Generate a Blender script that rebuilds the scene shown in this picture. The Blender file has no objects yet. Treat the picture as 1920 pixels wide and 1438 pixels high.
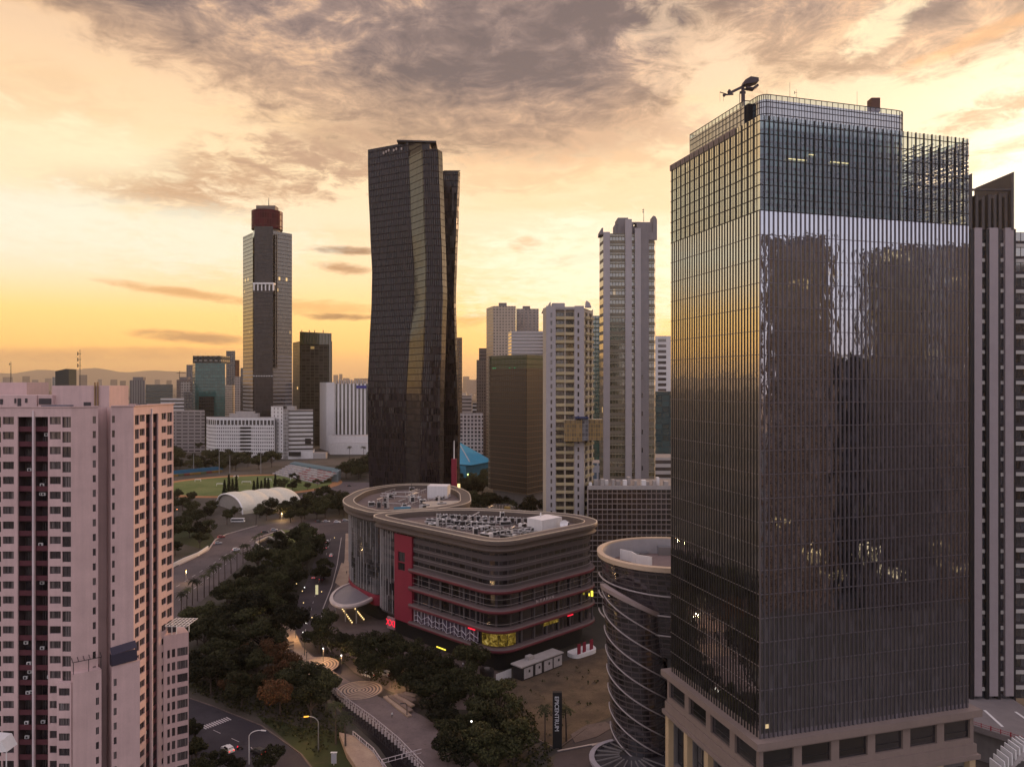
import bpy, math, random
from math import sin, cos, pi, radians, atan, atan2, sqrt, exp, floor
from mathutils import Vector, Matrix

R = random.Random(7)
S = bpy.context.scene
COL = S.collection

# ------------------------------------------------------------------ camera
CAMZ = 100.0
FPX = 1400.0
cam = bpy.data.cameras.new("camera")
cam.sensor_width = 36.0
cam.lens = 36.0 * FPX / 1920.0
cam.clip_start = 1.0
cam.clip_end = 60000.0
camo = bpy.data.objects.new("camera", cam)
camo.location = (0, 0, CAMZ)
camo.rotation_euler = (radians(90), 0, 0)
COL.objects.link(camo)
S.camera = camo

S.view_settings.view_transform = 'Standard'
S.view_settings.look = 'None'
S.view_settings.gamma = 1.0
S.view_settings.use_curve_mapping = False
S.view_settings.exposure = 0.1
S.cycles.use_denoising = True
S.cycles.max_bounces = 8
S.cycles.diffuse_bounces = 2
S.cycles.glossy_bounces = 3
S.cycles.transmission_bounces = 4
S.cycles.transparent_max_bounces = 12
S.cycles.volume_bounces = 0
S.cycles.sample_clamp_indirect = 4.0
S.cycles.caustics_reflective = False
S.cycles.caustics_refractive = False
HAZE = 0.36e-4


def lin(c):
    out = []
    for v in c[:3]:
        v = v / 255.0
        out.append(v / 12.92 if v <= 0.04045 else ((v + 0.055) / 1.055) ** 2.4)
    return tuple(out)


# ------------------------------------------------------------------ node helper
class NB:
    def __init__(s, tree):
        s.t = tree
        s.n = tree.nodes
        s.l = tree.links

    def node(s, kind, **kw):
        n = s.n.new(kind)
        for k, v in kw.items():
            setattr(n, k, v)
        return n

    def put(s, sock, v):
        if v is None:
            return
        if isinstance(v, bpy.types.NodeSocket):
            s.l.new(v, sock)
        else:
            if sock.type == 'RGBA' and len(v) == 3:
                v = (*v, 1.0)
            sock.default_value = v

    def m(s, op, a, b=None, c=None, clamp=False):
        n = s.n.new("ShaderNodeMath")
        n.operation = op
        n.use_clamp = clamp
        s.put(n.inputs[0], a)
        s.put(n.inputs[1], b)
        s.put(n.inputs[2], c)
        return n.outputs[0]

    def mix(s, f, a, b, blend='MIX'):
        n = s.n.new("ShaderNodeMix")
        n.data_type = 'RGBA'
        n.blend_type = blend
        s.put(n.inputs['Factor'] if False else n.inputs[0], f)
        s.put(n.inputs[6], a)
        s.put(n.inputs[7], b)
        return n.outputs[2]

    def smooth(s, x, lo, hi):
        n = s.n.new("ShaderNodeMapRange")
        n.interpolation_type = 'SMOOTHSTEP'
        s.put(n.inputs[0], x)
        s.put(n.inputs[1], lo)
        s.put(n.inputs[2], hi)
        return n.outputs[0]

    def ramp(s, f, stops, interp='LINEAR'):
        n = s.n.new("ShaderNodeValToRGB")
        cr = n.color_ramp
        cr.interpolation = interp
        while len(cr.elements) < len(stops):
            cr.elements.new(0.5)
        for e, (p, c) in zip(cr.elements, stops):
            e.position = p
            e.color = (*c[:3], 1.0)
        s.put(n.inputs[0], f)
        return n.outputs[0]

    def noise(s, vec, scale, detail=4.0, rough=0.55, dist=0.0):
        n = s.n.new("ShaderNodeTexNoise")
        s.put(n.inputs['Vector'], vec)
        n.inputs['Scale'].default_value = scale
        n.inputs['Detail'].default_value = detail
        n.inputs['Roughness'].default_value = rough
        n.inputs['Distortion'].default_value = dist
        return n.outputs[0]

    def comb(s, x, y, z):
        n = s.n.new("ShaderNodeCombineXYZ")
        s.put(n.inputs[0], x)
        s.put(n.inputs[1], y)
        s.put(n.inputs[2], z)
        return n.outputs[0]

    def sep(s, v):
        n = s.n.new("ShaderNodeSeparateXYZ")
        s.put(n.inputs[0], v)
        return n.outputs


# ------------------------------------------------------------------ sky
SUN_AZ = 0.64
SUN_EL = radians(11.5)


def ang(px, py):
    a = atan((px - 960) / FPX)
    return a, atan((719 - py) / FPX * cos(a))


def make_world():
    w = bpy.data.worlds.new("World")
    S.world = w
    w.use_nodes = True
    t = w.node_tree
    t.nodes.clear()
    b = NB(t)
    out = b.node("ShaderNodeOutputWorld")
    bg = b.node("ShaderNodeBackground")
    tc = b.node("ShaderNodeTexCoord")
    d = b.sep(tc.outputs['Generated'])
    x, y, z = d[0], d[1], d[2]
    el = b.m('ARCSINE', z)
    az = b.m('ARCTAN2', x, y)
    sky = b.node("ShaderNodeTexSky", sky_type='NISHITA')
    sky.sun_disc = False
    sky.sun_elevation = SUN_EL
    sky.sun_rotation = SUN_AZ
    sky.dust_density = 4.0
    sky.altitude = 100
    # clear-sky colours by elevation, towards the sunset
    k = 1 / 0.6
    base = b.ramp(b.m('MULTIPLY', el, k), [
        (0.0, lin((214, 164, 112))), (0.045 * k, tuple(1.3 * v for v in lin((250, 190, 104)))), (0.085 * k, tuple(1.2 * v for v in lin((253, 204, 124)))),
        (0.135 * k, tuple(1.1 * v for v in lin((253, 216, 164)))), (0.20 * k, lin((253, 225, 188))), (0.27 * k, lin((250, 220, 176))),
        (0.34 * k, lin((244, 208, 166))), (0.42 * k, lin((226, 190, 156))), (0.55 * k, lin((190, 160, 140)))])
    # left part of the sky turns pale greenish at mid height
    lf = b.m('MULTIPLY', b.smooth(az, -0.2, -0.65),
             b.m('MULTIPLY', b.smooth(el, 0.08, 0.16), b.smooth(el, 0.30, 0.19)))
    base = b.mix(b.m('MULTIPLY', lf, 0.75), base, lin((234, 234, 212)))
    # streaky high haze texture
    zz = b.m('ADD', z, 0.10)
    px_ = b.m('DIVIDE', x, zz)
    py_ = b.m('DIVIDE', y, zz)
    pl = b.comb(px_, py_, 0.0)
    n_big = b.noise(pl, 0.85, 9, 0.58, 0.35)
    pl2 = b.comb(b.m('MULTIPLY', px_, 1.0), b.m('MULTIPLY', py_, 1.0), 3.7)
    n_fine = b.noise(pl2, 3.4, 10, 0.66, 0.5)
    n_xf = b.noise(b.comb(px_, py_, 8.1), 10.0, 8, 0.66, 0.6)
    st = b.noise(b.comb(b.m('MULTIPLY', az, 2.2), b.m('MULTIPLY', el, 11.0), 1.3), 1.6, 7, 0.6, 0.5)
    veil = b.m('MULTIPLY', b.smooth(st, 0.46, 0.72), b.smooth(el, 0.03, 0.16))
    base = b.mix(b.m('MULTIPLY', veil, 0.42), base, lin((246, 200, 142)))
    # glow around the hidden sun
    sdir = Vector((sin(SUN_AZ) * cos(SUN_EL), cos(SUN_AZ) * cos(SUN_EL), sin(SUN_EL)))
    dp = b.node("ShaderNodeVectorMath", operation='DOT_PRODUCT')
    b.put(dp.inputs[0], tc.outputs['Generated'])
    dp.inputs[1].default_value = sdir
    ca = b.m('ARCCOSINE', b.m('MINIMUM', dp.outputs['Value'], 0.99999))
    g1 = b.m('EXPONENT', b.m('MULTIPLY', b.m('POWER', b.m('DIVIDE', ca, 0.36), 2.0), -1.0))
    g2 = b.m('EXPONENT', b.m('MULTIPLY', b.m('POWER', b.m('DIVIDE', ca, 0.12), 2.0), -1.0))
    base = b.mix(b.m('MULTIPLY', g1, 0.7), base, lin((255, 234, 200)))
    base = b.mix(g2, base, (1.25, 1.10, 0.84))

    nz_q = b.m('ADD', b.m('MULTIPLY', b.m('SUBTRACT', n_fine, 0.5), 0.7), b.m('MULTIPLY', b.m('SUBTRACT', n_xf, 0.5), 0.9))
    nz_f = b.m('SUBTRACT', b.noise(b.comb(b.m('MULTIPLY', az, 26.0), b.m('MULTIPLY', el, 85.0), 0.9), 1.0, 7, 0.66, 0.6), 0.5)
    nz_a = b.m('MULTIPLY', b.m('SUBTRACT', b.noise(b.comb(b.m('MULTIPLY', az, 9.0), b.m('MULTIPLY', el, 22.0), 0.2), 1.0, 6, 0.62), 0.5), 1.0)

    def blob(px, py, sx, sy, rot, col, strength, base, rag=0.5):
        a0, e0 = ang(px, py)
        sa, se = sx / FPX, sy / FPX
        da = b.m('SUBTRACT', az, a0)
        de = b.m('SUBTRACT', el, e0)
        cr, sr = cos(rot), sin(rot)
        u = b.m('DIVIDE', b.m('ADD', b.m('MULTIPLY', da, cr), b.m('MULTIPLY', de, sr)), sa)
        v = b.m('DIVIDE', b.m('SUBTRACT', b.m('MULTIPLY', de, cr), b.m('MULTIPLY', da, sr)), se)
        r2 = b.m('ADD', b.m('MULTIPLY', u, u), b.m('MULTIPLY', v, v))
        r2 = b.m('ADD', r2, b.m('MULTIPLY', nz_f if sy < 24 else b.m('ADD', b.m('MULTIPLY', nz_a, 0.8), b.m('MULTIPLY', nz_q, 1.3)), (5.0 if sy < 32 else 4.5) * max(rag, 0.6)))
        f = b.m('MULTIPLY', b.smooth(r2, 1.6, -0.2), strength)
        return b.mix(f, base, col), f

    warm = lin((205, 150, 98))
    # mid-height clouds, peach and grey-brown, low streaks
    for q in [
        (250, 350, 190, 28, -0.10, lin((206, 164, 122)), 0.75, 0.7),
        (470, 325, 230, 55, 0.22, lin((196, 156, 122)), 0.85, 0.9),
        (610, 290, 150, 50, 0.15, lin((182, 148, 124)), 0.75, 0.9),
        (1030, 230, 270, 70, -0.05, lin((196, 158, 130)), 0.8, 0.8),
        (930, 320, 200, 40, 0.0, lin((232, 186, 142)), 0.6, 0.8),
        (1240, 340, 160, 60, 0.0, lin((246, 206, 160)), 0.5, 0.8),
        (650, 470, 72, 8, 0.0, lin((150, 112, 82)), 0.9, 0.35),
        (645, 503, 45, 11, -0.1, lin((176, 128, 88)), 0.85, 0.4),
        (350, 550, 120, 9, -0.10, lin((214, 158, 98)), 0.8, 0.3),
        (620, 580, 110, 17, -0.05, lin((232, 172, 104)), 0.7, 0.3),
        (640, 594, 70, 7, 0.0, lin((152, 112, 78)), 0.85, 0.35),
        (365, 633, 100, 11, -0.04, lin((186, 138, 92)), 0.9, 0.4),
        (1080, 486, 60, 11, 0.12, lin((234, 166, 104)), 0.8, 0.4),
        (985, 456, 32, 15, 0.2, lin((228, 160, 104)), 0.7, 0.5),
        (885, 600, 40, 14, 0.2, lin((244, 176, 100)), 0.7, 0.5),
        (1850, 215, 90, 26, 0.25, lin((196, 152, 118)), 0.8, 0.8),
        (1800, 310, 80, 22, 0.1, lin((232, 190, 146)), 0.6, 0.9),
        (1905, 270, 40, 12, 0.1, lin((206, 160, 120)), 0.7, 0.7),
        (200, 665, 260, 13, 0.03, lin((218, 164, 106)), 0.7, 0.35),
        (60, 240, 150, 90, -0.1, lin((232, 196, 154)), 0.7, 0.8),
    ]:
        base, _ = blob(*q[:6], q[6], base, q[7])

    # brighter clear openings
    base, _ = blob(1130, 520, 260, 110, 0.0, (1.06, 0.93, 0.70), 0.75, base, 0.6)
    base, _ = blob(70, 275, 190, 60, 0.0, lin((254, 236, 196)), 0.7, base, 0.7)
    base, _ = blob(300, 445, 260, 60, 0.0, lin((240, 238, 214)), 0.7, base, 0.6)
    base, _ = blob(1890, 380, 110, 90, 0.3, (1.1, 1.0, 0.82), 0.8, base, 0.7)
    # the big grey cloud deck: lower edge as a curve over the azimuth
    fc = b.node("ShaderNodeFloatCurve")
    cm = fc.mapping
    edge = [(0, -70), (90, -20), (230, 70), (400, 140), (560, 190), (760, 225), (960, 255), (1120, 245), (1240, 190),
            (1320, 60), (1420, 100), (1600, 110), (1740, 130), (1920, 60)]
    pts = []
    for pxx, pyy in edge:
        a, e = ang(pxx, pyy)
        pts.append(((a + 1.0) / 2.0, e))
    pts = [(0.0, 0.6)] + pts + [(1.0, 0.45)]
    c0 = cm.curves[0]
    while len(c0.points) < len(pts):
        c0.points.new(0.5, 0.5)
    for p, q in zip(c0.points, pts):
        p.location = q
    cm.update()
    b.put(fc.inputs['Value'], b.m('MULTIPLY', b.m('ADD', az, 1.0), 0.5))
    eb = fc.outputs['Value']
    dv = b.m('ADD', b.m('SUBTRACT', el, eb), 0.035)
    n1 = b.m('SUBTRACT', n_big, 0.5)
    n2 = b.m('ADD', b.m('SUBTRACT', n_fine, 0.5), b.m('MULTIPLY', b.m('SUBTRACT', n_xf, 0.5), 0.75))
    dv = b.m('ADD', dv, b.m('MULTIPLY', n1, 0.15))
    dv = b.m('ADD', dv, b.m('MULTIPLY', n2, 0.16))
    cov = b.smooth(dv, -0.02, 0.045)
    dens = b.m('ADD', 0.60, b.m('ADD', b.m('MULTIPLY', n1, 2.6), b.m('MULTIPLY', n2, 2.5)))
    ctop = b.ramp(dens, [(0.0, lin((226, 186, 150))), (0.22, lin((188, 156, 136))), (0.45, lin((146, 125, 118))),
                         (0.7, lin((120, 105, 104))), (1.0, lin((98, 88, 91)))])
    rim = b.m('MULTIPLY', b.smooth(dv, 0.13, 0.0), 0.6)
    ctop = b.mix(rim, ctop, lin((222, 180, 140)))
    base = b.mix(b.m('MULTIPLY', cov, 0.95), base, ctop)
    # thinner gap with light breaking through, upper right
    base, _ = blob(1290, 70, 90, 120, 0.5, lin((240, 206, 172)), 0.5, base, 1.1)
    base, _ = blob(1665, 40, 70, 26, 0.6, lin((255, 232, 190)), 0.75, base, 0.9)
    base, _ = blob(1860, 60, 140, 12, 0.22, lin((236, 176, 120)), 0.6, base, 0.6)
    # the sky away from the sunset: pale mauve overcast
    backn = b.noise(b.comb(b.m('MULTIPLY', x, 2.0), b.m('MULTIPLY', y, 2.0), b.m('MULTIPLY', z, 4.0)), 1.3, 6, 0.6, 0.4)
    back = b.ramp(b.m('MULTIPLY', z, 1.0), [(0.0, (0.80, 0.63, 0.58)), (0.12, (0.90, 0.82, 0.84)), (0.35, (0.84, 0.79, 0.92)), (1.0, (0.72, 0.62, 0.74))])
    back = b.mix(b.m('MULTIPLY', b.smooth(backn, 0.45, 0.7), 0.35), back, (0.55, 0.50, 0.56))
    fb = b.m('MULTIPLY', b.smooth(y, 0.45, -0.35), 1.0)
    fz = b.smooth(z, 0.55, 0.9)
    fb = b.m('MAXIMUM', fb, fz)
    base = b.mix(fb, base, back)
    # below the horizon
    base = b.mix(b.smooth(z, 0.0, -0.03), base, lin((150, 118, 96)))
    sk = b.node("ShaderNodeMix", data_type='RGBA', blend_type='ADD')
    sk.inputs[0].default_value = 0.003
    b.put(sk.inputs[6], base)
    b.put(sk.inputs[7], sky.outputs[0])
    b.put(bg.inputs['Color'], sk.outputs[2])
    bg.inputs['Strength'].default_value = 1.12
    t.links.new(bg.outputs[0], out.inputs['Surface'])
    w.cycles.sampling_method = 'MANUAL'
    w.cycles.sample_map_resolution = 1024


make_world()

sun = bpy.data.lights.new("sun", 'SUN')
sun.energy = 2.4
sun.angle = radians(5)
sun.color = (1.0, 0.58, 0.30)
suno = bpy.data.objects.new("sun", sun)
COL.objects.link(suno)
suno.rotation_euler = Vector((-sin(SUN_AZ) * cos(SUN_EL), -cos(SUN_AZ) * cos(SUN_EL), -sin(SUN_EL))).to_track_quat('-Z', 'Y').to_euler()


# ------------------------------------------------------------------ geometry helpers
def PX(px, Y):
    return (px - 960.0) / FPX * Y


def ZZ(py, Y):
    return CAMZ - (py - 719.0) / FPX * Y


def G(px, py, z=0.0):
    Y = (CAMZ - z) * FPX / (py - 719.0)
    return Vector((PX(px, Y), Y, z))


def P2(px, Y):
    return Vector((PX(px, Y), Y))


SPLIT = {k: (v or k) for k, v in (('columns', 'column'), ('plant_floor_frame', ''), ('roof_house', ''), ('panels', 'panel'), ('poles', 'pole'), ('painted_line', ''), ('scaffold_posts', 'scaffold_post'),
         ('roof_plant', ''), ('dark_slots', 'dark_slot'), ('lamps', 'lamp'), ('roof_room', ''), ('spokes', 'spoke'), ('wheels', 'wheel'), ('rain_pipe', ''), ('corner_mullions', 'corner_mullion'),
         ('red_light_strip', ''), ('green_lamp', ''), ('blue_lamp', ''), ('violet_lamp', ''), ('ceiling_light', ''), ('netting', ''), ('buttress', ''), ('podium_cornice', ''), ('cable', ''), ('roof_unit', ''), ('roof_tarpaulin', ''), ('white_pilaster', ''), ('podium', ''), ('side_wings', 'side_wing'))}


class MB:
    def __init__(s):
        s.v = []
        s.f = []
        s.uv = []
        s.mi = []
        s.marks = []

    def mark(s):
        s.marks.append((len(s.f), len(s.v)))

    def quad(s, a, b, c, d, m=0, uv=None):
        i = len(s.v)
        s.v += [tuple(a), tuple(b), tuple(c), tuple(d)]
        s.f.append((i, i + 1, i + 2, i + 3))
        s.uv.append(uv or ((0, 0), (1, 0), (1, 1), (0, 1)))
        s.mi.append(m)

    def poly(s, pts, m=0, uv=None):
        i = len(s.v)
        s.v += [tuple(p) for p in pts]
        s.f.append(tuple(range(i, i + len(pts))))
        s.uv.append(uv or tuple((p[0], p[1]) for p in pts))
        s.mi.append(m)

    def wall(s, p, q, z0, z1, u0=0.0, m=0, zt=None):
        L = sqrt((q[0] - p[0]) ** 2 + (q[1] - p[1]) ** 2)
        za, zb = (z1, z1) if zt is None else (z1, zt)
        s.quad((p[0], p[1], z0), (q[0], q[1], z0), (q[0], q[1], zb), (p[0], p[1], za), m,
               ((u0, z0), (u0 + L, z0), (u0 + L, zb), (u0, za)))
        return u0 + L

    def prism(s, poly, z0, z1, m=0, mt=None, bottom=False, top=True, closed=True):
        """poly counter-clockwise seen from above"""
        s.mark()
        n = len(poly)
        u = 0.0
        for i in range(n if closed else n - 1):
            u = s.wall(poly[i], poly[(i + 1) % n], z0, z1, u, m)
        if top:
            s.poly([(p[0], p[1], z1) for p in poly], m if mt is None else mt)
        if bottom:
            s.poly([(p[0], p[1], z0) for p in reversed(poly)], m if mt is None else mt)

    def box(s, x0, x1, y0, y1, z0, z1, m=0, mt=None):
        s.prism([(x0, y0), (x1, y0), (x1, y1), (x0, y1)], z0, z1, m, mt, bottom=True)

    def obox(s, c, ang_, w, d, z0, z1, m=0, mt=None):
        ca, sa = cos(ang_), sin(ang_)
        pts = []
        for (a, b_) in ((-w / 2, -d / 2), (w / 2, -d / 2), (w / 2, d / 2), (-w / 2, d / 2)):
            pts.append((c[0] + a * ca - b_ * sa, c[1] + a * sa + b_ * ca))
        s.prism(pts, z0, z1, m, mt, bottom=True)

    def bar(s, a, b_, w, h=None, m=0):
        s.mark()
        a = Vector(a)
        b_ = Vector(b_)
        h = w if h is None else h
        d = (b_ - a)
        if d.length < 1e-6:
            return
        d.normalize()
        up = Vector((0, 0, 1)) if abs(d.z) < 0.95 else Vector((0, 1, 0))
        sx = d.cross(up).normalized()
        sy = sx.cross(d).normalized()
        q = [sx * (-w / 2) + sy * (-h / 2), sx * (w / 2) + sy * (-h / 2), sx * (w / 2) + sy * (h / 2), sx * (-w / 2) + sy * (h / 2)]
        A = [a + o for o in q]
        B = [b_ + o for o in q]
        for i in range(4):
            j = (i + 1) % 4
            s.quad(A[j], A[i], B[i], B[j], m)
        s.quad(A[0], A[1], A[2], A[3], m)
        s.quad(B[3], B[2], B[1], B[0], m)

    def tube(s, pts, r, n=7, m=0, caps=True):
        s.mark()
        pts = [Vector(p) for p in pts]
        rs = r if isinstance(r, (list, tuple)) else [r] * len(pts)
        rings = []
        for i, p in enumerate(pts):
            d = (pts[min(i + 1, len(pts) - 1)] - pts[max(i - 1, 0)]).normalized()
            up = Vector((0, 0, 1)) if abs(d.z) < 0.9 else Vector((0, 1, 0))
            sx = d.cross(up).normalized()
            sy = sx.cross(d).normalized()
            i0 = len(s.v)
            for k in range(n):
                a = 2 * pi * k / n
                s.v.append(tuple(p + (sx * cos(a) + sy * sin(a)) * rs[i]))
            rings.append(i0)
        for i in range(len(rings) - 1):
            for k in range(n):
                k2 = (k + 1) % n
                s.f.append((rings[i] + k2, rings[i] + k, rings[i + 1] + k, rings[i + 1] + k2))
                s.uv.append(((0, 0), (1, 0), (1, 1), (0, 1)))
                s.mi.append(m)
        if caps:
            for i0, rev in ((rings[0], False), (rings[-1], True)):
                idx = [i0 + k for k in range(n)]
                s.f.append(tuple(reversed(idx)) if rev else tuple(idx))
                s.uv.append(tuple((0, 0) for _ in idx))
                s.mi.append(m)

    def loft(s, rings, m=0, closed=True, cap=True, u_per=None):
        n = len(rings[0])
        k = n if closed else n - 1
        for i in range(len(rings) - 1):
            u = 0.0
            for j in range(k):
                a, b_ = rings[i][j], rings[i][(j + 1) % n]
                c, d = rings[i + 1][(j + 1) % n], rings[i + 1][j]
                L = sqrt((a[0] - b_[0]) ** 2 + (a[1] - b_[1]) ** 2)
                s.quad(a, b_, c, d, m, ((u, a[2]), (u + L, b_[2]), (u + L, c[2]), (u, d[2])))
                u += L
        if cap:
            s.poly(rings[-1], m)

    def mesh(s, name, mats, off=(0, 0, 0), smooth=False):
        me = bpy.data.meshes.new(name)
        ox, oy, oz = off
        me.from_pydata([(x - ox, y - oy, z - oz) for x, y, z in s.v], [], s.f)
        ul = me.uv_layers.new(name="UVMap")
        flat = []
        for u in s.uv:
            for a in u:
                flat += [a[0], a[1]]
        ul.data.foreach_set("uv", flat)
        for m in (mats if isinstance(mats, (list, tuple)) else [mats]):
            me.materials.append(m)
        me.polygons.foreach_set("material_index", s.mi)
        if smooth:
            me.polygons.foreach_set("use_smooth", [True] * len(me.polygons))
        me.update()
        return me

    def build(s, name, mats, parent=None, smooth=False, kind=None, label=None):
        if parent is not None and name in SPLIT and len(s.marks) > 1 and s.marks[0][0] == 0:
            ends = s.marks[1:] + [(len(s.f), len(s.v))]
            for (f0, v0), (f1, v1) in zip(s.marks, ends):
                q = MB()
                q.v = s.v[v0:v1]
                q.f = [tuple(i - v0 for i in f) for f in s.f[f0:f1]]
                q.uv, q.mi = s.uv[f0:f1], s.mi[f0:f1]
                o = q.build(SPLIT[name], mats, parent, smooth, kind, label)
            return o
        off = parent.matrix_basis.translation if parent is not None else (0, 0, 0)
        if parent is not None and parent.parent is not None:
            off = tuple(a + b_ for a, b_ in zip(off, parent.parent.matrix_basis.translation))
        o = bpy.data.objects.new(name, s.mesh(name, mats, off, smooth))
        COL.objects.link(o)
        o.parent = parent
        if kind:
            o['kind'] = kind
        if label:
            o['label'] = label
        return o


def thing(name, label, cat, loc=(0, 0, 0), group=None):
    o = bpy.data.objects.new(name, None)
    o.empty_display_size = 1.0
    o.matrix_basis = Matrix.Translation(Vector(loc))
    COL.objects.link(o)
    o['label'] = label
    o['category'] = cat
    if group:
        o['group'] = group
    return o


def tag(o, label, cat, group=None, kind=None):
    if label:
        o['label'] = label
    if cat:
        o['category'] = cat
    if group:
        o['group'] = group
    if kind:
        o['kind'] = kind
    return o


def part(name, mesh, parent, loc, rotz=0.0, kind=None):
    """place a shared mesh as a child of a thing; loc is a world position"""
    o = bpy.data.objects.new(name, mesh)
    pl = parent.matrix_basis.translation
    o.parent = parent
    o.location = (loc[0] - pl[0], loc[1] - pl[1], loc[2] - pl[2])
    o.rotation_euler = (0, 0, rotz)
    COL.objects.link(o)
    if kind:
        o['kind'] = kind
    return o


# ------------------------------------------------------------------ materials
def new_mat(name):
    m = bpy.data.materials.new(name)
    m.use_nodes = True
    m.node_tree.nodes.clear()
    b = NB(m.node_tree)
    out = b.node("ShaderNodeOutputMaterial")
    return m, b, out


def principled(b, base, rough=0.7, metal=0.0, spec=0.5, normal=None, emis=None, estr=0.0):
    p = b.node("ShaderNodeBsdfPrincipled")
    b.put(p.inputs['Base Color'], base)
    b.put(p.inputs['Roughness'], rough)
    b.put(p.inputs['Metallic'], metal)
    b.put(p.inputs['Specular IOR Level'], spec)
    if normal is not None:
        b.put(p.inputs['Normal'], normal)
    if emis is not None:
        b.put(p.inputs['Emission Color'], emis)
        b.put(p.inputs['Emission Strength'], estr)
    return p


def plain(name, col, rough=0.7, metal=0.0, var=0.25, scale=0.35, spec=0.4, fine=0.0, rnd=0.0, streak=0.0):
    """a plain surface with blotchy variation (scale in 1/m), optional fine grain and per-object variation"""
    m, b, out = new_mat(name)
    g = b.node("ShaderNodeNewGeometry")
    n = b.noise(g.outputs['Position'], scale, 6, 0.6)
    f = b.m('ADD', 1.0 - var, b.m('MULTIPLY', n, 2 * var))
    if fine > 0:
        n2 = b.noise(g.outputs['Position'], 6.0, 3, 0.6)
        f = b.m('MULTIPLY', f, b.m('ADD', 1.0 - fine, b.m('MULTIPLY', n2, 2 * fine)))
    if streak > 0:
        p = b.sep(g.outputs['Position'])
        n3 = b.noise(b.comb(b.m('MULTIPLY', p[0], 1.3), b.m('MULTIPLY', p[1], 1.3), b.m('MULTIPLY', p[2], 0.06)), 1.0, 4, 0.6)
        f = b.m('MULTIPLY', f, b.m('ADD', 1.0 - streak, b.m('MULTIPLY', n3, 2 * streak)))
    if rnd > 0:
        oi = b.node("ShaderNodeObjectInfo")
        f = b.m('MULTIPLY', f, b.m('ADD', 1.0 - rnd, b.m('MULTIPLY', oi.outputs['Random'], 2 * rnd)))
    c = b.node("ShaderNodeVectorMath", operation='SCALE')
    c.inputs[0].default_value = col[:3]
    b.put(c.inputs['Scale'], f)
    p = principled(b, c.outputs[0], rough, metal, spec)
    b.l.new(p.outputs[0], out.inputs[0])
    return m


def emit(name, col, strength):
    m, b, out = new_mat(name)
    e = b.node("ShaderNodeEmission")
    e.inputs[0].default_value = (*col, 1)
    e.inputs[1].default_value = strength
    b.l.new(e.outputs[0], out.inputs[0])
    return m


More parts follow.
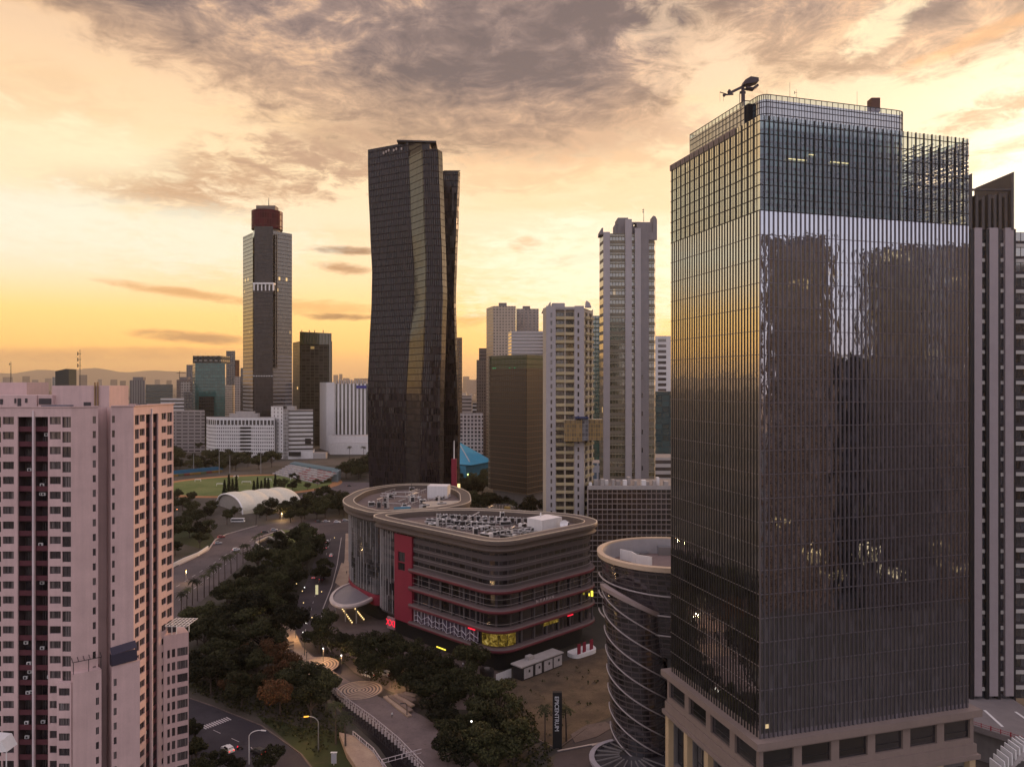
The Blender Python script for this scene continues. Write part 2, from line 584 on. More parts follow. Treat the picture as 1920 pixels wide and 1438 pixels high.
def facade(name, wall, glass, cu, cv, fu, fv, refl=0.12, lit=0.0, u0=0.0, v0=0.0, var=0.6, rough=0.08, bump=0.15,
           wallvar=0.18, wspec=0.3, gspec=0.5, litcol=(1.0, 0.62, 0.22), lits=1.5, wrough=0.8, tilt=0.0, fres=1.0):
    """UV in metres; each cell cu x cv holds a window fu x fv (fractions)"""
    m, b, out = new_mat(name)
    uvn = b.node("ShaderNodeUVMap")
    uv = b.sep(uvn.outputs[0])
    cuu = b.m('DIVIDE', b.m('ADD', uv[0], u0), cu)
    cvv = b.m('DIVIDE', b.m('ADD', uv[1], v0), cv)
    fu_ = b.m('ABSOLUTE', b.m('SUBTRACT', b.m('FRACT', cuu), 0.5))
    fv_ = b.m('ABSOLUTE', b.m('SUBTRACT', b.m('FRACT', cvv), 0.5))
    mask = b.m('MULTIPLY', b.m('LESS_THAN', fu_, fu / 2), b.m('LESS_THAN', fv_, fv / 2))
    cell = b.comb(b.m('FLOOR', cuu), b.m('FLOOR', cvv), 0.0)
    wn = b.node("ShaderNodeTexWhiteNoise")
    wn.noise_dimensions = '3D'
    b.put(wn.inputs[0], cell)
    g = b.node("ShaderNodeNewGeometry")
    nz = b.noise(g.outputs['Position'], 0.12, 5, 0.6)
    wf = b.m('ADD', 1 - wallvar, b.m('MULTIPLY', nz, 2 * wallvar))
    wc = b.node("ShaderNodeVectorMath", operation='SCALE')
    wc.inputs[0].default_value = wall
    b.put(wc.inputs['Scale'], wf)
    gf = b.m('ADD', 1 - var, b.m('MULTIPLY', wn.outputs[0], 2 * var))
    gc = b.node("ShaderNodeVectorMath", operation='SCALE')
    gc.inputs[0].default_value = glass
    b.put(gc.inputs['Scale'], gf)
    nrm = None
    if tilt > 0:
        vm = b.node("ShaderNodeVectorMath", operation='SUBTRACT')
        b.put(vm.inputs[0], wn.outputs[1])
        vm.inputs[1].default_value = (0.5, 0.5, 0.5)
        vs = b.node("ShaderNodeVectorMath", operation='SCALE')
        b.put(vs.inputs[0], vm.outputs[0])
        vs.inputs['Scale'].default_value = tilt
        va = b.node("ShaderNodeVectorMath", operation='ADD')
        b.put(va.inputs[0], g.outputs['Normal'])
        b.put(va.inputs[1], vs.outputs[0])
        vn = b.node("ShaderNodeVectorMath", operation='NORMALIZE')
        b.put(vn.inputs[0], va.outputs[0])
        nrm = vn.outputs[0]
    bn = None
    if bump > 0:
        bu = b.node("ShaderNodeBump")
        bu.invert = True
        bu.inputs['Strength'].default_value = 0.6
        bu.inputs['Distance'].default_value = bump
        b.put(bu.inputs['Height'], mask)
        bn = bu.outputs[0]
    pw = principled(b, wc.outputs[0], wrough, 0, wspec, bn)
    if lit > 0:
        wn2 = b.node("ShaderNodeTexWhiteNoise")
        b.put(wn2.inputs[0], b.comb(b.m('FLOOR', cuu), b.m('FLOOR', cvv), 7.3))
        es = b.m('MULTIPLY', b.m('GREATER_THAN', wn2.outputs[0], 1 - lit), b.m('MULTIPLY', wn.outputs[0], lits))
        pg = principled(b, gc.outputs[0], 0.2, 0, gspec, nrm, litcol, es)
    else:
        pg = principled(b, gc.outputs[0], 0.2, 0, gspec, nrm)
    gl = b.node("ShaderNodeBsdfGlossy")
    gl.inputs['Color'].default_value = (0.95, 0.95, 0.95, 1)
    gl.inputs['Roughness'].default_value = rough
    if nrm is not None:
        b.put(gl.inputs['Normal'], nrm)
    fr = b.node("ShaderNodeFresnel")
    fr.inputs[0].default_value = 1.5
    ff = b.m('ADD', refl, b.m('MULTIPLY', fr.outputs[0], (1 - refl) * fres))
    mg = b.node("ShaderNodeMixShader")
    b.put(mg.inputs[0], ff)
    b.l.new(pg.outputs[0], mg.inputs[1])
    b.l.new(gl.outputs[0], mg.inputs[2])
    mm = b.node("ShaderNodeMixShader")
    b.put(mm.inputs[0], mask)
    b.l.new(pw.outputs[0], mm.inputs[1])
    b.l.new(mg.outputs[0], mm.inputs[2])
    b.l.new(mm.outputs[0], out.inputs[0])
    return m


def window_mat(name, glass, refl=0.1, rnd=0.7, curtain=(0.30, 0.27, 0.25), cur=0.4, lit=0.0):
    """glass of single window meshes: each island gets its own tone / curtain"""
    m, b, out = new_mat(name)
    g = b.node("ShaderNodeNewGeometry")
    oi = b.node("ShaderNodeObjectInfo")
    r = b.m('FRACT', b.m('ADD', b.m('MULTIPLY', g.outputs['Random Per Island'], 7.13), b.m('MULTIPLY', oi.outputs['Random'], 3.7)))
    f = b.m('ADD', 1 - rnd, b.m('MULTIPLY', r, 2 * rnd))
    gc = b.node("ShaderNodeVectorMath", operation='SCALE')
    gc.inputs[0].default_value = glass
    b.put(gc.inputs['Scale'], f)
    p = b.sep(g.outputs['Position'])
    fold = b.noise(b.comb(b.m('MULTIPLY', p[0], 5.0), b.m('MULTIPLY', p[1], 5.0), 0.0), 1.0, 2)
    r2 = b.m('FRACT', b.m('MULTIPLY', r, 13.7))
    cf = b.m('MULTIPLY', b.m('LESS_THAN', r2, cur), b.m('MULTIPLY', b.smooth(fold, 0.40, 0.60), 0.55))
    base = b.mix(cf, gc.outputs[0], curtain)
    if lit > 0:
        r3 = b.m('FRACT', b.m('MULTIPLY', r, 41.9))
        es = b.m('MULTIPLY', b.m('LESS_THAN', r3, lit), 1.2)
        pg = principled(b, base, 0.25, 0, 0.5, None, (1.0, 0.6, 0.22), es)
    else:
        pg = principled(b, base, 0.25, 0, 0.5)
    gl = b.node("ShaderNodeBsdfGlossy")
    gl.inputs['Roughness'].default_value = 0.06
    fr = b.node("ShaderNodeFresnel")
    fr.inputs[0].default_value = 1.5
    mg = b.node("ShaderNodeMixShader")
    b.put(mg.inputs[0], b.m('ADD', refl, b.m('MULTIPLY', fr.outputs[0], 1 - refl)))
    b.l.new(pg.outputs[0], mg.inputs[1])
    b.l.new(gl.outputs[0], mg.inputs[2])
    b.l.new(mg.outputs[0], out.inputs[0])
    return m


def tower_glass(name, cu, cv, base, refl, tint=(0.80, 0.85, 0.98), wav=0.004, lit=0.006, blind=0.25, spandrel=0.12, transp=0.0, tilt=0.004):
    """coated curtain-wall glass: dark rooms, blinds, spandrels and a wavy mirror-like coat"""
    m, b, out = new_mat(name)
    uvn = b.node("ShaderNodeUVMap")
    uv = b.sep(uvn.outputs[0])
    cuu = b.m('DIVIDE', uv[0], cu)
    cvv = b.m('DIVIDE', uv[1], cv)
    fv_ = b.m('FRACT', cvv)
    fl = b.m('FLOOR', cvv)
    wn = b.node("ShaderNodeTexWhiteNoise")
    b.put(wn.inputs[0], b.comb(b.m('FLOOR', cuu), fl, 0.0))
    wn2 = b.node("ShaderNodeTexWhiteNoise")
    b.put(wn2.inputs[0], b.comb(b.m('FLOOR', b.m('DIVIDE', cuu, 3.0)), fl, 4.0))
    g = b.node("ShaderNodeNewGeometry")
    # each pane leans a tiny bit and bulges
    nz = b.noise(b.comb(b.m('MULTIPLY', uv[0], 0.55), b.m('MULTIPLY', uv[1], 0.30), 0.0), 1.0, 3, 0.5)
    bu = b.node("ShaderNodeBump")
    bu.inputs['Strength'].default_value = 1.0
    bu.inputs['Distance'].default_value = wav * 8
    b.put(bu.inputs['Height'], nz)
    vm = b.node("ShaderNodeVectorMath", operation='SUBTRACT')
    b.put(vm.inputs[0], wn.outputs[1])
    vm.inputs[1].default_value = (0.5, 0.5, 0.5)
    vs = b.node("ShaderNodeVectorMath", operation='SCALE')
    b.put(vs.inputs[0], vm.outputs[0])
    vs.inputs['Scale'].default_value = tilt
    va = b.node("ShaderNodeVectorMath", operation='ADD')
    b.put(va.inputs[0], bu.outputs[0])
    b.put(va.inputs[1], vs.outputs[0])
    vn = b.node("ShaderNodeVectorMath", operation='NORMALIZE')
    b.put(vn.inputs[0], va.outputs[0])
    nrm = vn.outputs[0]
    tone = b.m('ADD', 0.35, b.m('MULTIPLY', b.m('MULTIPLY', wn2.outputs[0], wn2.outputs[0]), 1.6))
    c = b.node("ShaderNodeVectorMath", operation='SCALE')
    c.inputs[0].default_value = base
    b.put(c.inputs['Scale'], tone)
    bl = b.m('MULTIPLY', b.m('LESS_THAN', wn.outputs[0], blind), b.m('GREATER_THAN', fv_, b.m('ADD', 0.25, b.m('MULTIPLY', wn2.outputs[0], 0.6))))
    colr = b.mix(bl, c.outputs[0], tuple(min(1, v * 4 + 0.015) for v in base))
    sp = b.m('LESS_THAN', fv_, spandrel)
    colr = b.mix(sp, colr, tuple(v * 1.6 + 0.008 for v in base))
    es = b.m('MULTIPLY', b.m('MULTIPLY', b.m('GREATER_THAN', wn.outputs[0], 1 - lit), b.m('GREATER_THAN', fv_, 0.82)), 1.5)
    pg = principled(b, colr, 0.3, 0, 0.3, None, (1.0, 0.72, 0.38), es)
    gl = b.node("ShaderNodeBsdfGlossy")
    gl.inputs['Color'].default_value = (*tint, 1)
    gl.inputs['Roughness'].default_value = 0.015
    b.put(gl.inputs['Normal'], nrm)
    fr = b.node("ShaderNodeFresnel")
    fr.inputs[0].default_value = 1.55
    mg = b.node("ShaderNodeMixShader")
    b.put(mg.inputs[0], b.m('ADD', refl, b.m('MULTIPLY', fr.outputs[0], 1 - refl)))
    src = pg.outputs[0]
    if transp > 0:
        tr = b.node("ShaderNodeBsdfTransparent")
        tr.inputs[0].default_value = (0.75, 0.85, 0.82, 1)
        mt = b.node("ShaderNodeMixShader")
        mt.inputs[0].default_value = transp
        b.l.new(src, mt.inputs[1])
        b.l.new(tr.outputs[0], mt.inputs[2])
        src = mt.outputs[0]
    b.l.new(src, mg.inputs[1])
    b.l.new(gl.outputs[0], mg.inputs[2])
    b.l.new(mg.outputs[0], out.inputs[0])
    return m


def wall_windows(p, q, z0, z1, cols, wall_mb, rec=0.25, u_off=0.0, m=0):
    """wall from p to q with rectangular openings; cols = [(u0,u1,[(za,zb),...])]; returns list of openings (p,q,za,zb) at the recessed plane"""
    p = Vector((p[0], p[1]))
    q = Vector((q[0], q[1]))
    L = (q - p).length
    d = (q - p) / L
    nin = Vector((-d.y, d.x))  # inward for counter-clockwise walls
    outp = []

    def at(u):
        return p + d * u
    prev = 0.0
    for (a, c, rows) in sorted(cols, key=lambda t: t[0]):
        if a > prev:
            wall_mb.wall(at(prev), at(a), z0, z1, prev + u_off, m)
        zz = z0
        for (za, zb) in sorted(rows):
            if za > zz:
                wall_mb.wall(at(a), at(c), zz, za, a + u_off, m)
            A, C = at(a), at(c)
            Ai, Ci = A + nin * rec, C + nin * rec
            wall_mb.quad((A.x, A.y, za), (C.x, C.y, za), (Ci.x, Ci.y, za), (Ai.x, Ai.y, za), m)
            wall_mb.quad((Ai.x, Ai.y, zb), (Ci.x, Ci.y, zb), (C.x, C.y, zb), (A.x, A.y, zb), m)
            wall_mb.quad((A.x, A.y, za), (Ai.x, Ai.y, za), (Ai.x, Ai.y, zb), (A.x, A.y, zb), m)
            wall_mb.quad((Ci.x, Ci.y, za), (C.x, C.y, za), (C.x, C.y, zb), (Ci.x, Ci.y, zb), m)
            outp.append((Ai, Ci, za, zb))
            zz = zb
        if zz < z1:
            wall_mb.wall(at(a), at(c), zz, z1, a + u_off, m)
        prev = c
    if prev < L:
        wall_mb.wall(at(prev), at(L), z0, z1, prev + u_off, m)
    return outp


def add_window(mb, A, C, za, zb, fr=0.07, mull=1, trans=None, mf=1, proud=0.05):
    """pane (material 0) with a frame (material mf) on the recessed plane"""
    mb.wall(A, C, za, zb, 0, 0)
    d = (C - A).normalized()
    nout = Vector((d.y, -d.x)) * proud
    a3 = lambda p, z: (p.x + nout.x, p.y + nout.y, z)
    L = (C - A).length
    mb.bar(a3(A, za + fr / 2), a3(C, za + fr / 2), fr, fr, mf)
    mb.bar(a3(A, zb - fr / 2), a3(C, zb - fr / 2), fr, fr, mf)
    for k in range(mull + 2):
        t = k / (mull + 1)
        pt = A + d * (fr / 2 + (L - fr) * t)
        mb.bar(a3(pt, za + fr), a3(pt, zb - fr), fr, fr * 0.9, mf)
    if trans:
        z = za + (zb - za) * trans
        mb.bar(a3(A, z), a3(C, z), fr * 0.8, fr * 0.8, mf)


def add_windows(parent, opens, mats, name='window', limit=100, near=None, **kw):
    """the first `limit` openings become parts of their own, the rest one part"""
    rest = MB()
    for i, (A, C, za, zb) in enumerate(opens):
        if i < limit:
            mb = MB()
            add_window(mb, A, C, za, zb, **kw)
            mb.build(name, mats, parent)
        else:
            add_window(rest, A, C, za, zb, **kw)
    if rest.f:
        rest.build('windows', mats, parent, kind='stuff')


def ellipse(cx, cy, rx, ry, n=48, rot=0.0, a0=0.0, a1=2 * pi):
    pts = []
    for i in range(n):
        a = a0 + (a1 - a0) * i / n
        x, y = rx * cos(a), ry * sin(a)
        pts.append((cx + x * cos(rot) - y * sin(rot), cy + x * sin(rot) + y * cos(rot)))
    return pts


def round_poly(pts, r, n=6):
    """round the corners of a polygon; r a number or one per corner"""
    out = []
    N = len(pts)
    for i in range(N):
        p0, p1, p2 = Vector(pts[i - 1]), Vector(pts[i]), Vector(pts[(i + 1) % N])
        ri = r[i] if isinstance(r, (list, tuple)) else r
        if ri <= 0:
            out.append(tuple(p1))
            continue
        d0, d2 = (p0 - p1), (p2 - p1)
        t = min(ri, d0.length * 0.49, d2.length * 0.49)
        a, c = p1 + d0.normalized() * t, p1 + d2.normalized() * t
        for k in range(n + 1):
            s_ = k / n
            out.append(tuple(a * (1 - s_) ** 2 + p1 * 2 * s_ * (1 - s_) + c * s_ ** 2))
    return out


def offset_poly(pts, d):
    """outward offset (positive) of a counter-clockwise polygon"""
    N = len(pts)
    out = []
    for i in range(N):
        p0, p1, p2 = Vector(pts[i - 1]), Vector(pts[i]), Vector(pts[(i + 1) % N])
        e0, e1 = (p1 - p0).normalized(), (p2 - p1).normalized()
        n0, n1 = Vector((e0.y, -e0.x)), Vector((e1.y, -e1.x))
        n = (n0 + n1)
        n = n / max(n.length, 1e-6)
        k = d / max(0.35, n.dot(n0))
        out.append(tuple(p1 + n * k))
    return out

# ------------------------------------------------------------------ shared materials
M_dark = plain('dark metal', (0.035, 0.032, 0.034), 0.45, 0.3, 0.2)
M_steel = plain('steel', (0.30, 0.30, 0.31), 0.4, 0.6, 0.2)
M_white = plain('white paint', (0.72, 0.70, 0.68), 0.6, 0, 0.12, streak=0.1)
M_conc = plain('concrete', (0.36, 0.33, 0.31), 0.85, 0, 0.22, streak=0.15)
M_concd = plain('dark concrete', (0.16, 0.145, 0.14), 0.85, 0, 0.25, streak=0.15)
M_roof = plain('roof felt', (0.20, 0.18, 0.17), 0.9, 0, 0.35, 0.5, fine=0.2)
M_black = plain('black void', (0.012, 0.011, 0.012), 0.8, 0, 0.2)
E_white = emit('white lamp', (1.0, 0.95, 0.88), 3.0)
E_amber = emit('amber lamp', (1.0, 0.45, 0.06), 1.8)
E_warm = emit('warm lamp', (1.0, 0.70, 0.30), 1.8)
E_red = emit('red lamp', (1.0, 0.02, 0.05), 1.3)
E_yellow = emit('yellow lamp', (1.0, 0.80, 0.08), 1.6)

# ------------------------------------------------------------------ glass office tower (right)
TA = atan2(1.0, 3.457)
TC = Vector((46.5, 140.0))
TU = Vector((cos(TA), sin(TA)))
TV = Vector((-sin(TA), cos(TA)))
TW, TD = 49.5, 34.7
TZ0, TZ1, TZ2 = 33.4, 132.4, 150.3


def T(a, c):
    return TC + TU * a + TV * c


def T3(a, c, z):
    p = T(a, c)
    return Vector((p.x, p.y, z))


M_tglass = tower_glass('tower glass', 1.0, 4.5, (0.016, 0.015, 0.018), 0.56, wav=0.004, lit=0.0015, tilt=0.003)
M_crown = tower_glass('crown screen glass', 1.0, 2.4, (0.020, 0.030, 0.028), 0.06, wav=0.002, lit=0.0, blind=0.10, transp=0.84, tilt=0.012)
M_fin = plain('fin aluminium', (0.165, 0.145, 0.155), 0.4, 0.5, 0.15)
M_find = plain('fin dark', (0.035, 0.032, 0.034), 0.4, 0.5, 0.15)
M_pent = facade('penthouse glazing', (0.02, 0.02, 0.022), (0.05, 0.07, 0.08), 1.3, 2.3, 0.9, 0.92, 0.30, 0.0, var=0.8, rough=0.03, bump=0.05, tilt=0.02)
M_core = facade('crown interior', (0.05, 0.065, 0.063), (0.075, 0.15, 0.155), 2.0, 2.4, 0.78, 0.8, 0.10, 0.0, var=0.9, rough=0.2, bump=0.1)
M_beige = plain('beige stone', (0.225, 0.172, 0.148), 0.75, 0, 0.15, fine=0.12, streak=0.1)
M_tan_lit = plain('warm lit tan piers', (0.50, 0.37, 0.22), 0.75, 0, 0.15, fine=0.12)  # tan stone with the warm light on the piers put into its colour
M_podglass = window_mat('podium glass', (0.02, 0.02, 0.024), 0.18, 0.8, cur=0.2)

tower = thing('office_tower', 'dark glass office tower with close vertical fins and an open glass crown at right', 'office tower', (TC.x + 15, TC.y + 20, 0))
mb = MB()
poly = [T(0, 0), T(TW, 0), T(TW, TD), T(0, TD)]
mb.wall(poly[0], poly[1], TZ0, TZ1, 0, 0)
for i in (1, 2, 3):
    mb.wall(poly[i], poly[(i + 1) % 4], TZ0, TZ1, 100 * i, 2)
mb.poly([(p.x, p.y, TZ1) for p in poly], 1)
M_tglass2 = tower_glass('tower side glass', 1.0, 4.5, (0.016, 0.015, 0.018), 0.66, wav=0.003, lit=0.0, tilt=0.004, tint=(0.97, 0.95, 0.9))
mb.build('curtain_wall', [M_tglass, M_roof, M_tglass2], tower)
# fins
mb = MB()
k = 0
a = 0.95
while a < TW - 0.3:
    c = T(a, -0.11)
    mb.obox(c, TA, 0.13, 0.22, TZ0, TZ1)
    a += 1.0
mb.obox(T(0.0, 0.0), TA, 0.25, 0.25, TZ0, TZ1)
mb.build('front_fins', [M_fin], tower, kind='stuff')
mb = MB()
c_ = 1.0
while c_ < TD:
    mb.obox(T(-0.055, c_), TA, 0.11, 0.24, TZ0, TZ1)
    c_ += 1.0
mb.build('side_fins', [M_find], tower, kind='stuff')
# floor lines
mb = MB()
z = TZ0 + 4.5
while z < TZ1 - 1:
    mb.bar(T3(0, -0.03, z), T3(TW, -0.03, z), 0.10, 0.12)
    mb.bar(T3(-0.03, 0, z), T3(-0.03, TD, z), 0.10, 0.12)
    z += 4.5
mb.build('floor_bands', [M_fin], tower)
# crown screen
mb = MB()
for i in range(4):
    mb.wall(poly[i], poly[(i + 1) % 4], TZ1 + 0.02, TZ2, 60 * i, 1 if i == 3 else 0)
M_crown2 = tower_glass('crown side glass', 1.0, 2.4, (0.030, 0.036, 0.026), 0.50, wav=0.002, lit=0.0, blind=0.10, transp=0.35, tilt=0.008, tint=(0.97, 0.94, 0.84))
mb.build('crown_screen', [M_crown, M_crown2], tower)
mb = MB()
for z in [TZ1 + 0.1 + 2.39 * i for i in range(8)] :
    z = min(z, TZ2)
    for (p, q) in ((T3(0, -0.04, z), T3(TW, -0.04, z)), (T3(-0.04, 0, z), T3(-0.04, TD, z)), (T3(TW + .04, 0, z), T3(TW + .04, TD, z)), (T3(0, TD, z), T3(TW, TD, z))):
        mb.bar(p, q, 0.12, 0.16)
for i in range(50):
    a = 0.95 + i
    if a < TW:
        big = i % 2 == 1
        mb.obox(T(a, -0.12), TA, 0.20 if big else 0.08, 0.26 if big else 0.10, TZ1, TZ2)
for i in range(35):
    c_ = 1.0 + i
    if c_ < TD:
        big = i % 2 == 1
        mb.obox(T(-0.08, c_), TA, 0.16 if big else 0.06, 0.30 if big else 0.08, TZ1, TZ2)
        mb.obox(T(TW + 0.1, c_), TA, 0.2 if big else 0.08, 0.16 if big else 0.06, TZ1, TZ2)
mb.build('crown_frame', [M_find], tower)
mb = MB()
for i in range(6):
    a = 38.5 + i * 2.1
    for z in (136.5, 141, 145.5, 148.5):
        mb.bar(T3(a, 0.2, z), T3(a, TD, z), 0.16, 0.2)
    mb.bar(T3(a, 3.0, TZ1), T3(a, 3.0, 149.0), 0.22, 0.22)
    mb.bar(T3(a, 0.3, 141), T3(a, 9.0, 148.5), 0.14, 0.14)
for z in (141.0, 146.5):
    mb.bar(T3(36, 3, z), T3(TW, 3, z), 0.2, 0.25)
    mb.bar(T3(36, 9, z), T3(TW, 9, z - 2), 0.2, 0.25)
mb.build('crown_bracing', [M_dark], tower)
# penthouse behind the screen
ph = round_poly([(36.8, 27.7), (1.0, 27.7), (1.0, 6.6), (2.2, 6.5), (2.2, 2.6), (36.8, 2.6)][::-1], [3.0, 3.4, 0, 0, 0, 0][:6], 7)
# order: (36.8,2.6) (2.2,2.6) (2.2,6.5) (1,6.6) (1,27.7) (36.8,27.7) -> reversed to counter-clockwise
pht = [T(x, y) for x, y in ph][::-1]
mb = MB()
mb.prism(pht, TZ1, 150.6, 1, top=False)
mb.prism([T(1.5, 27.6), T(36, 27.6), T(36, 33.6), T(1.5, 33.6)], TZ1, 149.0, 1, 2)
mb.prism(pht, 150.6, 154.6, 0, 2)
mb.build('penthouse', [M_pent, M_core, M_roof], tower)
mb = MB()
mb.prism(pht, 154.62, 155.5, 0, top=False)
mb.build('penthouse_screen', [M_crown], tower)
mb = MB()
n = len(pht)
for i in range(n):
    p, q = Vector(pht[i]), Vector(pht[(i + 1) % n])
    for z in (150.6, 153.1, 155.5):
        mb.bar((p.x, p.y, z), (q.x, q.y, z), 0.12, 0.12)
    L = (q - p).length
    kk = max(1, int(round(L / 1.3)))
    for j in range(kk):
        t_ = p + (q - p) * (j / kk)
        mb.bar((t_.x, t_.y, 150.6), (t_.x, t_.y, 155.5), 0.10, 0.10)
mb.build('penthouse_frame', [M_dark], tower)
mb = MB()
mb.obox(T(0.5, 21.5), TA, 1.2, 27.0, 149.3, 150.6)
mb.build('parapet', [M_beige], tower)
mb = MB()
mb.obox(T(2.0, 6.2), TA, 1.6, 1.3, 148.5, 154.6)  # solid block; its black stands in for the shade of a slot
mb.build('black_slot_fill', [M_black], tower)
mb = MB()
for (a, b_, z) in ((7.5, 12.0, 143.4), (17.5, 22.0, 143.6), (12.5, 14.0, 144.6)):
    mb.bar(T3(a, 2.2, z), T3(b_, 2.2, z), .12, .14)
mb.build('ceiling_light', [emit('ceiling light', (1.0, .75, .35), 1.6)], tower)

# podium
mb = MB()
led = [Vector(p) for p in offset_poly([tuple(p) for p in poly], 1.7)]
mb.prism(led, 32.0, TZ0, 0, bottom=True)
pod = [Vector(p) for p in offset_poly([tuple(p) for p in poly], 0.6)]
cor = [Vector(p) for p in offset_poly([tuple(p) for p in poly], 1.0)]
mb.prism(cor, 24.2, 26.2, 0, bottom=True)
cor2 = [Vector(p) for p in offset_poly([tuple(p) for p in poly], 1.5)]
mb.prism(cor2, 23.3, 24.2, 0, bottom=True)
mb.build('podium_cornice', [M_beige], tower)
wm = MB()
ops = []
for i in range(4):
    p, q = pod[i], pod[(i + 1) % 4]
    L = (q - p).length
    nb = max(3, int(round(L / 8.0)))
    bay = L / nb
    cols = [(bay * j + 0.9, bay * (j + 1) - 0.9, [(27.4, 31.2)]) for j in range(nb)]
    ops += wall_windows(p, q, 26.2, 32.0, cols, wm, 0.6)
wm.build('podium_wall', [M_beige], tower)
add_windows(tower, ops, [M_podglass, M_dark], 'podium_window', 60, mull=0, trans=0.36, fr=0.10)
wm = MB()
ops = []
inn = [Vector(p) for p in offset_poly([tuple(p) for p in poly], -0.2)]
for i in range(4):
    p, q = inn[i], inn[(i + 1) % 4]
    L = (q - p).length
    nb = max(3, int(round(L / 8.0)))
    bay = L / nb
    cols = [(bay * j + 1.1, bay * (j + 1) - 1.1, [(1.0, 10.5), (12.5, 21.5)]) for j in range(nb)]
    ops += wall_windows(p, q, 0, 23.3, cols, wm, 1.0)
wm.build('podium_base_wall', [M_concd], tower)
add_windows(tower, ops, [M_podglass, M_dark], 'podium_tall_window', 60, mull=2, trans=0.5, fr=0.12)
for i in (3, 0):
    p, q = inn[i], inn[(i + 1) % 4]
    L = (q - p).length
    nb = max(3, int(round(L / 8.0)))
    d = (q - p).normalized()
    no = Vector((d.y, -d.x))
    for j in range(nb + 1):
        c = p + d * (L * j / nb) + no * 0.55
        mb = MB()
        mb.obox(c, TA, 1.5, 1.5, 0, 23.3)
        mb.build('pier', [M_tan_lit], tower)

# things on the tower roof
M_crane = plain('crane paint', (0.06, 0.045, 0.05), 0.5, 0.2, 0.2)
cy = 149.5
cr = thing('roof_crane', 'dark building maintenance crane with a long jib on the glass tower roof', 'crane', (PX(1393, cy), cy, 153.6))
mb = MB()
mx = PX(1393, cy)
mb.bar((mx, cy, 153.6), (mx, cy, ZZ(166, cy)), 0.55, 0.55)
for dx in (-0.55, 0.45):
    mb.bar((mx + dx, cy + .3, 153.6), (mx + dx, cy + .3, ZZ(173, cy)), 0.10, 0.10)
mb.bar((mx - 0.65, cy, ZZ(174, cy)), (mx + 0.55, cy, ZZ(174, cy)), 0.12, 0.5)
mb.build('mast', [M_crane], cr)
mb = MB()
mb.bar((PX(1362, cy), cy - 1.5, ZZ(181.5, cy)), (PX(1397, cy), cy, ZZ(161, cy)), 0.42, 0.5)
mb.bar((PX(1345.5, cy), cy - 1.6, ZZ(179, cy)), (PX(1358, cy), cy - 1.5, ZZ(182.5, cy)), 0.12, 0.15)
mb.bar((PX(1352, cy), cy - 1.2, ZZ(183, cy)), (PX(1370, cy), cy - 1.9, ZZ(184, cy)), 0.3, 0.25)
mb.bar((PX(1361, cy), cy - 1.5, ZZ(176, cy)), (PX(1365, cy), cy - 1.5, ZZ(178, cy)), 0.5, 0.5)
mb.bar((PX(1352, cy), cy - 1.5, ZZ(184, cy)), (PX(1355, cy), cy - 1.5, ZZ(187, cy)), 0.3, 0.3)
mb.build('jib', [M_crane], cr)
mb = MB()
rg = []
for dy in (-1.0, 1.0):
    rg.append([(PX(px, cy), cy + dy, ZZ(py, cy)) for px, py in ((1391, 163), (1397, 160.5), (1409, 159.5), (1420, 156), (1419.5, 149.5), (1405, 147.2), (1394, 154))])
mb.poly(rg[0])
mb.poly(list(reversed(rg[1])))
for i in range(7):
    j = (i + 1) % 7
    mb.quad(rg[0][j], rg[0][i], rg[1][i], rg[1][j])
mb.bar((PX(1398, cy), cy, ZZ(166, cy)), (PX(1412, cy), cy, ZZ(168, cy)), 1.4, 0.3)
mb.bar((PX(1411, cy), cy, ZZ(168, cy)), (PX(1420, cy), cy, ZZ(161.5, cy)), 1.4, 0.45)
mb.build('counterweight_house', [M_crane], cr)
mb = MB()
for px in (1346, 1352.5):
    mb.bar((PX(px, cy), cy - 1.5, ZZ(180, cy)), (PX(px, cy), cy - 1.5, ZZ(196, cy)), 0.035)
mb.build('cable', [M_dark], cr)


def mast(label, px, py0, py1, Y, r=0.06, name='antenna_mast', arms=0, zbase=None, mat=None):
    mb = MB()
    x = PX(px, Y)
    z0 = ZZ(py1, Y) if zbase is None else zbase
    z1 = ZZ(py0, Y)
    mb.tube([(x, Y, z0), (x, Y, z1)], [r, r * 0.5], 5)
    for i in range(arms):
        z = z1 - (z1 - z0) * (0.12 + 0.16 * i)
        w = (z1 - z0) * 0.06
        mb.bar((x - w, Y, z), (x + w * .5, Y, z), r, r)
        mb.tube([(x - w, Y, z - w * .8), (x - w, Y, z + w * .8)], r * 1.3, 5)
    o = mb.build(name, [mat or M_dark])
    return tag(o, label, 'antenna')


mast('thin lightning rod tallest on the glass tower penthouse', 1481, 154, 181, 150, 0.05, 'lightning_rod', zbase=153.6)
mast('short whip antenna beside the tallest rod on the glass tower', 1493, 168, 182, 150, 0.05, arms=1, zbase=153.6)
mast('thin rod on the glass tower roof near the brown plant box', 1607, 172, 196, 156, 0.05, 'lightning_rod', zbase=153.6)
mast('small whip antenna by the crane on the glass tower', 1438, 169, 180, 150, 0.04, zbase=153.6)
bx = thing('plant_box', 'small brown plant box on a stand above the glass tower roof edge', 'plant box', (PX(1638, 156), 156, 153.6))
mb = MB()
mb.box(PX(1630, 156), PX(1646, 156), 155, 157, 156.4, ZZ(187, 156))
mb.build('housing', [plain('rust', (0.10, 0.05, 0.035), 0.7)], bx)
mb = MB()
for px in (1632, 1644):
    mb.bar((PX(px, 156), 156, 153.6), (PX(px, 156), 156, 156.4), 0.12)
mb.build('stand', [M_dark], bx)

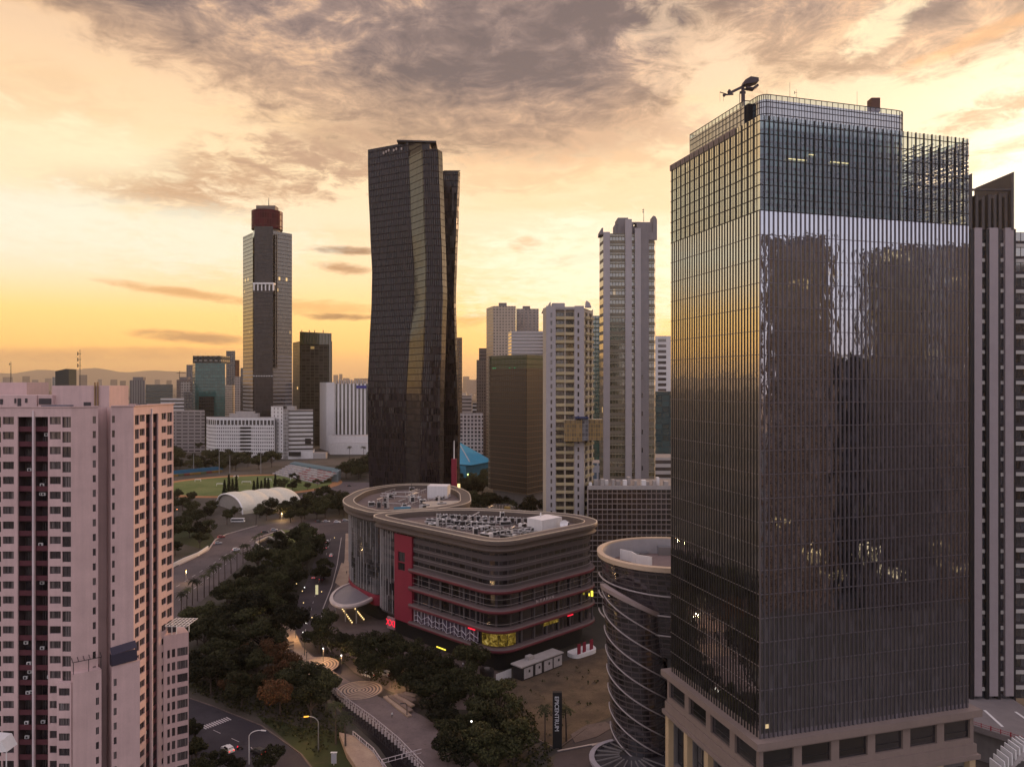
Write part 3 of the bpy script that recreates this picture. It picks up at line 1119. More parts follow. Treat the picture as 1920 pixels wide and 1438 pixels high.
# ------------------------------------------------------------------ pale tower with slanted crown (far right)
Y2 = 215.0
M_pil = plain('pale pilaster', (0.34, 0.295, 0.305), 0.8, 0, 0.12, fine=0.08, streak=0.08)
M_band = plain('pale spandrel', (0.48, 0.46, 0.43), 0.8, 0, 0.12)
M_w2 = facade('far right tower windows', (0.05, 0.042, 0.045), (0.05, 0.055, 0.065), 1.5, 4.4, 0.86, 0.80, 0.22, 0.006, var=0.7, rough=0.05)
t2 = thing('slanted_crown_tower', 'pale tower with stone pilasters and slanted open crown behind the glass tower', 'tower', (PX(1860, Y2), Y2 + 10, 0))
zb2, zt2 = 9.0, ZZ(432, Y2)
mb = MB()
mb.box(PX(1812, Y2), PX(1900, Y2), Y2, Y2 + 25, zb2, zt2, 0, 1)
mb.build('tower_body', [M_w2, M_roof], t2)
mb = MB()
mb.box(PX(1899.5, Y2), PX(1985, Y2), Y2 + 1.2, Y2 + 22, zb2, ZZ(434, Y2), 0, 1)
mb.build('side_wing', [M_w2, M_roof], t2)
for (a, c) in ((1823, 1837), (1851, 1867), (1880.5, 1896)):
    mb = MB()
    mb.box(PX(a, Y2), PX(c, Y2), Y2 - 1.1, Y2 + .5, zb2 + 1.5, zt2 + 0.5)
    mb.build('pilaster', [M_pil], t2)
mb = MB()
for (a, c) in ((1816, 1822.5), (1845.5, 1851), (1866.5, 1872.5), (1896, 1901)):
    mb.box(PX(a, Y2), PX(c, Y2), Y2 - 0.9, Y2 + .4, zb2, zt2 + 0.2)
mb.build('dark_slots', [M_dark], t2)
z = zt2 - 4.2
while z > zb2 + 2:
    for (a, c, y) in ((1837, 1845.5, Y2 - .35), (1872.5, 1880.5, Y2 - .35), (1901, 1985, Y2 + .7)):
        mb = MB()
        mb.box(PX(a, Y2), PX(c, Y2), y, y + .75, z - 0.55, z + 0.45)
        mb.build('spandrel', [M_band], t2)
    z -= 4.4
mb = MB()
M_crn = plain('crown cladding', (0.075, 0.065, 0.062), 0.7, 0, 0.2)


def slab(mb, pts, y0, y1, m=0):
    """vertical plate: pts are (px,py) at depth y0, thick to y1"""
    mb.mark()
    A = [(PX(px, y0), y0, ZZ(py, y0)) for px, py in pts]
    B = [(x, y1, z) for x, _, z in A]
    mb.poly(A, m)
    mb.poly(list(reversed(B)), m)
    n = len(A)
    for i in range(n):
        j = (i + 1) % n
        mb.quad(A[j], A[i], B[i], B[j], m)


# right slanted fin wall and left fin
slab(mb, [(1818, 431), (1823, 431), (1823, 325), (1818, 329)], Y2 - 1.2, Y2 + 14)
slab(mb, [(1896.5, 431), (1901.5, 431), (1901.5, 322), (1896.5, 325)], Y2 - 1.2, Y2 + 16)
slab(mb, [(1838, 357), (1897, 325), (1897, 346), (1838, 378)], Y2 + 15, Y2 + 16)
slab(mb, [(1823, 354), (1897, 354), (1897, 357.5), (1823, 357.5)], Y2 - 1.0, Y2 - .4)
for i, px in enumerate((1829, 1841, 1853, 1863, 1873, 1884)):
    top = 352 if px < 1845 else 352 - (px - 1845) * 0.15
    slab(mb, [(px, 431), (px + 5.5, 431), (px + 5.5, top + 14), (px, top + 14 + (i % 2) * 8)], Y2 - .4, Y2 + 2.5)
    slab(mb, [(px + 6.5, 431), (px + 10.5, 431), (px + 10.5, top + 46 - i * 4), (px + 6.5, top + 50 - i * 4)], Y2 + 10.5, Y2 + 12)
mb.build('slanted_crown', [M_crn], t2)

# raised deck with the red railing at the foot of that tower
zd = 9.5
dk = thing('raised_deck', 'raised paved deck with parking lines at the foot of the pale tower', 'deck', (PX(1870, 200), 200, 0))
mb = MB()
A0, A1 = G(1805, 1353, zd), G(1935, 1394, zd)
mb.prism([(A0.x, A0.y), (A1.x, A1.y), (A1.x + 12, A1.y), (A1.x + 14, 236), (A0.x - 2, 236)], 8.0, zd, 0, bottom=True)
mb.build('slab', [plain('deck paving', (0.20, 0.175, 0.17), 0.9, 0, 0.25, 0.3, fine=0.25)], dk)
mb = MB()
for (p, q) in (((1846, 1331), (1880, 1362)), ((1904, 1334), (1930, 1352))):
    a_, c_ = G(*p, zd), G(*q, zd)
    mb.bar(a_ + Vector((0, 0, .03)), c_ + Vector((0, 0, .03)), 0.7, 0.04)
mb.build('painted_line', [M_white], dk)
mb = MB()
mb.prism([(A0.x - 1, A0.y + 3), (A1.x + 1, A1.y + 3), (A1.x + 12, A1.y + 3), (A1.x + 12, A1.y + 4), (A0.x - 1, A0.y + 4)], 0, 8.0)
mb.build('retaining_wall', [M_concd], dk)
rl = thing('red_railing', 'red steel railing along the edge of the raised deck', 'railing', (A0.x, A0.y, zd))
M_red = plain('red paint', (0.32, 0.03, 0.045), 0.6, 0, 0.2)
mb = MB()
for h in (0.45, 0.95):
    mb.bar((A0.x, A0.y + .2, zd + h), (A1.x, A1.y + .2, zd + h), 0.09)
mb.build('rail', [M_red], rl)
for i in range(8):
    p = A0 + (A1 - A0) * (i / 7)
    mb = MB()
    mb.bar((p.x, p.y + .2, zd), (p.x, p.y + .2, zd + 1.2), 0.22 if i % 2 else 0.14)
    mb.build('post', [M_red], rl)

rc = thing('ribbed_canopy', 'white ribbed canopy roof curving up in the bottom right corner', 'canopy', (PX(1905, 150), 150, 0))
for i in range(9):
    mb = MB()
    px, py = 1876 + i * 7, 1441 - 42 * sin(min(1, i / 8) * pi / 2)
    slab(mb, [(px, py + 24), (px + 2.2, py + 24), (px + 2.2, py - 5), (px, py - 5)], 149.5 + i * .3, 153 + i * .3)
    mb.build('rib', [M_white], rc)
mb = MB()
Qr = [Vector((PX(1872 + i * 7, 152), 151.5, ZZ(1447 - 42 * sin(min(1, i / 8) * pi / 2), 152))) for i in range(10)]
for a, d in zip(Qr, Qr[1:]):
    mb.bar(a, d, 3.0, .3)
mb.bar((PX(1900, 152), 152, 0), (PX(1900, 152), 152, ZZ(1425, 152)), .5)
mb.build('roof', [M_conc], rc)

# ------------------------------------------------------------------ pink apartment block (left)
M_pink = plain('pink plaster', (0.55, 0.395, 0.375), 0.9, 0, 0.20, 0.25, fine=0.12, streak=0.16)
M_maroon = plain('maroon balcony paint', (0.085, 0.022, 0.030), 0.75, 0, 0.3)
M_pwin = window_mat('apartment glass', (0.035, 0.028, 0.032), 0.08, 0.7, (0.26, 0.22, 0.21), 0.55)
M_frame = plain('dark window frame', (0.05, 0.04, 0.042), 0.6)
pk = thing('pink_apartment_block', 'tall pink apartment block with maroon balcony shafts and lower terraces at left', 'apartment block', (-90, 160, 0))
FH = 3.0
ZT = 93.3
NF = 29
p0, p1, p2 = Vector((-118, 150)), Vector((-88.6, 150)), Vector((-84.8, 153))
p3, p4, p5 = Vector((-83.0, 154.5)), Vector((-79.6, 157.1)), Vector((-78.9, 174.0))
cd = (p2 - p1).normalized()
ci = Vector((-cd.y, cd.x))
sa_, sb_ = p2 + ci * 4.5, p3 + ci * 4.5
wm = MB()
ops_f, ops_s, rec = [], [], []
rowsA = [(ZT - FH * k - 1.5, ZT - FH * k) for k in range(NF)]
rowsB = [(ZT - FH * k - 2.15, ZT - FH * k) for k in range(NF)]
rowsS = [(ZT - FH * k - 1.45, ZT - FH * k) for k in range(NF)]
zbot = ZT - FH * (NF - 1) - 2.5
u_ = lambda px: (px - 960) * 150 / FPX - p0.x
cols = [(u_(-60), u_(-38), rowsA), (u_(-30), u_(-12), rowsA), (u_(-9), u_(2), rowsB), (u_(5), u_(26), rowsA), (u_(33), u_(61), [(zbot, ZT)]), (u_(65), u_(90), [(zbot, ZT)]),
        (u_(93), u_(114), rowsA), (u_(116.5), u_(133), rowsB)]
o = wall_windows(p0, p1, 0, 95.2, cols, wm, 0.30)
for q in o:
    (rec if (q[3] - q[2]) > 5 else ops_f).append(q)
L1 = (p2 - p1).length
ops_s += wall_windows(p1, p2, 0, 95.2, [(L1 - 0.98, L1 - 0.42, rowsS)], wm, 0.15)
wm.wall(p2, sa_, 0, 95.0)
wm.wall(sa_, sb_, 0, 95.0)
wm.wall(sb_, p3, 0, 95.0)
ops_s += wall_windows(p3, p4, 0, 95.2, [(0.22, 0.72, rowsS)], wm, 0.15)
rows2 = [(ZT - FH * k - 2.1, ZT - FH * k) for k in range(NF)]
rows2b = [(ZT - FH * k - 1.5, ZT - FH * k) for k in range(NF)]
o = wall_windows(p4, p5, 0, 95.4, [(0.5, 2.2, rows2), (2.4, 4.4, rows2b), (4.9, 7.0, [(zbot, ZT)]), (7.5, 10.1, [(zbot, ZT)]), (11.5, 13.7, rows2b), (14.0, 16.4, rows2)], wm, 0.35)
for q in o:
    (rec if (q[3] - q[2]) > 5 else ops_f).append(q)
back = [(-85.0, 175.5), (-118, 185)]
wm.wall(p5, back[0], 0, 95.2)
wm.wall(back[0], back[1], 0, 95.2)
wm.wall(back[1], p0, 0, 95.2)
wm.build('wall', [M_pink], pk)
mb = MB()
mb.poly([(p.x, p.y, 94.4) for p in (p0, p1, p2, sa_, sb_, p3, p4, p5)] + [(back[0][0], back[0][1], 94.4), (back[1][0], back[1][1], 94.4)])
mb.build('roof', [M_roof], pk)
mb = MB()
for (p, q) in ((p0, p1), (p1, p2), (p3, p4), (p4, p5)):
    mb.bar((p.x, p.y + .1, 95.3), (q.x, q.y + .1, 95.3), 0.5, 0.25)
mb.build('coping', [M_pink], pk)
ops_f.sort(key=lambda q: -q[3])
add_windows(pk, ops_f, [M_pwin, M_frame], 'window', 100, fr=0.09, mull=1)
add_windows(pk, ops_s, [M_pwin, M_frame], 'narrow_window', 60, fr=0.07, mull=0)
# balcony shafts: recess shade put into the dark wall colour, slabs with maroon fronts
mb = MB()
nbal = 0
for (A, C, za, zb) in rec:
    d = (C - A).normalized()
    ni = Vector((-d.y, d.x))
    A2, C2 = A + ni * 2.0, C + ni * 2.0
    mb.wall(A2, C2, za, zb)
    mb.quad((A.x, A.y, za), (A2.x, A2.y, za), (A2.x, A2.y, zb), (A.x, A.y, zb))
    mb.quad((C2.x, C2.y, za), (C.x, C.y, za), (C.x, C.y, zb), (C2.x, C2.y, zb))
mb.build('balcony_shaft', [plain('shaded shaft wall', (0.055, 0.035, 0.038), 0.9, 0, 0.4, 0.6)], pk)
restb = MB()
mw, restw = MB(), MB()
for k in range(NF):
    for (A, C, za, zb) in rec:
        d = (C - A).normalized()
        ni = Vector((-d.y, d.x))
        zf = ZT - FH * k - 2.85
        if zf < za:
            continue
        tgt = MB() if nbal < 100 else restb
        A1_, C1_ = A + ni * 0.15, C + ni * 0.15
        A3, C3 = A + ni * 1.98, C + ni * 1.98
        tgt.quad((A1_.x, A1_.y, zf), (C1_.x, C1_.y, zf), (C3.x, C3.y, zf), (A3.x, A3.y, zf))
        tgt.bar((A1_.x, A1_.y, zf + .38), (C1_.x, C1_.y, zf + .38), 0.12, 1.05)
        tgt.quad((A3.x, A3.y, zf - .15), (C3.x, C3.y, zf - .15), (C1_.x, C1_.y, zf - .15), (A1_.x, A1_.y, zf - .15))
        if nbal < 100:
            tgt.build('balcony', [M_maroon], pk)
        nbal += 1
        # door and window on the back wall of the shaft
        W = (C - A).length
        for (f0, f1, h0, h1) in ((0.08, 0.40, 0.1, 2.2), (0.5, 0.9, 0.9, 2.2)):
            a_, c_ = A + d * (W * f0) + ni * 1.94, A + d * (W * f1) + ni * 1.94
            mw.wall(a_, c_, zf + h0, zf + h1)
if restb.f:
    restb.build('balconies', [M_maroon], pk, kind='stuff')
mw.build('shaft_windows', [M_pwin], pk, kind='stuff')
ac = MB()
ac.box(-.4, .4, -.16, .16, 0, .6)
ac.prism(ellipse(0, -.17, .22, .02, 8), .1, .5, 1)
ac_me = ac.mesh('air_conditioner', [M_white, M_dark])
for i in range(34):
    A, C, za, zb = rec[i % len(rec)]
    d = (C - A).normalized()
    ni = Vector((-d.y, d.x))
    p = A.lerp(C, R.uniform(.2, .8)) + ni * R.uniform(.55, 1.5)
    part('air_conditioner', ac_me, pk, (p.x, p.y, ZT - FH * R.randrange(0, 25) - 2.85 + R.choice((.75, .75, 1.9))), atan2(d.y, d.x))
# white pilaster between the shafts
mb = MB()
xx = PX(63, 150)
mb.box(xx - .16, xx + .16, 149.75, 150.3, 0, 94.5)
q = p4 + (p5 - p4).normalized() * 7.25
mb.box(q.x - .1, q.x + .22, q.y - .15, q.y + .15, 0, 94.5)
mb.build('white_pilaster', [plain('pale pink paint', (0.62, 0.52, 0.52), 0.85)], pk)
# lower terraces (from about the fourteenth floor down)
wm = MB()
zt_ = 42.0
no = Vector((cd.y, -cd.x))
ops = []
rows = [(ZT - FH * k - 1.45, ZT - FH * k) for k in range(NF) if ZT - FH * k < 40.5]
e1, e2 = p1 + no * 1.5 + cd * 0.1, p2 + no * 1.5 + cd * 0.35
wm.wall(p1 + cd * 0.1, e1, 0, zt_)
ops += wall_windows(e1, e2, 0, zt_, [((e2 - e1).length - 1.0, (e2 - e1).length - .45, rows)], wm, 0.15)
wm.wall(e2, p2 + cd * .35 + ci * 2, 0, zt_)
wm.poly([(e1.x, e1.y, zt_), (e2.x, e2.y, zt_), (p2.x + ci.x * .2, p2.y + ci.y * .2, zt_), (p1.x, p1.y, zt_)])
f1, f2 = p3 + no * 1.5 - cd * .1, p4 + no * 1.5 + cd * .9
wm.wall(p3 - cd * .1 + ci * 2, f1, 0, zt_)
ops += wall_windows(f1, f2, 0, zt_, [(0.35, 0.9, rows)], wm, 0.15)
wm.wall(f2, p4 + cd * .9 + ci * 1.0, 0, zt_)
wm.poly([(f1.x, f1.y, zt_), (f2.x, f2.y, zt_), (p4.x + cd.x * .9 + ci.x, p4.y + cd.y * .9 + ci.y, zt_), (p3.x, p3.y, zt_)])
# front bay
fx0, fx1 = PX(107, 149), PX(136.5, 149)
rb = [(ZT - FH * k - 1.5, ZT - FH * k) for k in range(NF) if ZT - FH * k < 39.5]
wm.wall((fx0, 150), (fx0, 148.9), 0, 40.4)
bo = wall_windows((fx0, 148.9), (fx1 - .3, 148.9), 0, 40.4, [(0.4, 2.55, rb)], wm, 0.25)
wm.wall((fx1 - .3, 148.9), (fx1, 150.0), 0, 40.4)
wm.poly([(fx0, 148.9, 40.4), (fx1 - .3, 148.9, 40.4), (fx1, 150, 40.4), (fx0, 150, 40.4)])
# right bay
zb_ = 42.6
q0, q1, q2, q3, q4 = Vector((-79.0, 169.2)), Vector((-77.8, 170.6)), Vector((-77.0, 171.2)), Vector((-74.75, 172.6)), Vector((-77.2, 176))
rbb = [(ZT - FH * k - 1.9, ZT - FH * k) for k in range(NF) if ZT - FH * k < 42]
ro = []
ro += wall_windows(q0, q1, 0, zb_, [(0.9, 1.5, rbb)], wm, 0.25)
ro += wall_windows(q1, q2, 0, zb_, [(0.1, 0.8, rbb)], wm, 0.25)
ro += wall_windows(q2, q3, 0, zb_, [(0.25, 2.45, rbb)], wm, 0.25)
wm.wall(q3, q4, 0, zb_)
wm.wall(q4, (-80, 177), 0, zb_)
wm.poly([(q.x, q.y, zb_) for q in (q0, q1, q2, q3, q4)] + [(-79, 177, zb_)])
wm.build('terrace_wall', [M_pink], pk)
ro.sort(key=lambda q: -q[3])
add_windows(pk, bo + ro, [M_pwin, M_frame], 'bay_window', 60, fr=0.09, mull=1)
add_windows(pk, ops, [M_pwin, M_frame], 'narrow_window', 40, fr=0.07, mull=0)
# pergola, dark canopy, railings on the terraces
mb = MB()
for i in range(6):
    a_ = Vector((-78.8, 169.6, 44.9)).lerp(Vector((-78.8, 175.5, 44.9)), i / 5)
    mb.bar(a_, a_ + Vector((4.6, .8, -.35)), 0.10, 0.12)
for i in range(7):
    a_ = Vector((-78.8 + i * .76, 169.6 + i * .13, 44.98 - i * .058))
    mb.bar(a_, a_ + Vector((0, 5.9, 0)), 0.10, 0.12)
for q_ in (q1, q2, q3):
    mb.bar((q_.x, q_.y + .2, zb_), (q_.x, q_.y + .2, 44.7), .16)
mb.build('pergola', [M_white], pk)
mb = MB()
mb.bar((q1.x - .9, q1.y + .2, zb_ + 1.2), (q2.x, q2.y + .4, zb_ + 1.2), 0.08, 1.6)
mb.build('terrace_glazing', [M_pwin], pk)
mb = MB()
c1, c2 = f1 - cd * .1 + no * .2, f2 + no * .2 - cd * .6
mb.quad((c1.x, c1.y, 44.3), (c2.x, c2.y, 44.9), (c2.x + ci.x * 1.7, c2.y + ci.y * 1.7, 46.0), (c1.x + ci.x * 1.7, c1.y + ci.y * 1.7, 45.4))
mb.bar((c1.x, c1.y, 43.2), (c2.x, c2.y, 43.5), 0.15, 2.3)
mb.wall(c1 + ci * 1.7, c1, 42.0, 44.3)
mb.build('canopy', [plain('dark awning', (0.035, 0.03, 0.05), 0.6)], pk)
mb = MB()
g1, g2 = e1 + no * .05, e2 + no * .05
for i in range(6):
    t_ = i / 5
    a_ = g1.lerp(g2, t_)
    mb.bar((a_.x, a_.y, 44.4), (a_.x + ci.x * 1.7, a_.y + ci.y * 1.7, 44.9), 0.10)
for zq in (44.4,):
    mb.bar((g1.x, g1.y, zq), (g2.x, g2.y, zq), 0.12)
for t_ in (0.02, 0.55, 0.98):
    a_ = g1.lerp(g2, t_)
    mb.bar((a_.x, a_.y, 42), (a_.x, a_.y, 44.4), 0.10)
mb.build('terrace_frame', [M_dark], pk)
# small pitched terrace roof in the lower left corner
mb = MB()
yq = 140.0
slab(mb, [(-30, 1385), (2, 1388), (13, 1409), (-30, 1412)], yq, yq + 3)
mb.bar((PX(10, yq), yq + .3, ZZ(1410, yq)), (PX(10, yq), yq + .3, 15), 0.15)
mb.build('terrace_roof', [M_white], pk)
# roof rooms
mb = MB()
mb.box(PX(97, 160), PX(205, 160), 160, 168, 94.4, ZZ(723, 160))
mb.box(PX(-60, 168), PX(50, 168), 168, 176, 94.4, ZZ(717, 168))
mb.box(PX(-60, 160), PX(69, 160), 160, 168, 94.4, ZZ(741, 160))
mb.box(PX(72, 159), PX(98, 159), 159, 163, 94.4, ZZ(741, 159))
mb.build('roof_room', [M_pink], pk)
mb = MB()
for (a, c, e, f) in ((157, 170, 754, 768),):
    mb.box(PX(a, 159.9), PX(c, 159.9), 159.85, 159.98, ZZ(f, 159.9), ZZ(e, 159.9))
for (a, c, e, f) in ((0, 5, 748, 758), (27, 30, 747, 756), (33, 39, 747, 762), (47, 51, 747, 755), (73, 96, 747, 758)):
    yy = 159.9 if a < 72 else 158.9
    mb.box(PX(a, yy), PX(c, yy), yy - .05, yy + .08, ZZ(f, yy), ZZ(e, yy))
mb.build('roof_room_openings', [M_frame], pk)
mb = MB()
mb.box(PX(80, 153.5), PX(122, 153.5), 153, 156.5, 94.41, 95.5)
slab(mb, [(208, 767), (250, 766), (255, 758), (263, 757), (261, 764), (250, 768)], 160, 163)
mb.build('roof_tarpaulin', [plain('blue tarpaulin', (0.02, 0.05, 0.09), 0.5, 0, 0.3)], pk)
mb = MB()
mb.bar((PX(178, 159.7), 159.7, 94.5), (PX(178, 159.7), 159.7, ZZ(717, 160)), 0.25)
mb.bar((PX(183, 159.7), 159.7, 94.5), (PX(183, 159.7), 159.7, ZZ(716, 160)), 0.25)
mb.build('rain_pipe', [plain('ochre pipe', (0.25, 0.16, 0.08), 0.7)], pk)
mast('tall antenna mast on the pink apartment roof room', 150, 655, 724, 162, 0.09, arms=3)
mast('thin mast far left above the pink apartment roof', 20, 678, 718, 172, 0.06, arms=1)

# ------------------------------------------------------------------ dark twisted twin tower (centre)
M_twist = facade('twisted tower cladding', (0.024, 0.017, 0.017), (0.015, 0.011, 0.013), 1.3, 3.9, 0.62, 0.84, 0.02, 0.0, var=0.9, rough=0.10, bump=0.05, tilt=0.07, fres=0.22, wspec=0.10, gspec=0.12)
M_twist2 = facade('twisted tower glossy cladding', (0.022, 0.017, 0.017), (0.02, 0.016, 0.018), 1.6, 3.9, 0.84, 0.90, 0.03, 0.0, var=0.7, rough=0.10, bump=0.0, tilt=0.02, fres=0.42, gspec=.2, wspec=.1)


def interp(tab, y):
    for (a, b_) in zip(tab, tab[1:]):
        if a[0] <= y <= b_[0]:
            t = (y - a[0]) / (b_[0] - a[0])
            t = t * t * (3 - 2 * t) * 0.5 + t * 0.5
            return a[1] + (b_[1] - a[1]) * t
    return tab[0][1] if y < tab[0][0] else tab[-1][1]


YT = 436.0
LE = [(265, 689.5), (330, 690.5), (420, 694), (500, 697.5), (560, 696.5), (640, 692.5), (740, 689), (850, 690), (940, 693), (1050, 695)]
RE = [(265, 828), (300, 830), (400, 833.5), (500, 837), (555, 838.5), (640, 836), (740, 833), (850, 832), (1050, 832)]
FD = [(265, 766), (400, 770), (500, 776), (560, 776), (640, 768), (740, 762), (1050, 760)]
FE = [(265, 790), (400, 794), (500, 798), (560, 797), (640, 794), (740, 788), (1050, 784)]
tt = thing('twisted_twin_tower', 'black twisting skyscraper with a pinched waist, front half of the pair', 'skyscraper', (PX(760, YT), YT + 20, 0))


def tower_ring(z):
    y = 719 - (z - CAMZ) * FPX / YT
    l, r, f, e = interp(LE, y), interp(RE, y), interp(FD, y), interp(FE, y)
    pts = [P2(l, 460), P2(l + (f - l) * .5, 452), P2(f - 4, 445.5), P2(f, 445), P2(f + (e - f) * .5, 438.5), P2(e, 432.5), P2(e + 2, 431.2), P2(e + 14, 430), P2(r - 8, 431), P2(r, 435.5), P2(r - 1.5, 452), P2(r - 8, 478), P2(l + 14, 492), P2(l + 1, 478)]
    return [(p.x, p.y, z) for p in pts]


zs = [0 + i * (235.0 / 60) for i in range(61)]
mA, mB = MB(), MB()
for i in range(60):
    r0, r1 = tower_ring(zs[i]), tower_ring(zs[i + 1])
    n = len(r0)
    u = 0
    for j in range(n):
        k = (j + 1) % n
        L = sqrt((r0[j][0] - r0[k][0]) ** 2 + (r0[j][1] - r0[k][1]) ** 2)
        (mB if j in (3, 4, 8, 9) else mA).quad(r0[j], r0[k], r1[k], r1[j], 0, ((u, r0[j][2]), (u + L, r0[j][2]), (u + L, r1[j][2]), (u, r1[j][2])))
        u += L
rt = tower_ring(235.0)
mA.poly(rt)
mA.build('facade', [M_twist], tt)
mB.build('glossy_fold', [M_twist2], tt)
mb = MB()
# crown: screen wall standing above the left face and the flat roof plate
A, Bp, Cc = Vector(rt[0]), Vector(rt[2]), Vector(rt[3])
for (p, q, za, zb) in ((rt[0], rt[1], ZZ(281, 460), ZZ(274, 452)), (rt[1], rt[2], ZZ(274, 452), ZZ(267.5, 445.5)), (rt[2], rt[3], ZZ(267.5, 445.5), ZZ(268, 445)), (rt[3], rt[4], ZZ(268, 445), ZZ(269, 438.5)), (rt[4], rt[5], ZZ(269, 438.5), ZZ(270, 432.5))):
    mb.wall((p[0], p[1]), (q[0], q[1]), 235.0, za, 0, 0, zb)
    mb.wall((q[0], q[1] + 1.0), (p[0], p[1] + 1.0), 235.0, zb, 0, 0, za)
mb.build('crown_screen', [M_twist], tt)
mb = MB()
for i in range(8):
    p = Vector(rt[0]).lerp(Vector(rt[2]), 0.42 + i * .065)
    if i not in (3, 6):
        mb.box(p.x - .45, p.x + .45, p.y - 1.0, p.y - .3, 239.0 + (i % 3) * .5, 240.4 + (i % 3) * .5)
mb.build('crown_sky_panels', [plain('pale sky panel', (0.45, 0.38, 0.33), 0.6)], tt)  # solid panels; pale colour stands in for sky showing through openings
mb = MB()
a_, c_ = Vector((PX(745, 446), 446, ZZ(264.5, 446))), Vector((PX(819, 452), 452, ZZ(267.5, 452)))
mb.poly([(a_.x, a_.y - 2, a_.z), (c_.x, c_.y - 3, c_.z), (c_.x - 1, c_.y + 22, c_.z), (a_.x, a_.y + 22, a_.z)])
mb.poly([(a_.x, a_.y - 2, a_.z - 1.0), (a_.x, a_.y + 22, a_.z - 1.0), (c_.x - 1, c_.y + 22, c_.z - 1.0), (c_.x, c_.y - 3, c_.z - 1.0)])
mb.quad((a_.x, a_.y - 2, a_.z - 1), (c_.x, c_.y - 3, c_.z - 1), (c_.x, c_.y - 3, c_.z), (a_.x, a_.y - 2, a_.z))
mb.quad((c_.x, c_.y - 3, c_.z - 1), (c_.x - 1, c_.y + 22, c_.z - 1), (c_.x - 1, c_.y + 22, c_.z), (c_.x, c_.y - 3, c_.z))
for px in (806, 811, 815):
    mb.bar((PX(px, 455), 455, 235), (PX(px + 2, 455), 455, c_.z - 1), 0.5)
mb.box(PX(766, 449), PX(806, 449), 449, 468, 235, c_.z - 1)
mb.build('roof_plate', [M_dark], tt)

YB = 480.0
LB = [(322, 816), (1100, 820)]
RB = [(322, 863), (400, 860.5), (480, 857.5), (560, 855), (640, 857), (720, 861), (800, 863.5), (870, 862), (1000, 861)]
tb = thing('twisted_twin_tower', 'black twisting skyscraper rear half, standing behind and right of the taller front half', 'skyscraper', (PX(845, YB), YB + 15, 0))
mb = MB()
zB = ZZ(321, YB)
rings = []
for i in range(51):
    z = zB * i / 50
    y = 719 - (z - CAMZ) * FPX / YB
    r = interp(RB, y)
    rings.append([(p.x, p.y, z) for p in (P2(818, YB + 8), P2(822, YB), P2(r - 4, YB), P2(r, YB + 3), P2(r - 1, YB + 14), P2(r - 8, YB + 30), P2(820, YB + 34))])
mb.loft(rings, 0)
mb.build('facade', [M_twist], tb)
mb = MB()
mb.bar((PX(832, YB), YB - .2, zB), (PX(863, YB), YB - .2, zB), 0.5, 0.5)
mb.build('roof_coping', [M_dark], tb)

# ------------------------------------------------------------------ tower with red drum crown
YR = 1080.0
M_rt = facade('drum tower stripes', (0.34, 0.32, 0.31), (0.035, 0.03, 0.034), 6.0, 5.6, 1.0, 0.78, 0.03, 0.0, var=0.3, rough=0.06, bump=0.3)
M_rt2 = facade('drum tower upper glass', (0.09, 0.08, 0.075), (0.045, 0.04, 0.036), 3.0, 5.6, 0.92, 0.84, 0.05, 0.003, var=0.35, rough=0.06, bump=0.2)
M_rts = facade('drum tower slab', (0.04, 0.033, 0.033), (0.020, 0.017, 0.020), 3.0, 5.6, 0.94, 0.9, 0.0, 0.0, var=0.4, rough=0.1, bump=0.1, fres=0.4, gspec=0.2, wspec=0.1)
rtw = thing('drum_top_tower', 'tall dark glass tower with dark red drum and mast on top', 'skyscraper', (PX(500, YR), YR + 30, 0))
zm = ZZ(665, YR)


def px_poly(*pts):
    return [tuple(P2(px, Y)) for px, Y in pts]


mb = MB()
pl_ = px_poly((455.5, 1130), (474, 1096), (474, 1140), (455.5, 1150))
mb.prism(pl_, 0, ZZ(690, YR), 0, 2)
mb.prism(pl_, ZZ(690, YR), ZZ(437, 1100), 1, 2)
pr_ = px_poly((512, 1096), (547.5, 1120), (547.5, 1165), (512, 1165))
mb.prism(pr_, 0, ZZ(664, YR), 0, 2)
mb.prism(pr_, ZZ(664, YR), ZZ(434, 1100), 1, 2)
mb.build('side_wings', [M_rt, M_rt2, M_roof], rtw)
mb = MB()
mb.prism(px_poly((475.5, YR), (512, YR), (513, 1140), (474, 1140)), 0, ZZ(536, YR), 0, 1)
mb.prism(px_poly((477, YR + 10), (512, YR + 10), (513, 1140), (474, 1140)), ZZ(536, YR), ZZ(422, YR), 0, 1)
mb.build('centre_slab', [M_rts, M_roof], rtw)
mb = MB()
for i in range(6):
    px = 475 + i * 7.2
    slab(mb, [(px, 545), (px + 2.4, 545), (px + 2.4, 531), (px, 531)], YR - .5, YR + 1.5)
slab(mb, [(474, 533), (513, 533), (513, 530), (474, 530)], YR - .8, YR + 9)
for i in range(8):
    px = 475 + i * 4.8
    slab(mb, [(px, 706), (px + 2.0, 706), (px + 2.0, 704), (px, 704)], YR - .5, YR + 1.0)
mb.build('plant_floor_frame', [M_white], rtw)
mb = MB()
for px in (514, 517.5):
    slab(mb, [(px, 690), (px + 1.8, 690), (px + 1.8, 440), (px, 440)], 1095, 1097)
mb.build('dark_joint', [M_black], rtw)
mb = MB()
cx, cyy = PX(501, YR + 35), YR + 35
mb.prism(ellipse(cx, cyy, 22.4, 22.4, 40), ZZ(432, cyy), ZZ(398, cyy), 0, 0)
mb.build('drum', [facade('drum cladding', (0.07, 0.018, 0.026), (0.062, 0.006, 0.014), 3.5, 9.0, 0.8, 0.85, 0.0, 0, var=0.35, rough=0.3, bump=0.2, fres=0.0, gspec=0.05, wspec=0.05)], rtw, smooth=False)
mb = MB()
mb.prism(ellipse(cx, cyy, 19, 19, 32), ZZ(445, cyy), ZZ(432, cyy), 0, 0)
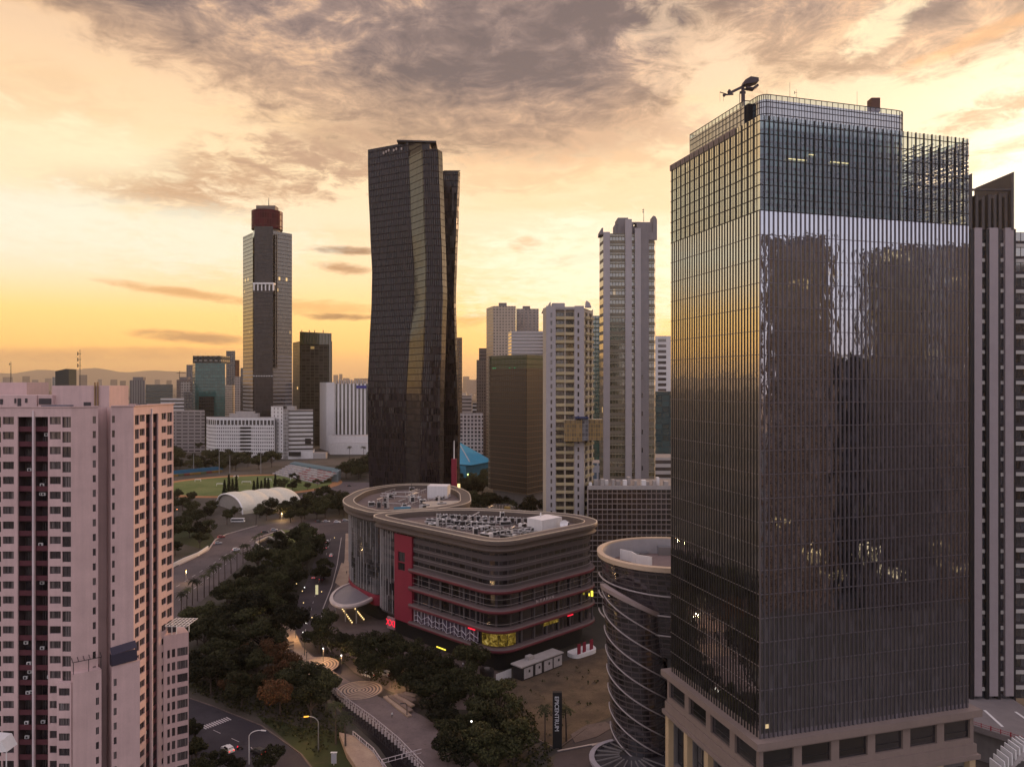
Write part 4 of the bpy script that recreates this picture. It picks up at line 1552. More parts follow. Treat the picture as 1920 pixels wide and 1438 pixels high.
mb.box(PX(483.5, cyy), PX(519, cyy), cyy - 8, cyy + 8, ZZ(398, cyy), ZZ(388, cyy))
mb.tube([(PX(504, cyy), cyy, ZZ(388, cyy)), (PX(504, cyy), cyy, ZZ(371, cyy))], [0.9, 0.3], 5)
mb.build('roof_house', [plain('crown box', (0.16, 0.13, 0.11), 0.7)], rtw)


# ------------------------------------------------------------------ simple far buildings
def block(label, cat, x0, x1, ytop, Y, mat, depth=30.0, left=0.0, right=0.0, ybot=None, name='office_block', roofs=(), group=None, z0=0.0, roofmat=None, bands=None):
    """x0..x1, ytop in photo pixels at depth Y; left/right = px width of side faces turning back"""
    c = PX((x0 + x1) / 2, Y)
    t = thing(name, label, cat, (c, Y + depth / 2, 0), group)
    zt = ZZ(ytop, Y)
    mb = MB()
    pts = []
    if left:
        pts.append(P2(x0, Y + depth * .8))
        pts.append(P2(x0 + left, Y))
    else:
        pts.append(P2(x0, Y))
    if right:
        pts.append(P2(x1 - right, Y))
        pts.append(P2(x1, Y + depth * .8))
    else:
        pts.append(P2(x1, Y))
    pts += [P2(x1 - .5, Y + depth), P2(x0 + .5, Y + depth)]
    mb.prism([tuple(p) for p in pts], z0, zt, 0, 1)
    mb.build('body', [mat, roofmat or M_roof], t)
    if roofs:
        for (a, b_, yt) in roofs:
            mb = MB()
            mb.box(PX(a, Y + depth * .3), PX(b_, Y + depth * .3), Y + depth * .3, Y + depth * .7, zt, ZZ(yt, Y + depth * .3))
            mb.build('roof_house', [M_concd], t)
    return t


M_netting = facade('netted scaffold facade', (0.045, 0.048, 0.035), (0.025, 0.022, 0.02), 7.0, 5.0, 0.86, 0.80, 0.0, 0.004, var=0.6, rough=0.3, bump=0.3, fres=.2, gspec=.1)
M_netl = facade('netted scaffold side', (0.07, 0.06, 0.045), (0.035, 0.03, 0.025), 4.0, 5.0, 0.8, 0.7, 0.04, 0, var=0.5, rough=0.3, bump=0.3)
ng = block('dark office tower wrapped in green construction netting right of the drum tower', 'office tower', 549, 622, 640, 1200, M_netting, 50, left=13)
mb = MB()
slab(mb, [(562, 646), (621.5, 646), (621.5, 625), (562, 622)], 1199, 1199.6)
slab(mb, [(617, 760), (622.5, 760), (622.5, 640), (617, 640)], 1198.6, 1199.4)
mb.build('green_netting', [facade('green netting', (0.035, 0.05, 0.022), (0.025, 0.032, 0.014), 5, 4, .85, .8, 0.02, 0, var=.5, bump=.1)], ng)
mb = MB()
for px in (566, 580, 590, 606):
    mb.bar((PX(px, 1205), 1205, ZZ(640, 1205)), (PX(px, 1205), 1205, ZZ(619, 1205)), 1.0)
mb.build('scaffold_posts', [M_dark], ng)

# white hotel with vertical stripes
M_wstripe = facade('vertical striped facade', (0.66, 0.64, 0.63), (0.025, 0.03, 0.032), 5.6, 400.0, 0.52, 1.0, 0.05, 0, var=0.1, rough=0.2, bump=0.5)
M_wblank = plain('white facade panels', (0.64, 0.62, 0.61), 0.8, 0, 0.12, streak=0.15)
Yh = 1100.0
ht = thing('striped_hotel', 'white hotel with black vertical window stripes above a white podium', 'hotel', (PX(650, Yh), Yh + 25, 0))
mb = MB()
mb.prism(px_poly((599.5, 1150), (612, Yh + 8), (627, Yh), (627, 1150)), 0, ZZ(717, Yh), 0, 1)
mb.build('blank_wing', [M_wblank, M_roof], ht)
mb = MB()
mb.box(PX(627, Yh), PX(692, Yh), Yh + 1.5, Yh + 45, 0, ZZ(719.5, Yh), 0, 1)
mb.build('striped_body', [M_wstripe, M_roof], ht)
mb = MB()
mb.box(PX(612, Yh - 40), PX(700, Yh - 40), Yh - 30, Yh, 0, ZZ(818, Yh - 35), 0, 1)
mb.box(PX(618, Yh - 48), PX(700, Yh - 48), Yh - 48, Yh - 30, 0, ZZ(832, Yh - 48), 0, 1)
mb.build('podium', [M_wblank, M_conc], ht)
mb = MB()
for i in range(13):
    px = 628 + i * 4.6
    mb.box(PX(px, Yh), PX(px + 2.2, Yh), Yh + 8, Yh + 14, ZZ(719.5, Yh), ZZ(714 - (i * 7 % 4), Yh))
mb.build('roof_plant', [M_conc], ht)
mb = MB()
slab(mb, [(668, 728), (687, 728), (687, 723), (668, 723)], Yh + .6, Yh + 1.4)
mb.build('blue_sign_band', [plain('blue sign', (0.03, 0.03, 0.22), 0.5)], ht)

# white office slabs by the sports field
M_wgrid = facade('white gridded facade', (0.60, 0.58, 0.565), (0.035, 0.03, 0.03), 2.55, 4.75, 0.46, 0.50, 0.08, 0.0, var=0.6, rough=0.15, bump=0.4)
M_wtop = facade('top floor windows', (0.62, 0.60, 0.585), (0.03, 0.035, 0.045), 5.0, 40.0, 0.7, 1.0, 0.1, 0, var=0.5, rough=0.1, bump=0.4)
Yo = 1000.0
wo = thing('white_office_slab', 'long white office slab with a grid of small square windows', 'office building', (PX(455, Yo), Yo + 12, 0))
zt = ZZ(783, Yo)
pl_ = px_poly((387, 1030), (392, 1012), (405, Yo), (515, Yo - 6), (515, 1028), (400, 1034))
mb = MB()
mb.prism(pl_, 0, zt - 9.5, 0, 2, top=False)
mb.prism(pl_, zt - 9.5, zt - 3.2, 1, 2, top=False)
mb.prism(pl_, zt - 3.2, zt, 3, 2)
mb.build('body', [M_wgrid, M_wtop, M_roof, M_wblank], wo)
mb = MB()
for k in range(9):
    za = zt - 14.6 - 4.75 * k
    for (a, b_) in ((452.5, 473),):
        mb.box(PX(a, Yo), PX(b_, Yo), Yo - 3.6, Yo - 2.9, za, za + 2.3)
mb.build('dark_window_band', [M_black], wo)
mb = MB()
mb.box(PX(425, Yo), PX(478, Yo), Yo + 10, Yo + 20, zt, ZZ(776, Yo))
mb.box(PX(436, Yo), PX(470, Yo), Yo + 12, Yo + 18, ZZ(776, Yo), ZZ(772, Yo))
mb.build('roof_house', [M_conc], wo)

M_wband = facade('banded facade', (0.52, 0.50, 0.485), (0.03, 0.03, 0.032), 400.0, 5.6, 1.0, 0.40, 0.06, 0, var=0.1, rough=0.15, bump=0.5, v0=1.2)
M_wcol = facade('stair glazing', (0.35, 0.34, 0.33), (0.16, 0.15, 0.15), 2.4, 4.7, 0.8, 0.85, 0.15, 0, var=0.4, rough=0.1, bump=0.2)
M_wslit = facade('slit windows', (0.62, 0.60, 0.59), (0.03, 0.03, 0.03), 9.0, 4.9, 0.22, 0.55, 0.06, 0, var=0.2, rough=0.2, bump=0.3, u0=5.0)
wb = thing('white_office_slab', 'white office slab with horizontal dark bands and a glazed stair tower', 'office building', (PX(548, Yo), Yo + 12, 0))
mb = MB()
mb.prism(px_poly((508, 1012), (531, Yo - 8), (531, 1040), (508, 1040)), 0, ZZ(763, Yo), 0, 2)
mb.prism(px_poly((540, Yo - 10), (587, Yo - 4), (587, 1030), (540, 1030)), 10, ZZ(769, Yo), 1, 2)
mb.prism(px_poly((531, Yo - 9), (541, Yo - 12), (541, 1030), (531, 1030)), 0, ZZ(768, Yo), 3, 2)
mb.prism(px_poly((540, Yo - 12), (587, Yo - 6), (590, 1030), (540, 1030)), 0, 10, 4, 2)
mb.build('body', [M_wslit, M_wband, M_roof, M_wcol, M_wblank], wb)
mb = MB()
slab(mb, [(541, 855), (564, 855), (564, 847), (541, 847)], Yo - 12.6, Yo - 11.9)
slab(mb, [(572, 832), (583, 832), (583, 822), (572, 822)], Yo - 7.2, Yo - 6.5)
mb.build('dark_glazing', [M_black], wb)
mb = MB()
mb.box(PX(536, Yo), PX(551, Yo), Yo + 4, Yo + 14, ZZ(769, Yo), ZZ(762, Yo))
mb.box(PX(588, Yo), PX(613, Yo), Yo - 6, Yo + 4, 0, ZZ(848, Yo))
mb.build('roof_house', [M_conc], wb)

# teal glass building and neighbours
M_teal = facade('teal glass', (0.022, 0.055, 0.055), (0.022, 0.105, 0.100), 4.0, 5.5, 0.9, 0.84, 0.02, 0.004, var=0.22, rough=0.05, bump=0.05, fres=0.5)
M_tealD = facade('dark crown louvres', (0.03, 0.035, 0.035), (0.012, 0.013, 0.014), 9.0, 8.0, 0.6, 0.4, 0.03, 0, var=0.2)
tg = block('teal glass office building with a dark louvred crown', 'office building', 361, 422, 681, 1300, M_teal, 50, left=5)
mb = MB()
mb.box(PX(361.5, 1304), PX(415, 1304), 1304, 1345, ZZ(681, 1300), ZZ(667, 1300))
mb.build('crown', [M_tealD], tg)
mb = MB()
mb.box(PX(374, 1299), PX(401, 1299), 1297, 1299.9, 0, ZZ(743, 1298))
mb.build('dark_front_bay', [facade('dark bay', (0.03, 0.035, 0.036), (0.018, 0.022, 0.024), 4, 5.5, .9, .8, 0.06, 0, var=.4)], tg)
fm = lambda n, w, g, cu=4.0, cv=4.5, fu=.7, fv=.6, rf=.08, **k: facade(n, w, g, cu, cv, fu, fv, rf * .6, 0.0, var=.5, rough=.15, bump=.3, fres=.6, gspec=.25, **k)
M_greyrib = fm('grey ribbed facade', (0.17, 0.155, 0.15), (0.05, 0.045, 0.045), 5, 60, .45, 1.0)
M_dgreen = fm('dark green banded facade', (0.10, 0.11, 0.10), (0.018, 0.026, 0.024), 60, 5.2, 1.0, .62)
M_wbands = fm('white and dark banded facade', (0.50, 0.48, 0.47), (0.02, 0.02, 0.022), 80, 5.4, 1.0, .55)
M_brown = fm('brown facade', (0.15, 0.115, 0.10), (0.05, 0.04, 0.04), 5, 5, .6, .55)
M_beigeb = fm('beige facade', (0.34, 0.30, 0.27), (0.06, 0.05, 0.05), 5, 5, .55, .5)
M_dkgrey = fm('dark grey facade', (0.06, 0.06, 0.065), (0.025, 0.028, 0.032), 5, 5, .8, .7, .12)
M_lowgrey = fm('low grey banded facade', (0.24, 0.21, 0.20), (0.07, 0.06, 0.06), 9, 5, .8, .45)
block('grey ribbed office tower standing behind the teal building', 'office tower', 349.5, 363, 684, 1450, M_greyrib, 30, name='office_tower')
block('brown office building with tower crane on the roof, left of the teal building', 'office building', 331, 359, 712, 1400, M_brown, 30, roofs=((336, 352, 707),))
block('pale gridded office wing in front of the brown one with the crane', 'office building', 339, 357.5, 716, 1370, M_beigeb, 20)
block('dark banded mid-rise with a black joint, left of the brown crane building', 'office building', 273, 324, 721, 1250, M_dgreen, 40)
block('grey ribbed office tower alone above the pink roofs', 'office tower', 243, 272, 713, 1500, M_greyrib, 30, roofs=((249, 268, 707),), name='office_tower')
block('white and black banded low office building left of the teal building', 'office building', 301, 345, 747, 1150, M_wbands, 30)
block('dark narrow block at the foot of the teal building', 'office building', 344, 361, 735, 1250, M_dkgrey, 20)
block('long low grey building with pale strips behind the trees at left', 'low building', 318, 384, 771, 1080, M_lowgrey, 40, name='low_building')
block('slim dark tower with posts at its roof corners, right of the teal building', 'office tower', 424, 441, 658, 1700, M_dkgrey, 30, roofs=(), name='office_tower')
block('small rust coloured tower top beside the slim dark tower', 'office tower', 440.5, 449, 675, 1750, fm('rust facade', (0.24, 0.11, 0.06), (0.12, 0.06, 0.04)), 20, name='office_tower')
block('cream sunlit office building between teal building and drum tower', 'office building', 422, 440, 722, 1500, fm('cream lit', (0.55, 0.47, 0.37), (0.15, 0.12, 0.1)), 25, right=5)
block('beige office tower close to the left edge of the drum tower', 'office tower', 440, 454, 706, 1600, M_beigeb, 25, name='office_tower')
block('dark narrow tower touching the left edge of the drum tower', 'office tower', 451, 457, 690, 1500, M_dkgrey, 25, name='office_tower')
sd = thing('slanted_roof_tower', 'dark teal tower with a slanted roof far behind the pink apartment block', 'office tower', (PX(113, 1700), 1710, 0))
mb = MB()
mS = facade('slanted tower glass', (0.02, 0.03, 0.034), (0.022, 0.04, 0.046), 5, 5, .85, .8, .12, 0, var=.3)
slab(mb, [(103.5, 790), (129, 790), (129, 692), (124, 691.5), (103.5, 696)], 1700, 1730)
slab(mb, [(98, 790), (104, 790), (104, 707), (98, 707)], 1702, 1725)
mb.build('body', [mS], sd)
tc_ = thing('tower_crane', 'thin tower crane standing on the brown building far left of teal', 'crane', (PX(336, 1390), 1405, ZZ(707, 1405)))
mb = MB()
mb.bar((PX(336.5, 1405), 1405, ZZ(707, 1405)), (PX(336.5, 1405), 1405, ZZ(696, 1405)), 0.9)
mb.bar((PX(331, 1405), 1405, ZZ(699.5, 1405)), (PX(349, 1405), 1405, ZZ(699.5, 1405)), 0.9)
mb.bar((PX(336.5, 1405), 1405, ZZ(696, 1405)), (PX(347, 1405), 1405, ZZ(699.5, 1405)), 0.3)
mb.build('frame', [M_dark], tc_)
far_spec = [(5, 24, 707, 3200, 0), (42, 56, 705.5, 3400, 1), (84, 97, 709.5, 3600, 0), (148, 163.5, 703, 2300, 1), (183, 191, 711, 3300, 0), (207, 220, 711.5, 3000, 1),
            (566, 573, 702, 3600, 0), (577, 588, 708, 3300, 1), (625, 634, 703, 3800, 0), (636, 642, 701.5, 3900, 1), (643, 655, 709, 3300, 0), (664, 690, 709.5, 3500, 1),
            (868, 880, 706, 3600, 1), (875, 893, 712, 2700, 0), (893, 905, 709, 3000, 1), (290, 300, 712, 3500, 0), (312, 322, 713, 3100, 1), (60, 72, 712, 2600, 0), (225, 236, 714, 2600, 1)]
fmats = [fm('far tower a', (0.22, 0.19, 0.18), (0.1, 0.085, 0.08), 8, 6, .6, .6), fm('far tower b', (0.17, 0.14, 0.13), (0.08, 0.07, 0.065), 60, 6, 1.0, .5)]
places = ['over the far left end of the pink roofs', 'behind the left roof room of the pink block', 'left of the dark slanted tower', 'behind the tall mast on the pink roof', 'small and faint right of the tall mast',
          'above the right end of the pink roof', 'seen through the gap right of the netted tower', 'low above the gap right of the netted tower', 'left of two twin peaks above the striped hotel', 'slim peak above the striped hotel',
          'low over the striped hotel roof', 'broad and pale left of the black twisted tower', 'in the hazy gap right of the black twisted tower', 'lower one in the gap right of the black tower', 'beside the dark paired towers in the gap',
          'faint between ribbed tower and dark banded building', 'above the dark banded mid-rise', 'tiny one between the pink roof rooms', 'low and faint above the right pink roof edge']
for (a, b_, yt, Y, mi), pw in zip(far_spec, places):
    block('hazy distant tower ' + pw, 'distant tower', a, b_, yt, Y * 2.6, fmats[mi], 55, name='distant_tower', group='hazy towers on the horizon')
mast('thin tall mast rising from the far city at the left edge', 88 / 4.174 + 0, 679, 712, 3150, 0.9)

# behind and right of the black tower
block('sunset tinted slim tower just right of the black tower', 'office tower', 855, 866.5, 633, 900, fm('sunset tinted', (0.16, 0.10, 0.05), (0.05, 0.035, 0.025), 3, 4), 30, name='office_tower')  # golden evening light on the edge is put into the facade colour
block('grey tower, taller of two behind the brown louvred building', 'office tower', 898, 914, 653, 1000, fm('grey paired', (0.15, 0.125, 0.115), (0.06, 0.05, 0.05), 60, 4.5, 1.0, .5), 25, name='office_tower')
block('grey tower, lower of two behind the brown louvred building', 'office tower', 893.5, 912, 675, 950, fm('grey paired low', (0.19, 0.16, 0.14), (0.08, 0.07, 0.065), 3, 4, .5, .6), 25, name='office_tower')
block('white banded low office seen between black tower and louvred building', 'office building', 886, 930, 756, 1000, M_wbands, 30)
block('grey banded low office touching the black tower at right', 'office building', 850, 884, 742, 1050, fm('mid bands', (0.34, 0.30, 0.28), (0.06, 0.05, 0.05), 60, 5, 1.0, .5), 30)
block('pale office with square windows above the blue roofed hall', 'office building', 862, 906, 776, 880, fm('square window', (0.42, 0.37, 0.35), (0.05, 0.04, 0.045), 4.2, 4.5, .62, .6), 30)
M_apt = fm('far apartment facade', (0.40, 0.33, 0.26), (0.10, 0.085, 0.07), 3.6, 3.6, .55, .5)
M_apt2 = fm('far apartment balconies', (0.30, 0.26, 0.235), (0.07, 0.06, 0.055), 5.0, 3.6, .6, .55)
block('tall pale apartment tower, left of the pair behind the louvred building', 'apartment tower', 912, 967, 574, 900, M_apt, 35, left=13, roofs=((935, 950, 568),), name='apartment_tower')
block('tall pale apartment tower, right of the pair behind the louvred building', 'apartment tower', 968, 1010, 579, 940, M_apt2, 35, roofs=((980, 994, 574),), name='apartment_tower')
block('white balconied apartment block in front of the pale pair of towers', 'apartment block', 953, 1020, 621, 800, facade('white balcony bands', (0.50, 0.47, 0.46), (0.07, 0.06, 0.065), 60, 3.6, 1.0, .66, .06, 0, var=.3, bump=.4), 30, left=6, name='apartment_block')
block('narrow green glass tower between the cream and the grey apartments', 'office tower', 1111, 1125, 592, 700, facade('green glass', (0.03, 0.06, 0.05), (0.03, 0.085, 0.065), 3, 4, .85, .7, .1, 0, var=.3), 30, name='office_tower')
block('dark block under a white dome between the cream and grey apartments', 'office building', 1109, 1126, 732, 720, fm('dark low', (0.09, 0.06, 0.055), (0.03, 0.025, 0.03)), 20)
dm = thing('white_dome', 'white dome roof in the gap between cream and grey apartment towers', 'dome', (PX(1117, 730), 735, ZZ(732, 730)))
mb = MB()
rg = []
for i in range(6):
    a = pi / 2 * i / 6
    rg.append([(x, y, ZZ(732, 730) + 9 * sin(a)) for x, y in ellipse(PX(1117, 735), 735, 7 * cos(a), 7 * cos(a), 20)])
mb.loft(rg)
mb.build('shell', [M_white], dm, smooth=True)
block('white and dark striped apartment tower at the left edge of the glass tower', 'apartment tower', 1229, 1262, 630, 620, facade('ladder stripes', (0.62, 0.60, 0.58), (0.05, 0.045, 0.05), 11, 4.6, .62, .55, .06, 0, var=.3, bump=.4), 25, name='apartment_tower')
block('teal glass office at the left edge of the glass tower', 'office building', 1228, 1262, 734, 520, facade('teal narrow', (0.03, 0.055, 0.06), (0.028, 0.075, 0.085), 5, 4, .9, .8, .1, 0, var=.3), 25)
block('pale slab building with dark window rows beside the tall grey apartments', 'office building', 1226, 1262, 858, 470, fm('pale window rows', (0.44, 0.41, 0.39), (0.05, 0.045, 0.045), 60, 4.4, 1.0, .5), 25)
block('blue and white low hall behind the mid-rise between the apartment towers', 'low building', 1109, 1126, 868, 480, fm('blue white', (0.34, 0.34, 0.36), (0.05, 0.09, 0.13), 4, 9, .7, .5), 20, name='low_building')

# ------------------------------------------------------------------ brown louvred office building
Yl = 560.0
M_louv = facade('brown louvres', (0.066, 0.040, 0.021), (0.008, 0.006, 0.006), 2.3, 4.24, 0.56, 0.84, 0.01, 0.0, var=0.5, rough=0.3, bump=0.4)
M_louv2 = facade('olive louvres', (0.065, 0.05, 0.014), (0.02, 0.015, 0.007), 2.2, 4.24, 0.5, 0.9, 0.05, 0.0, var=0.5, rough=0.2, bump=0.3)
M_lgreen = facade('top floor screen', (0.05, 0.065, 0.025), (0.02, 0.028, 0.012), 1.6, 4.24, 0.5, 0.8, 0.03, 0, var=0.5, rough=0.3, bump=0.3)
lb = thing('louvred_office', 'brown office building screened with vertical louvres, between trees behind the mall', 'office building', (PX(955, Yl), Yl + 20, 0))
pl_ = px_poly((917, 590), (988, Yl), (1030, 585), (1020, 625), (930, 640))
mb = MB()
zt = ZZ(665, Yl)
mb.prism(pl_, 17, zt - 10, 0, 2, bottom=True)
mb.prism(pl_, zt - 10, zt, 1, 2)
mb.build('louvre_screen', [M_louv, M_lgreen, M_roof], lb)
mb = MB()
mb.prism([tuple(p) for p in offset_poly(pl_, -3)], 0, 17, 0)
mb.build('base', [M_concd], lb)
mb = MB()
op = offset_poly(pl_, 0.5)
z = 17.0
k = 0
while z < zt - 4:
    for i in (0, 1):
        p, q = op[i], op[i + 1]
        mb.bar((p[0], p[1], z), (q[0], q[1], z), 0.35, 0.18)
    z += 4.24
mb.build('floor_lines', [plain('floor edge', (0.22, 0.16, 0.11), 0.7)], lb)
mb = MB()
p, q = Vector(op[0]), Vector(op[1])
for t_ in (0.0, 0.04):
    c = p.lerp(q, t_)
    mb.bar((c.x, c.y, 17), (c.x, c.y, zt), 0.35)
z = 17.0
while z < zt:
    c, e = p, p.lerp(q, .045)
    mb.bar((c.x, c.y - .2, z), (e.x, e.y - .2, z), 0.5, 0.9)
    z += 4.24
mb.build('corner_scaffold', [plain('scaffold', (0.24, 0.20, 0.14), 0.6)], lb)
mb = MB()
p, q = Vector(op[0]), Vector(op[1])
for t0 in (0.12, 0.17, 0.55, 0.68):
    c, e = p.lerp(q, t0), p.lerp(q, t0 + .02)
    mb.bar((c.x, c.y - .2, zt - 9.7), (e.x, e.y - .2, zt - 9.7), 0.3, 0.3)
mb.build('green_lamp', [emit('green lamp', (0.05, 0.8, 0.3), 0.9)], lb)

# ------------------------------------------------------------------ cream apartment tower with balconies
Yc = 340.0
M_cream = plain('cream plaster', (0.44, 0.38, 0.30), 0.9, 0, 0.12, 0.2, streak=0.12)
M_lilac = plain('pale lilac plaster', (0.37, 0.34, 0.335), 0.9, 0, 0.12, 0.2, streak=0.12)
M_bal = plain('balcony parapet', (0.40, 0.33, 0.19), 0.9, 0, 0.25, 0.3, rnd=0.15)
M_glassd = window_mat('dark room glass', (0.02, 0.018, 0.018), 0.06, 0.6, cur=0.25, lit=0.01)
ca_ = thing('cream_balcony_tower', 'cream apartment tower with a column of paired balconies and curved horns on top', 'apartment tower', (PX(1062, Yc), Yc + 12, 0))
fh = 3.6
ztc = ZZ(576, Yc)
nf = 36
X = lambda px: PX(px, Yc)
wm = MB()
mb = MB()
q0 = P2(1018, Yc + 6)
pA, pB, pC, pD = Vector((X(1024), Yc)), Vector((X(1042), Yc)), Vector((X(1077), Yc)), Vector((X(1095), Yc))
rows = [(ztc - 4.6 - fh * k, ztc - 2.6 - fh * k) for k in range(nf)]
wm.wall(q0, pA, 0, ztc, 0, 1)
sl = wall_windows(pA, pB, 0, ztc + .6, [(2.0, 2.75, rows)], wm, 0.25)
ra = (pB.x - pA.x)
ba = Vector((pB.x, Yc + 1.6)), Vector((pC.x, Yc + 1.6))
wm.wall(pB, ba[0], 0, ztc, 0, 1)
bw = wall_windows(ba[0], ba[1], 0, ztc, [(0.4, 3.8, [(ztc - 4.9 - fh * k, ztc - 2.4 - fh * k) for k in range(nf)]), (4.7, 8.2, [(ztc - 4.9 - fh * k, ztc - 2.4 - fh * k) for k in range(nf)])], wm, 0.2, m=1)
wm.wall(ba[1], pC, 0, ztc, 0, 1)
sl += wall_windows(pC, pD, 0, ztc + .6, [(1.4, 2.2, rows)], wm, 0.25)
pE = P2(1112, Yc + 9)
rs = wall_windows(pD, pE, 0, ztc - 1, [(1.0, 4.2, [(ztc - 4.4 - fh * k, ztc - 2.4 - fh * k) for k in range(nf)]), (6.0, 9.0, [(ztc - 4.4 - fh * k, ztc - 2.4 - fh * k) for k in range(nf)])], wm, 0.5, m=1)
wm.wall(pE, (pE.x, Yc + 26), 0, ztc, 0, 1)
q9 = P2(1021, Yc + 26)
wm.wall((pE.x, Yc + 26), q9, 0, ztc, 0, 1)
wm.wall(q9, q0, 0, ztc, 0, 1)
wm.build('wall', [M_lilac, M_cream], ca_)
mb.poly([(q0.x, q0.y, ztc - .5), (pA.x, pA.y, ztc - .5), (pD.x, pD.y, ztc - .5), (pE.x, pE.y, ztc - 1.05), (pE.x, Yc + 26, ztc - .5), (q0.x, Yc + 26, ztc - .5)])
mb.box(X(1036), X(1060), Yc + 3, Yc + 10, ztc - .5, ZZ(567, Yc))
mb.box(X(1041), X(1078), Yc + .2, Yc + 1.7, ztc - 1.2, ztc + .2)
slab(mb, [(1027, 576), (1033, 576), (1032.5, 566), (1030, 568), (1028, 572)], Yc + .5, Yc + 3)
slab(mb, [(1098, 576), (1109, 576), (1106, 568), (1100, 563.5), (1099, 566)], Yc + .5, Yc + 4)
mb.build('roof', [M_lilac], ca_)
add_windows(ca_, sl, [M_glassd, M_frame], 'slit_window', 72, fr=0.08, mull=0)
add_windows(ca_, bw, [M_glassd, M_frame], 'balcony_door', 72, fr=0.10, mull=1)
add_windows(ca_, rs, [M_glassd, M_frame], 'side_window', 72, fr=0.10, mull=1)
rest = MB()
n_ = 0
for k in range(nf):
    zf = ztc - 5.3 - fh * k
    for (a, b_) in ((pB.x + .05, (pB.x + pC.x) / 2 - .2), ((pB.x + pC.x) / 2 + .2, pC.x - .05)):
        t = MB() if n_ < 100 else rest
        t.box(a, b_, Yc + .1, Yc + 1.55, zf - .25, zf)
        t.box(a, b_, Yc + .1, Yc + .25, zf, zf + 1.1)
        if n_ < 100:
            t.build('balcony', [M_bal], ca_)
        n_ += 1
if rest.f:
    rest.build('balconies', [M_bal], ca_, kind='stuff')
mb = MB()
mb.box((pB.x + pC.x) / 2 - .22, (pB.x + pC.x) / 2 + .22, Yc + .05, Yc + 1.6, 0, ztc - 1)
mb.build('divider', [M_cream], ca_)
mb = MB()
d = (pE - pD).normalized()
nn = Vector((d.y, -d.x))
for k in range(nf):
    zf = ztc - 5.2 - fh * k
    for (u0, u1) in ((0.6, 4.6), (5.6, 9.4)):
        a_, c_ = pD + d * u0 + nn * .9, pD + d * u1 + nn * .9
        mb.bar((a_.x, a_.y, zf + .45), (c_.x, c_.y, zf + .45), 0.15, 1.2)
        mb.bar((a_.x - nn.x * .45, a_.y - nn.y * .45, zf - .1), (c_.x - nn.x * .45, c_.y - nn.y * .45, zf - .1), 1.0, 0.18)
mb.build('side_balconies', [M_bal], ca_, kind='stuff')

# link bridge wrapped in scaffold netting between the two apartment towers
bg_ = thing('scaffolded_link_bridge', 'yellow netted scaffold box hung between the cream and grey apartment towers', 'link bridge', (X(1092), Yc - 3, ZZ(826, Yc)))
M_net = facade('ochre scaffold net', (0.30, 0.20, 0.07), (0.16, 0.105, 0.04), 1.1, 1.9, 0.82, 0.84, 0.02, 0, var=0.5, rough=0.5, bump=0.05, wallvar=0.3)
mb = MB()
mb.box(X(1057), X(1090), Yc - 4.0, Yc - .05, ZZ(826, Yc), ZZ(787, Yc), 0)
mb.box(X(1102), X(1129), Yc - 2.5, Yc + 4, ZZ(825, Yc), ZZ(786, Yc), 0)
mb.build('netting', [M_net], bg_)
mb = MB()
mb.box(X(1090), X(1102), Yc - 3.2, Yc - .05, ZZ(825, Yc), ZZ(784, Yc), 0)
mb.build('grey_panel', [fm('scaffold panel', (0.22, 0.22, 0.23), (0.14, 0.14, 0.15), 1.4, 1.9, .8, .8)], bg_)
mb = MB()
mb.box(X(1077), X(1102), Yc - 4.3, Yc - .1, ZZ(784, Yc), ZZ(781, Yc), 0)
mb.build('blue_tarpaulin', [plain('navy tarp', (0.03, 0.04, 0.10), 0.7)], bg_)

# ------------------------------------------------------------------ tall grey apartment tower
Yg = 385.0
Xg = lambda px: PX(px, Yg)
M_gwin = facade('olive glazed bays', (0.20, 0.175, 0.13), (0.085, 0.085, 0.045), 1.55, 4.67, 0.84, 0.62, 0.16, 0.004, var=0.35, rough=0.08, bump=0.25)
M_gpil = plain('grey plaster pilaster', (0.37, 0.34, 0.34), 0.9, 0, 0.10, 0.2, streak=0.12)
M_gdark = plain('darker grey plaster', (0.22, 0.20, 0.20), 0.9, 0, 0.15, 0.3, streak=0.15)
ga = thing('grey_apartment_tower', 'tall grey apartment tower with pale pilasters and olive window bays', 'apartment tower', (Xg(1178), Yg + 14, 0))
ztg = ZZ(438, Yg)
mb = MB()
mb.prism([(PX(1124, Yg + 9), Yg + 9), (Xg(1131), Yg), (Xg(1227), Yg), (Xg(1232), Yg + 5), (PX(1229, Yg + 28), Yg + 28), (PX(1127, Yg + 28), Yg + 28)], 0, ztg, 0, 1)
mb.build('glazed_body', [M_gwin, M_roof], ga)
for (a, b_, top) in ((1131, 1143, 436), (1172, 1184, 412), (1190, 1201, 429)):
    mb = MB()
    mb.box(Xg(a), Xg(b_), Yg - 1.2, Yg + .4, 0, ZZ(top, Yg))
    mb.build('pilaster', [M_gpil], ga)
wm = MB()
sw = wall_windows((Xg(1201), Yg - .8), (Xg(1216), Yg - .8), 0, ZZ(436, Yg), [(0.4, 1.1, [(ztg - 66 - 4.67 * k * 2, ztg - 63.6 - 4.67 * k * 2) for k in range(11)])], wm, 0.3)
wm.wall((Xg(1216), Yg - .8), (Xg(1216), Yg + .3), 0, ZZ(436, Yg))
wm.wall((Xg(1201), Yg + .3), (Xg(1201), Yg - .8), 0, ZZ(436, Yg))
wm.build('plain_wall', [M_gdark], ga)
add_windows(ga, sw, [M_glassd, M_frame], 'slit_window', 20, fr=0.08, mull=0)
mb = MB()
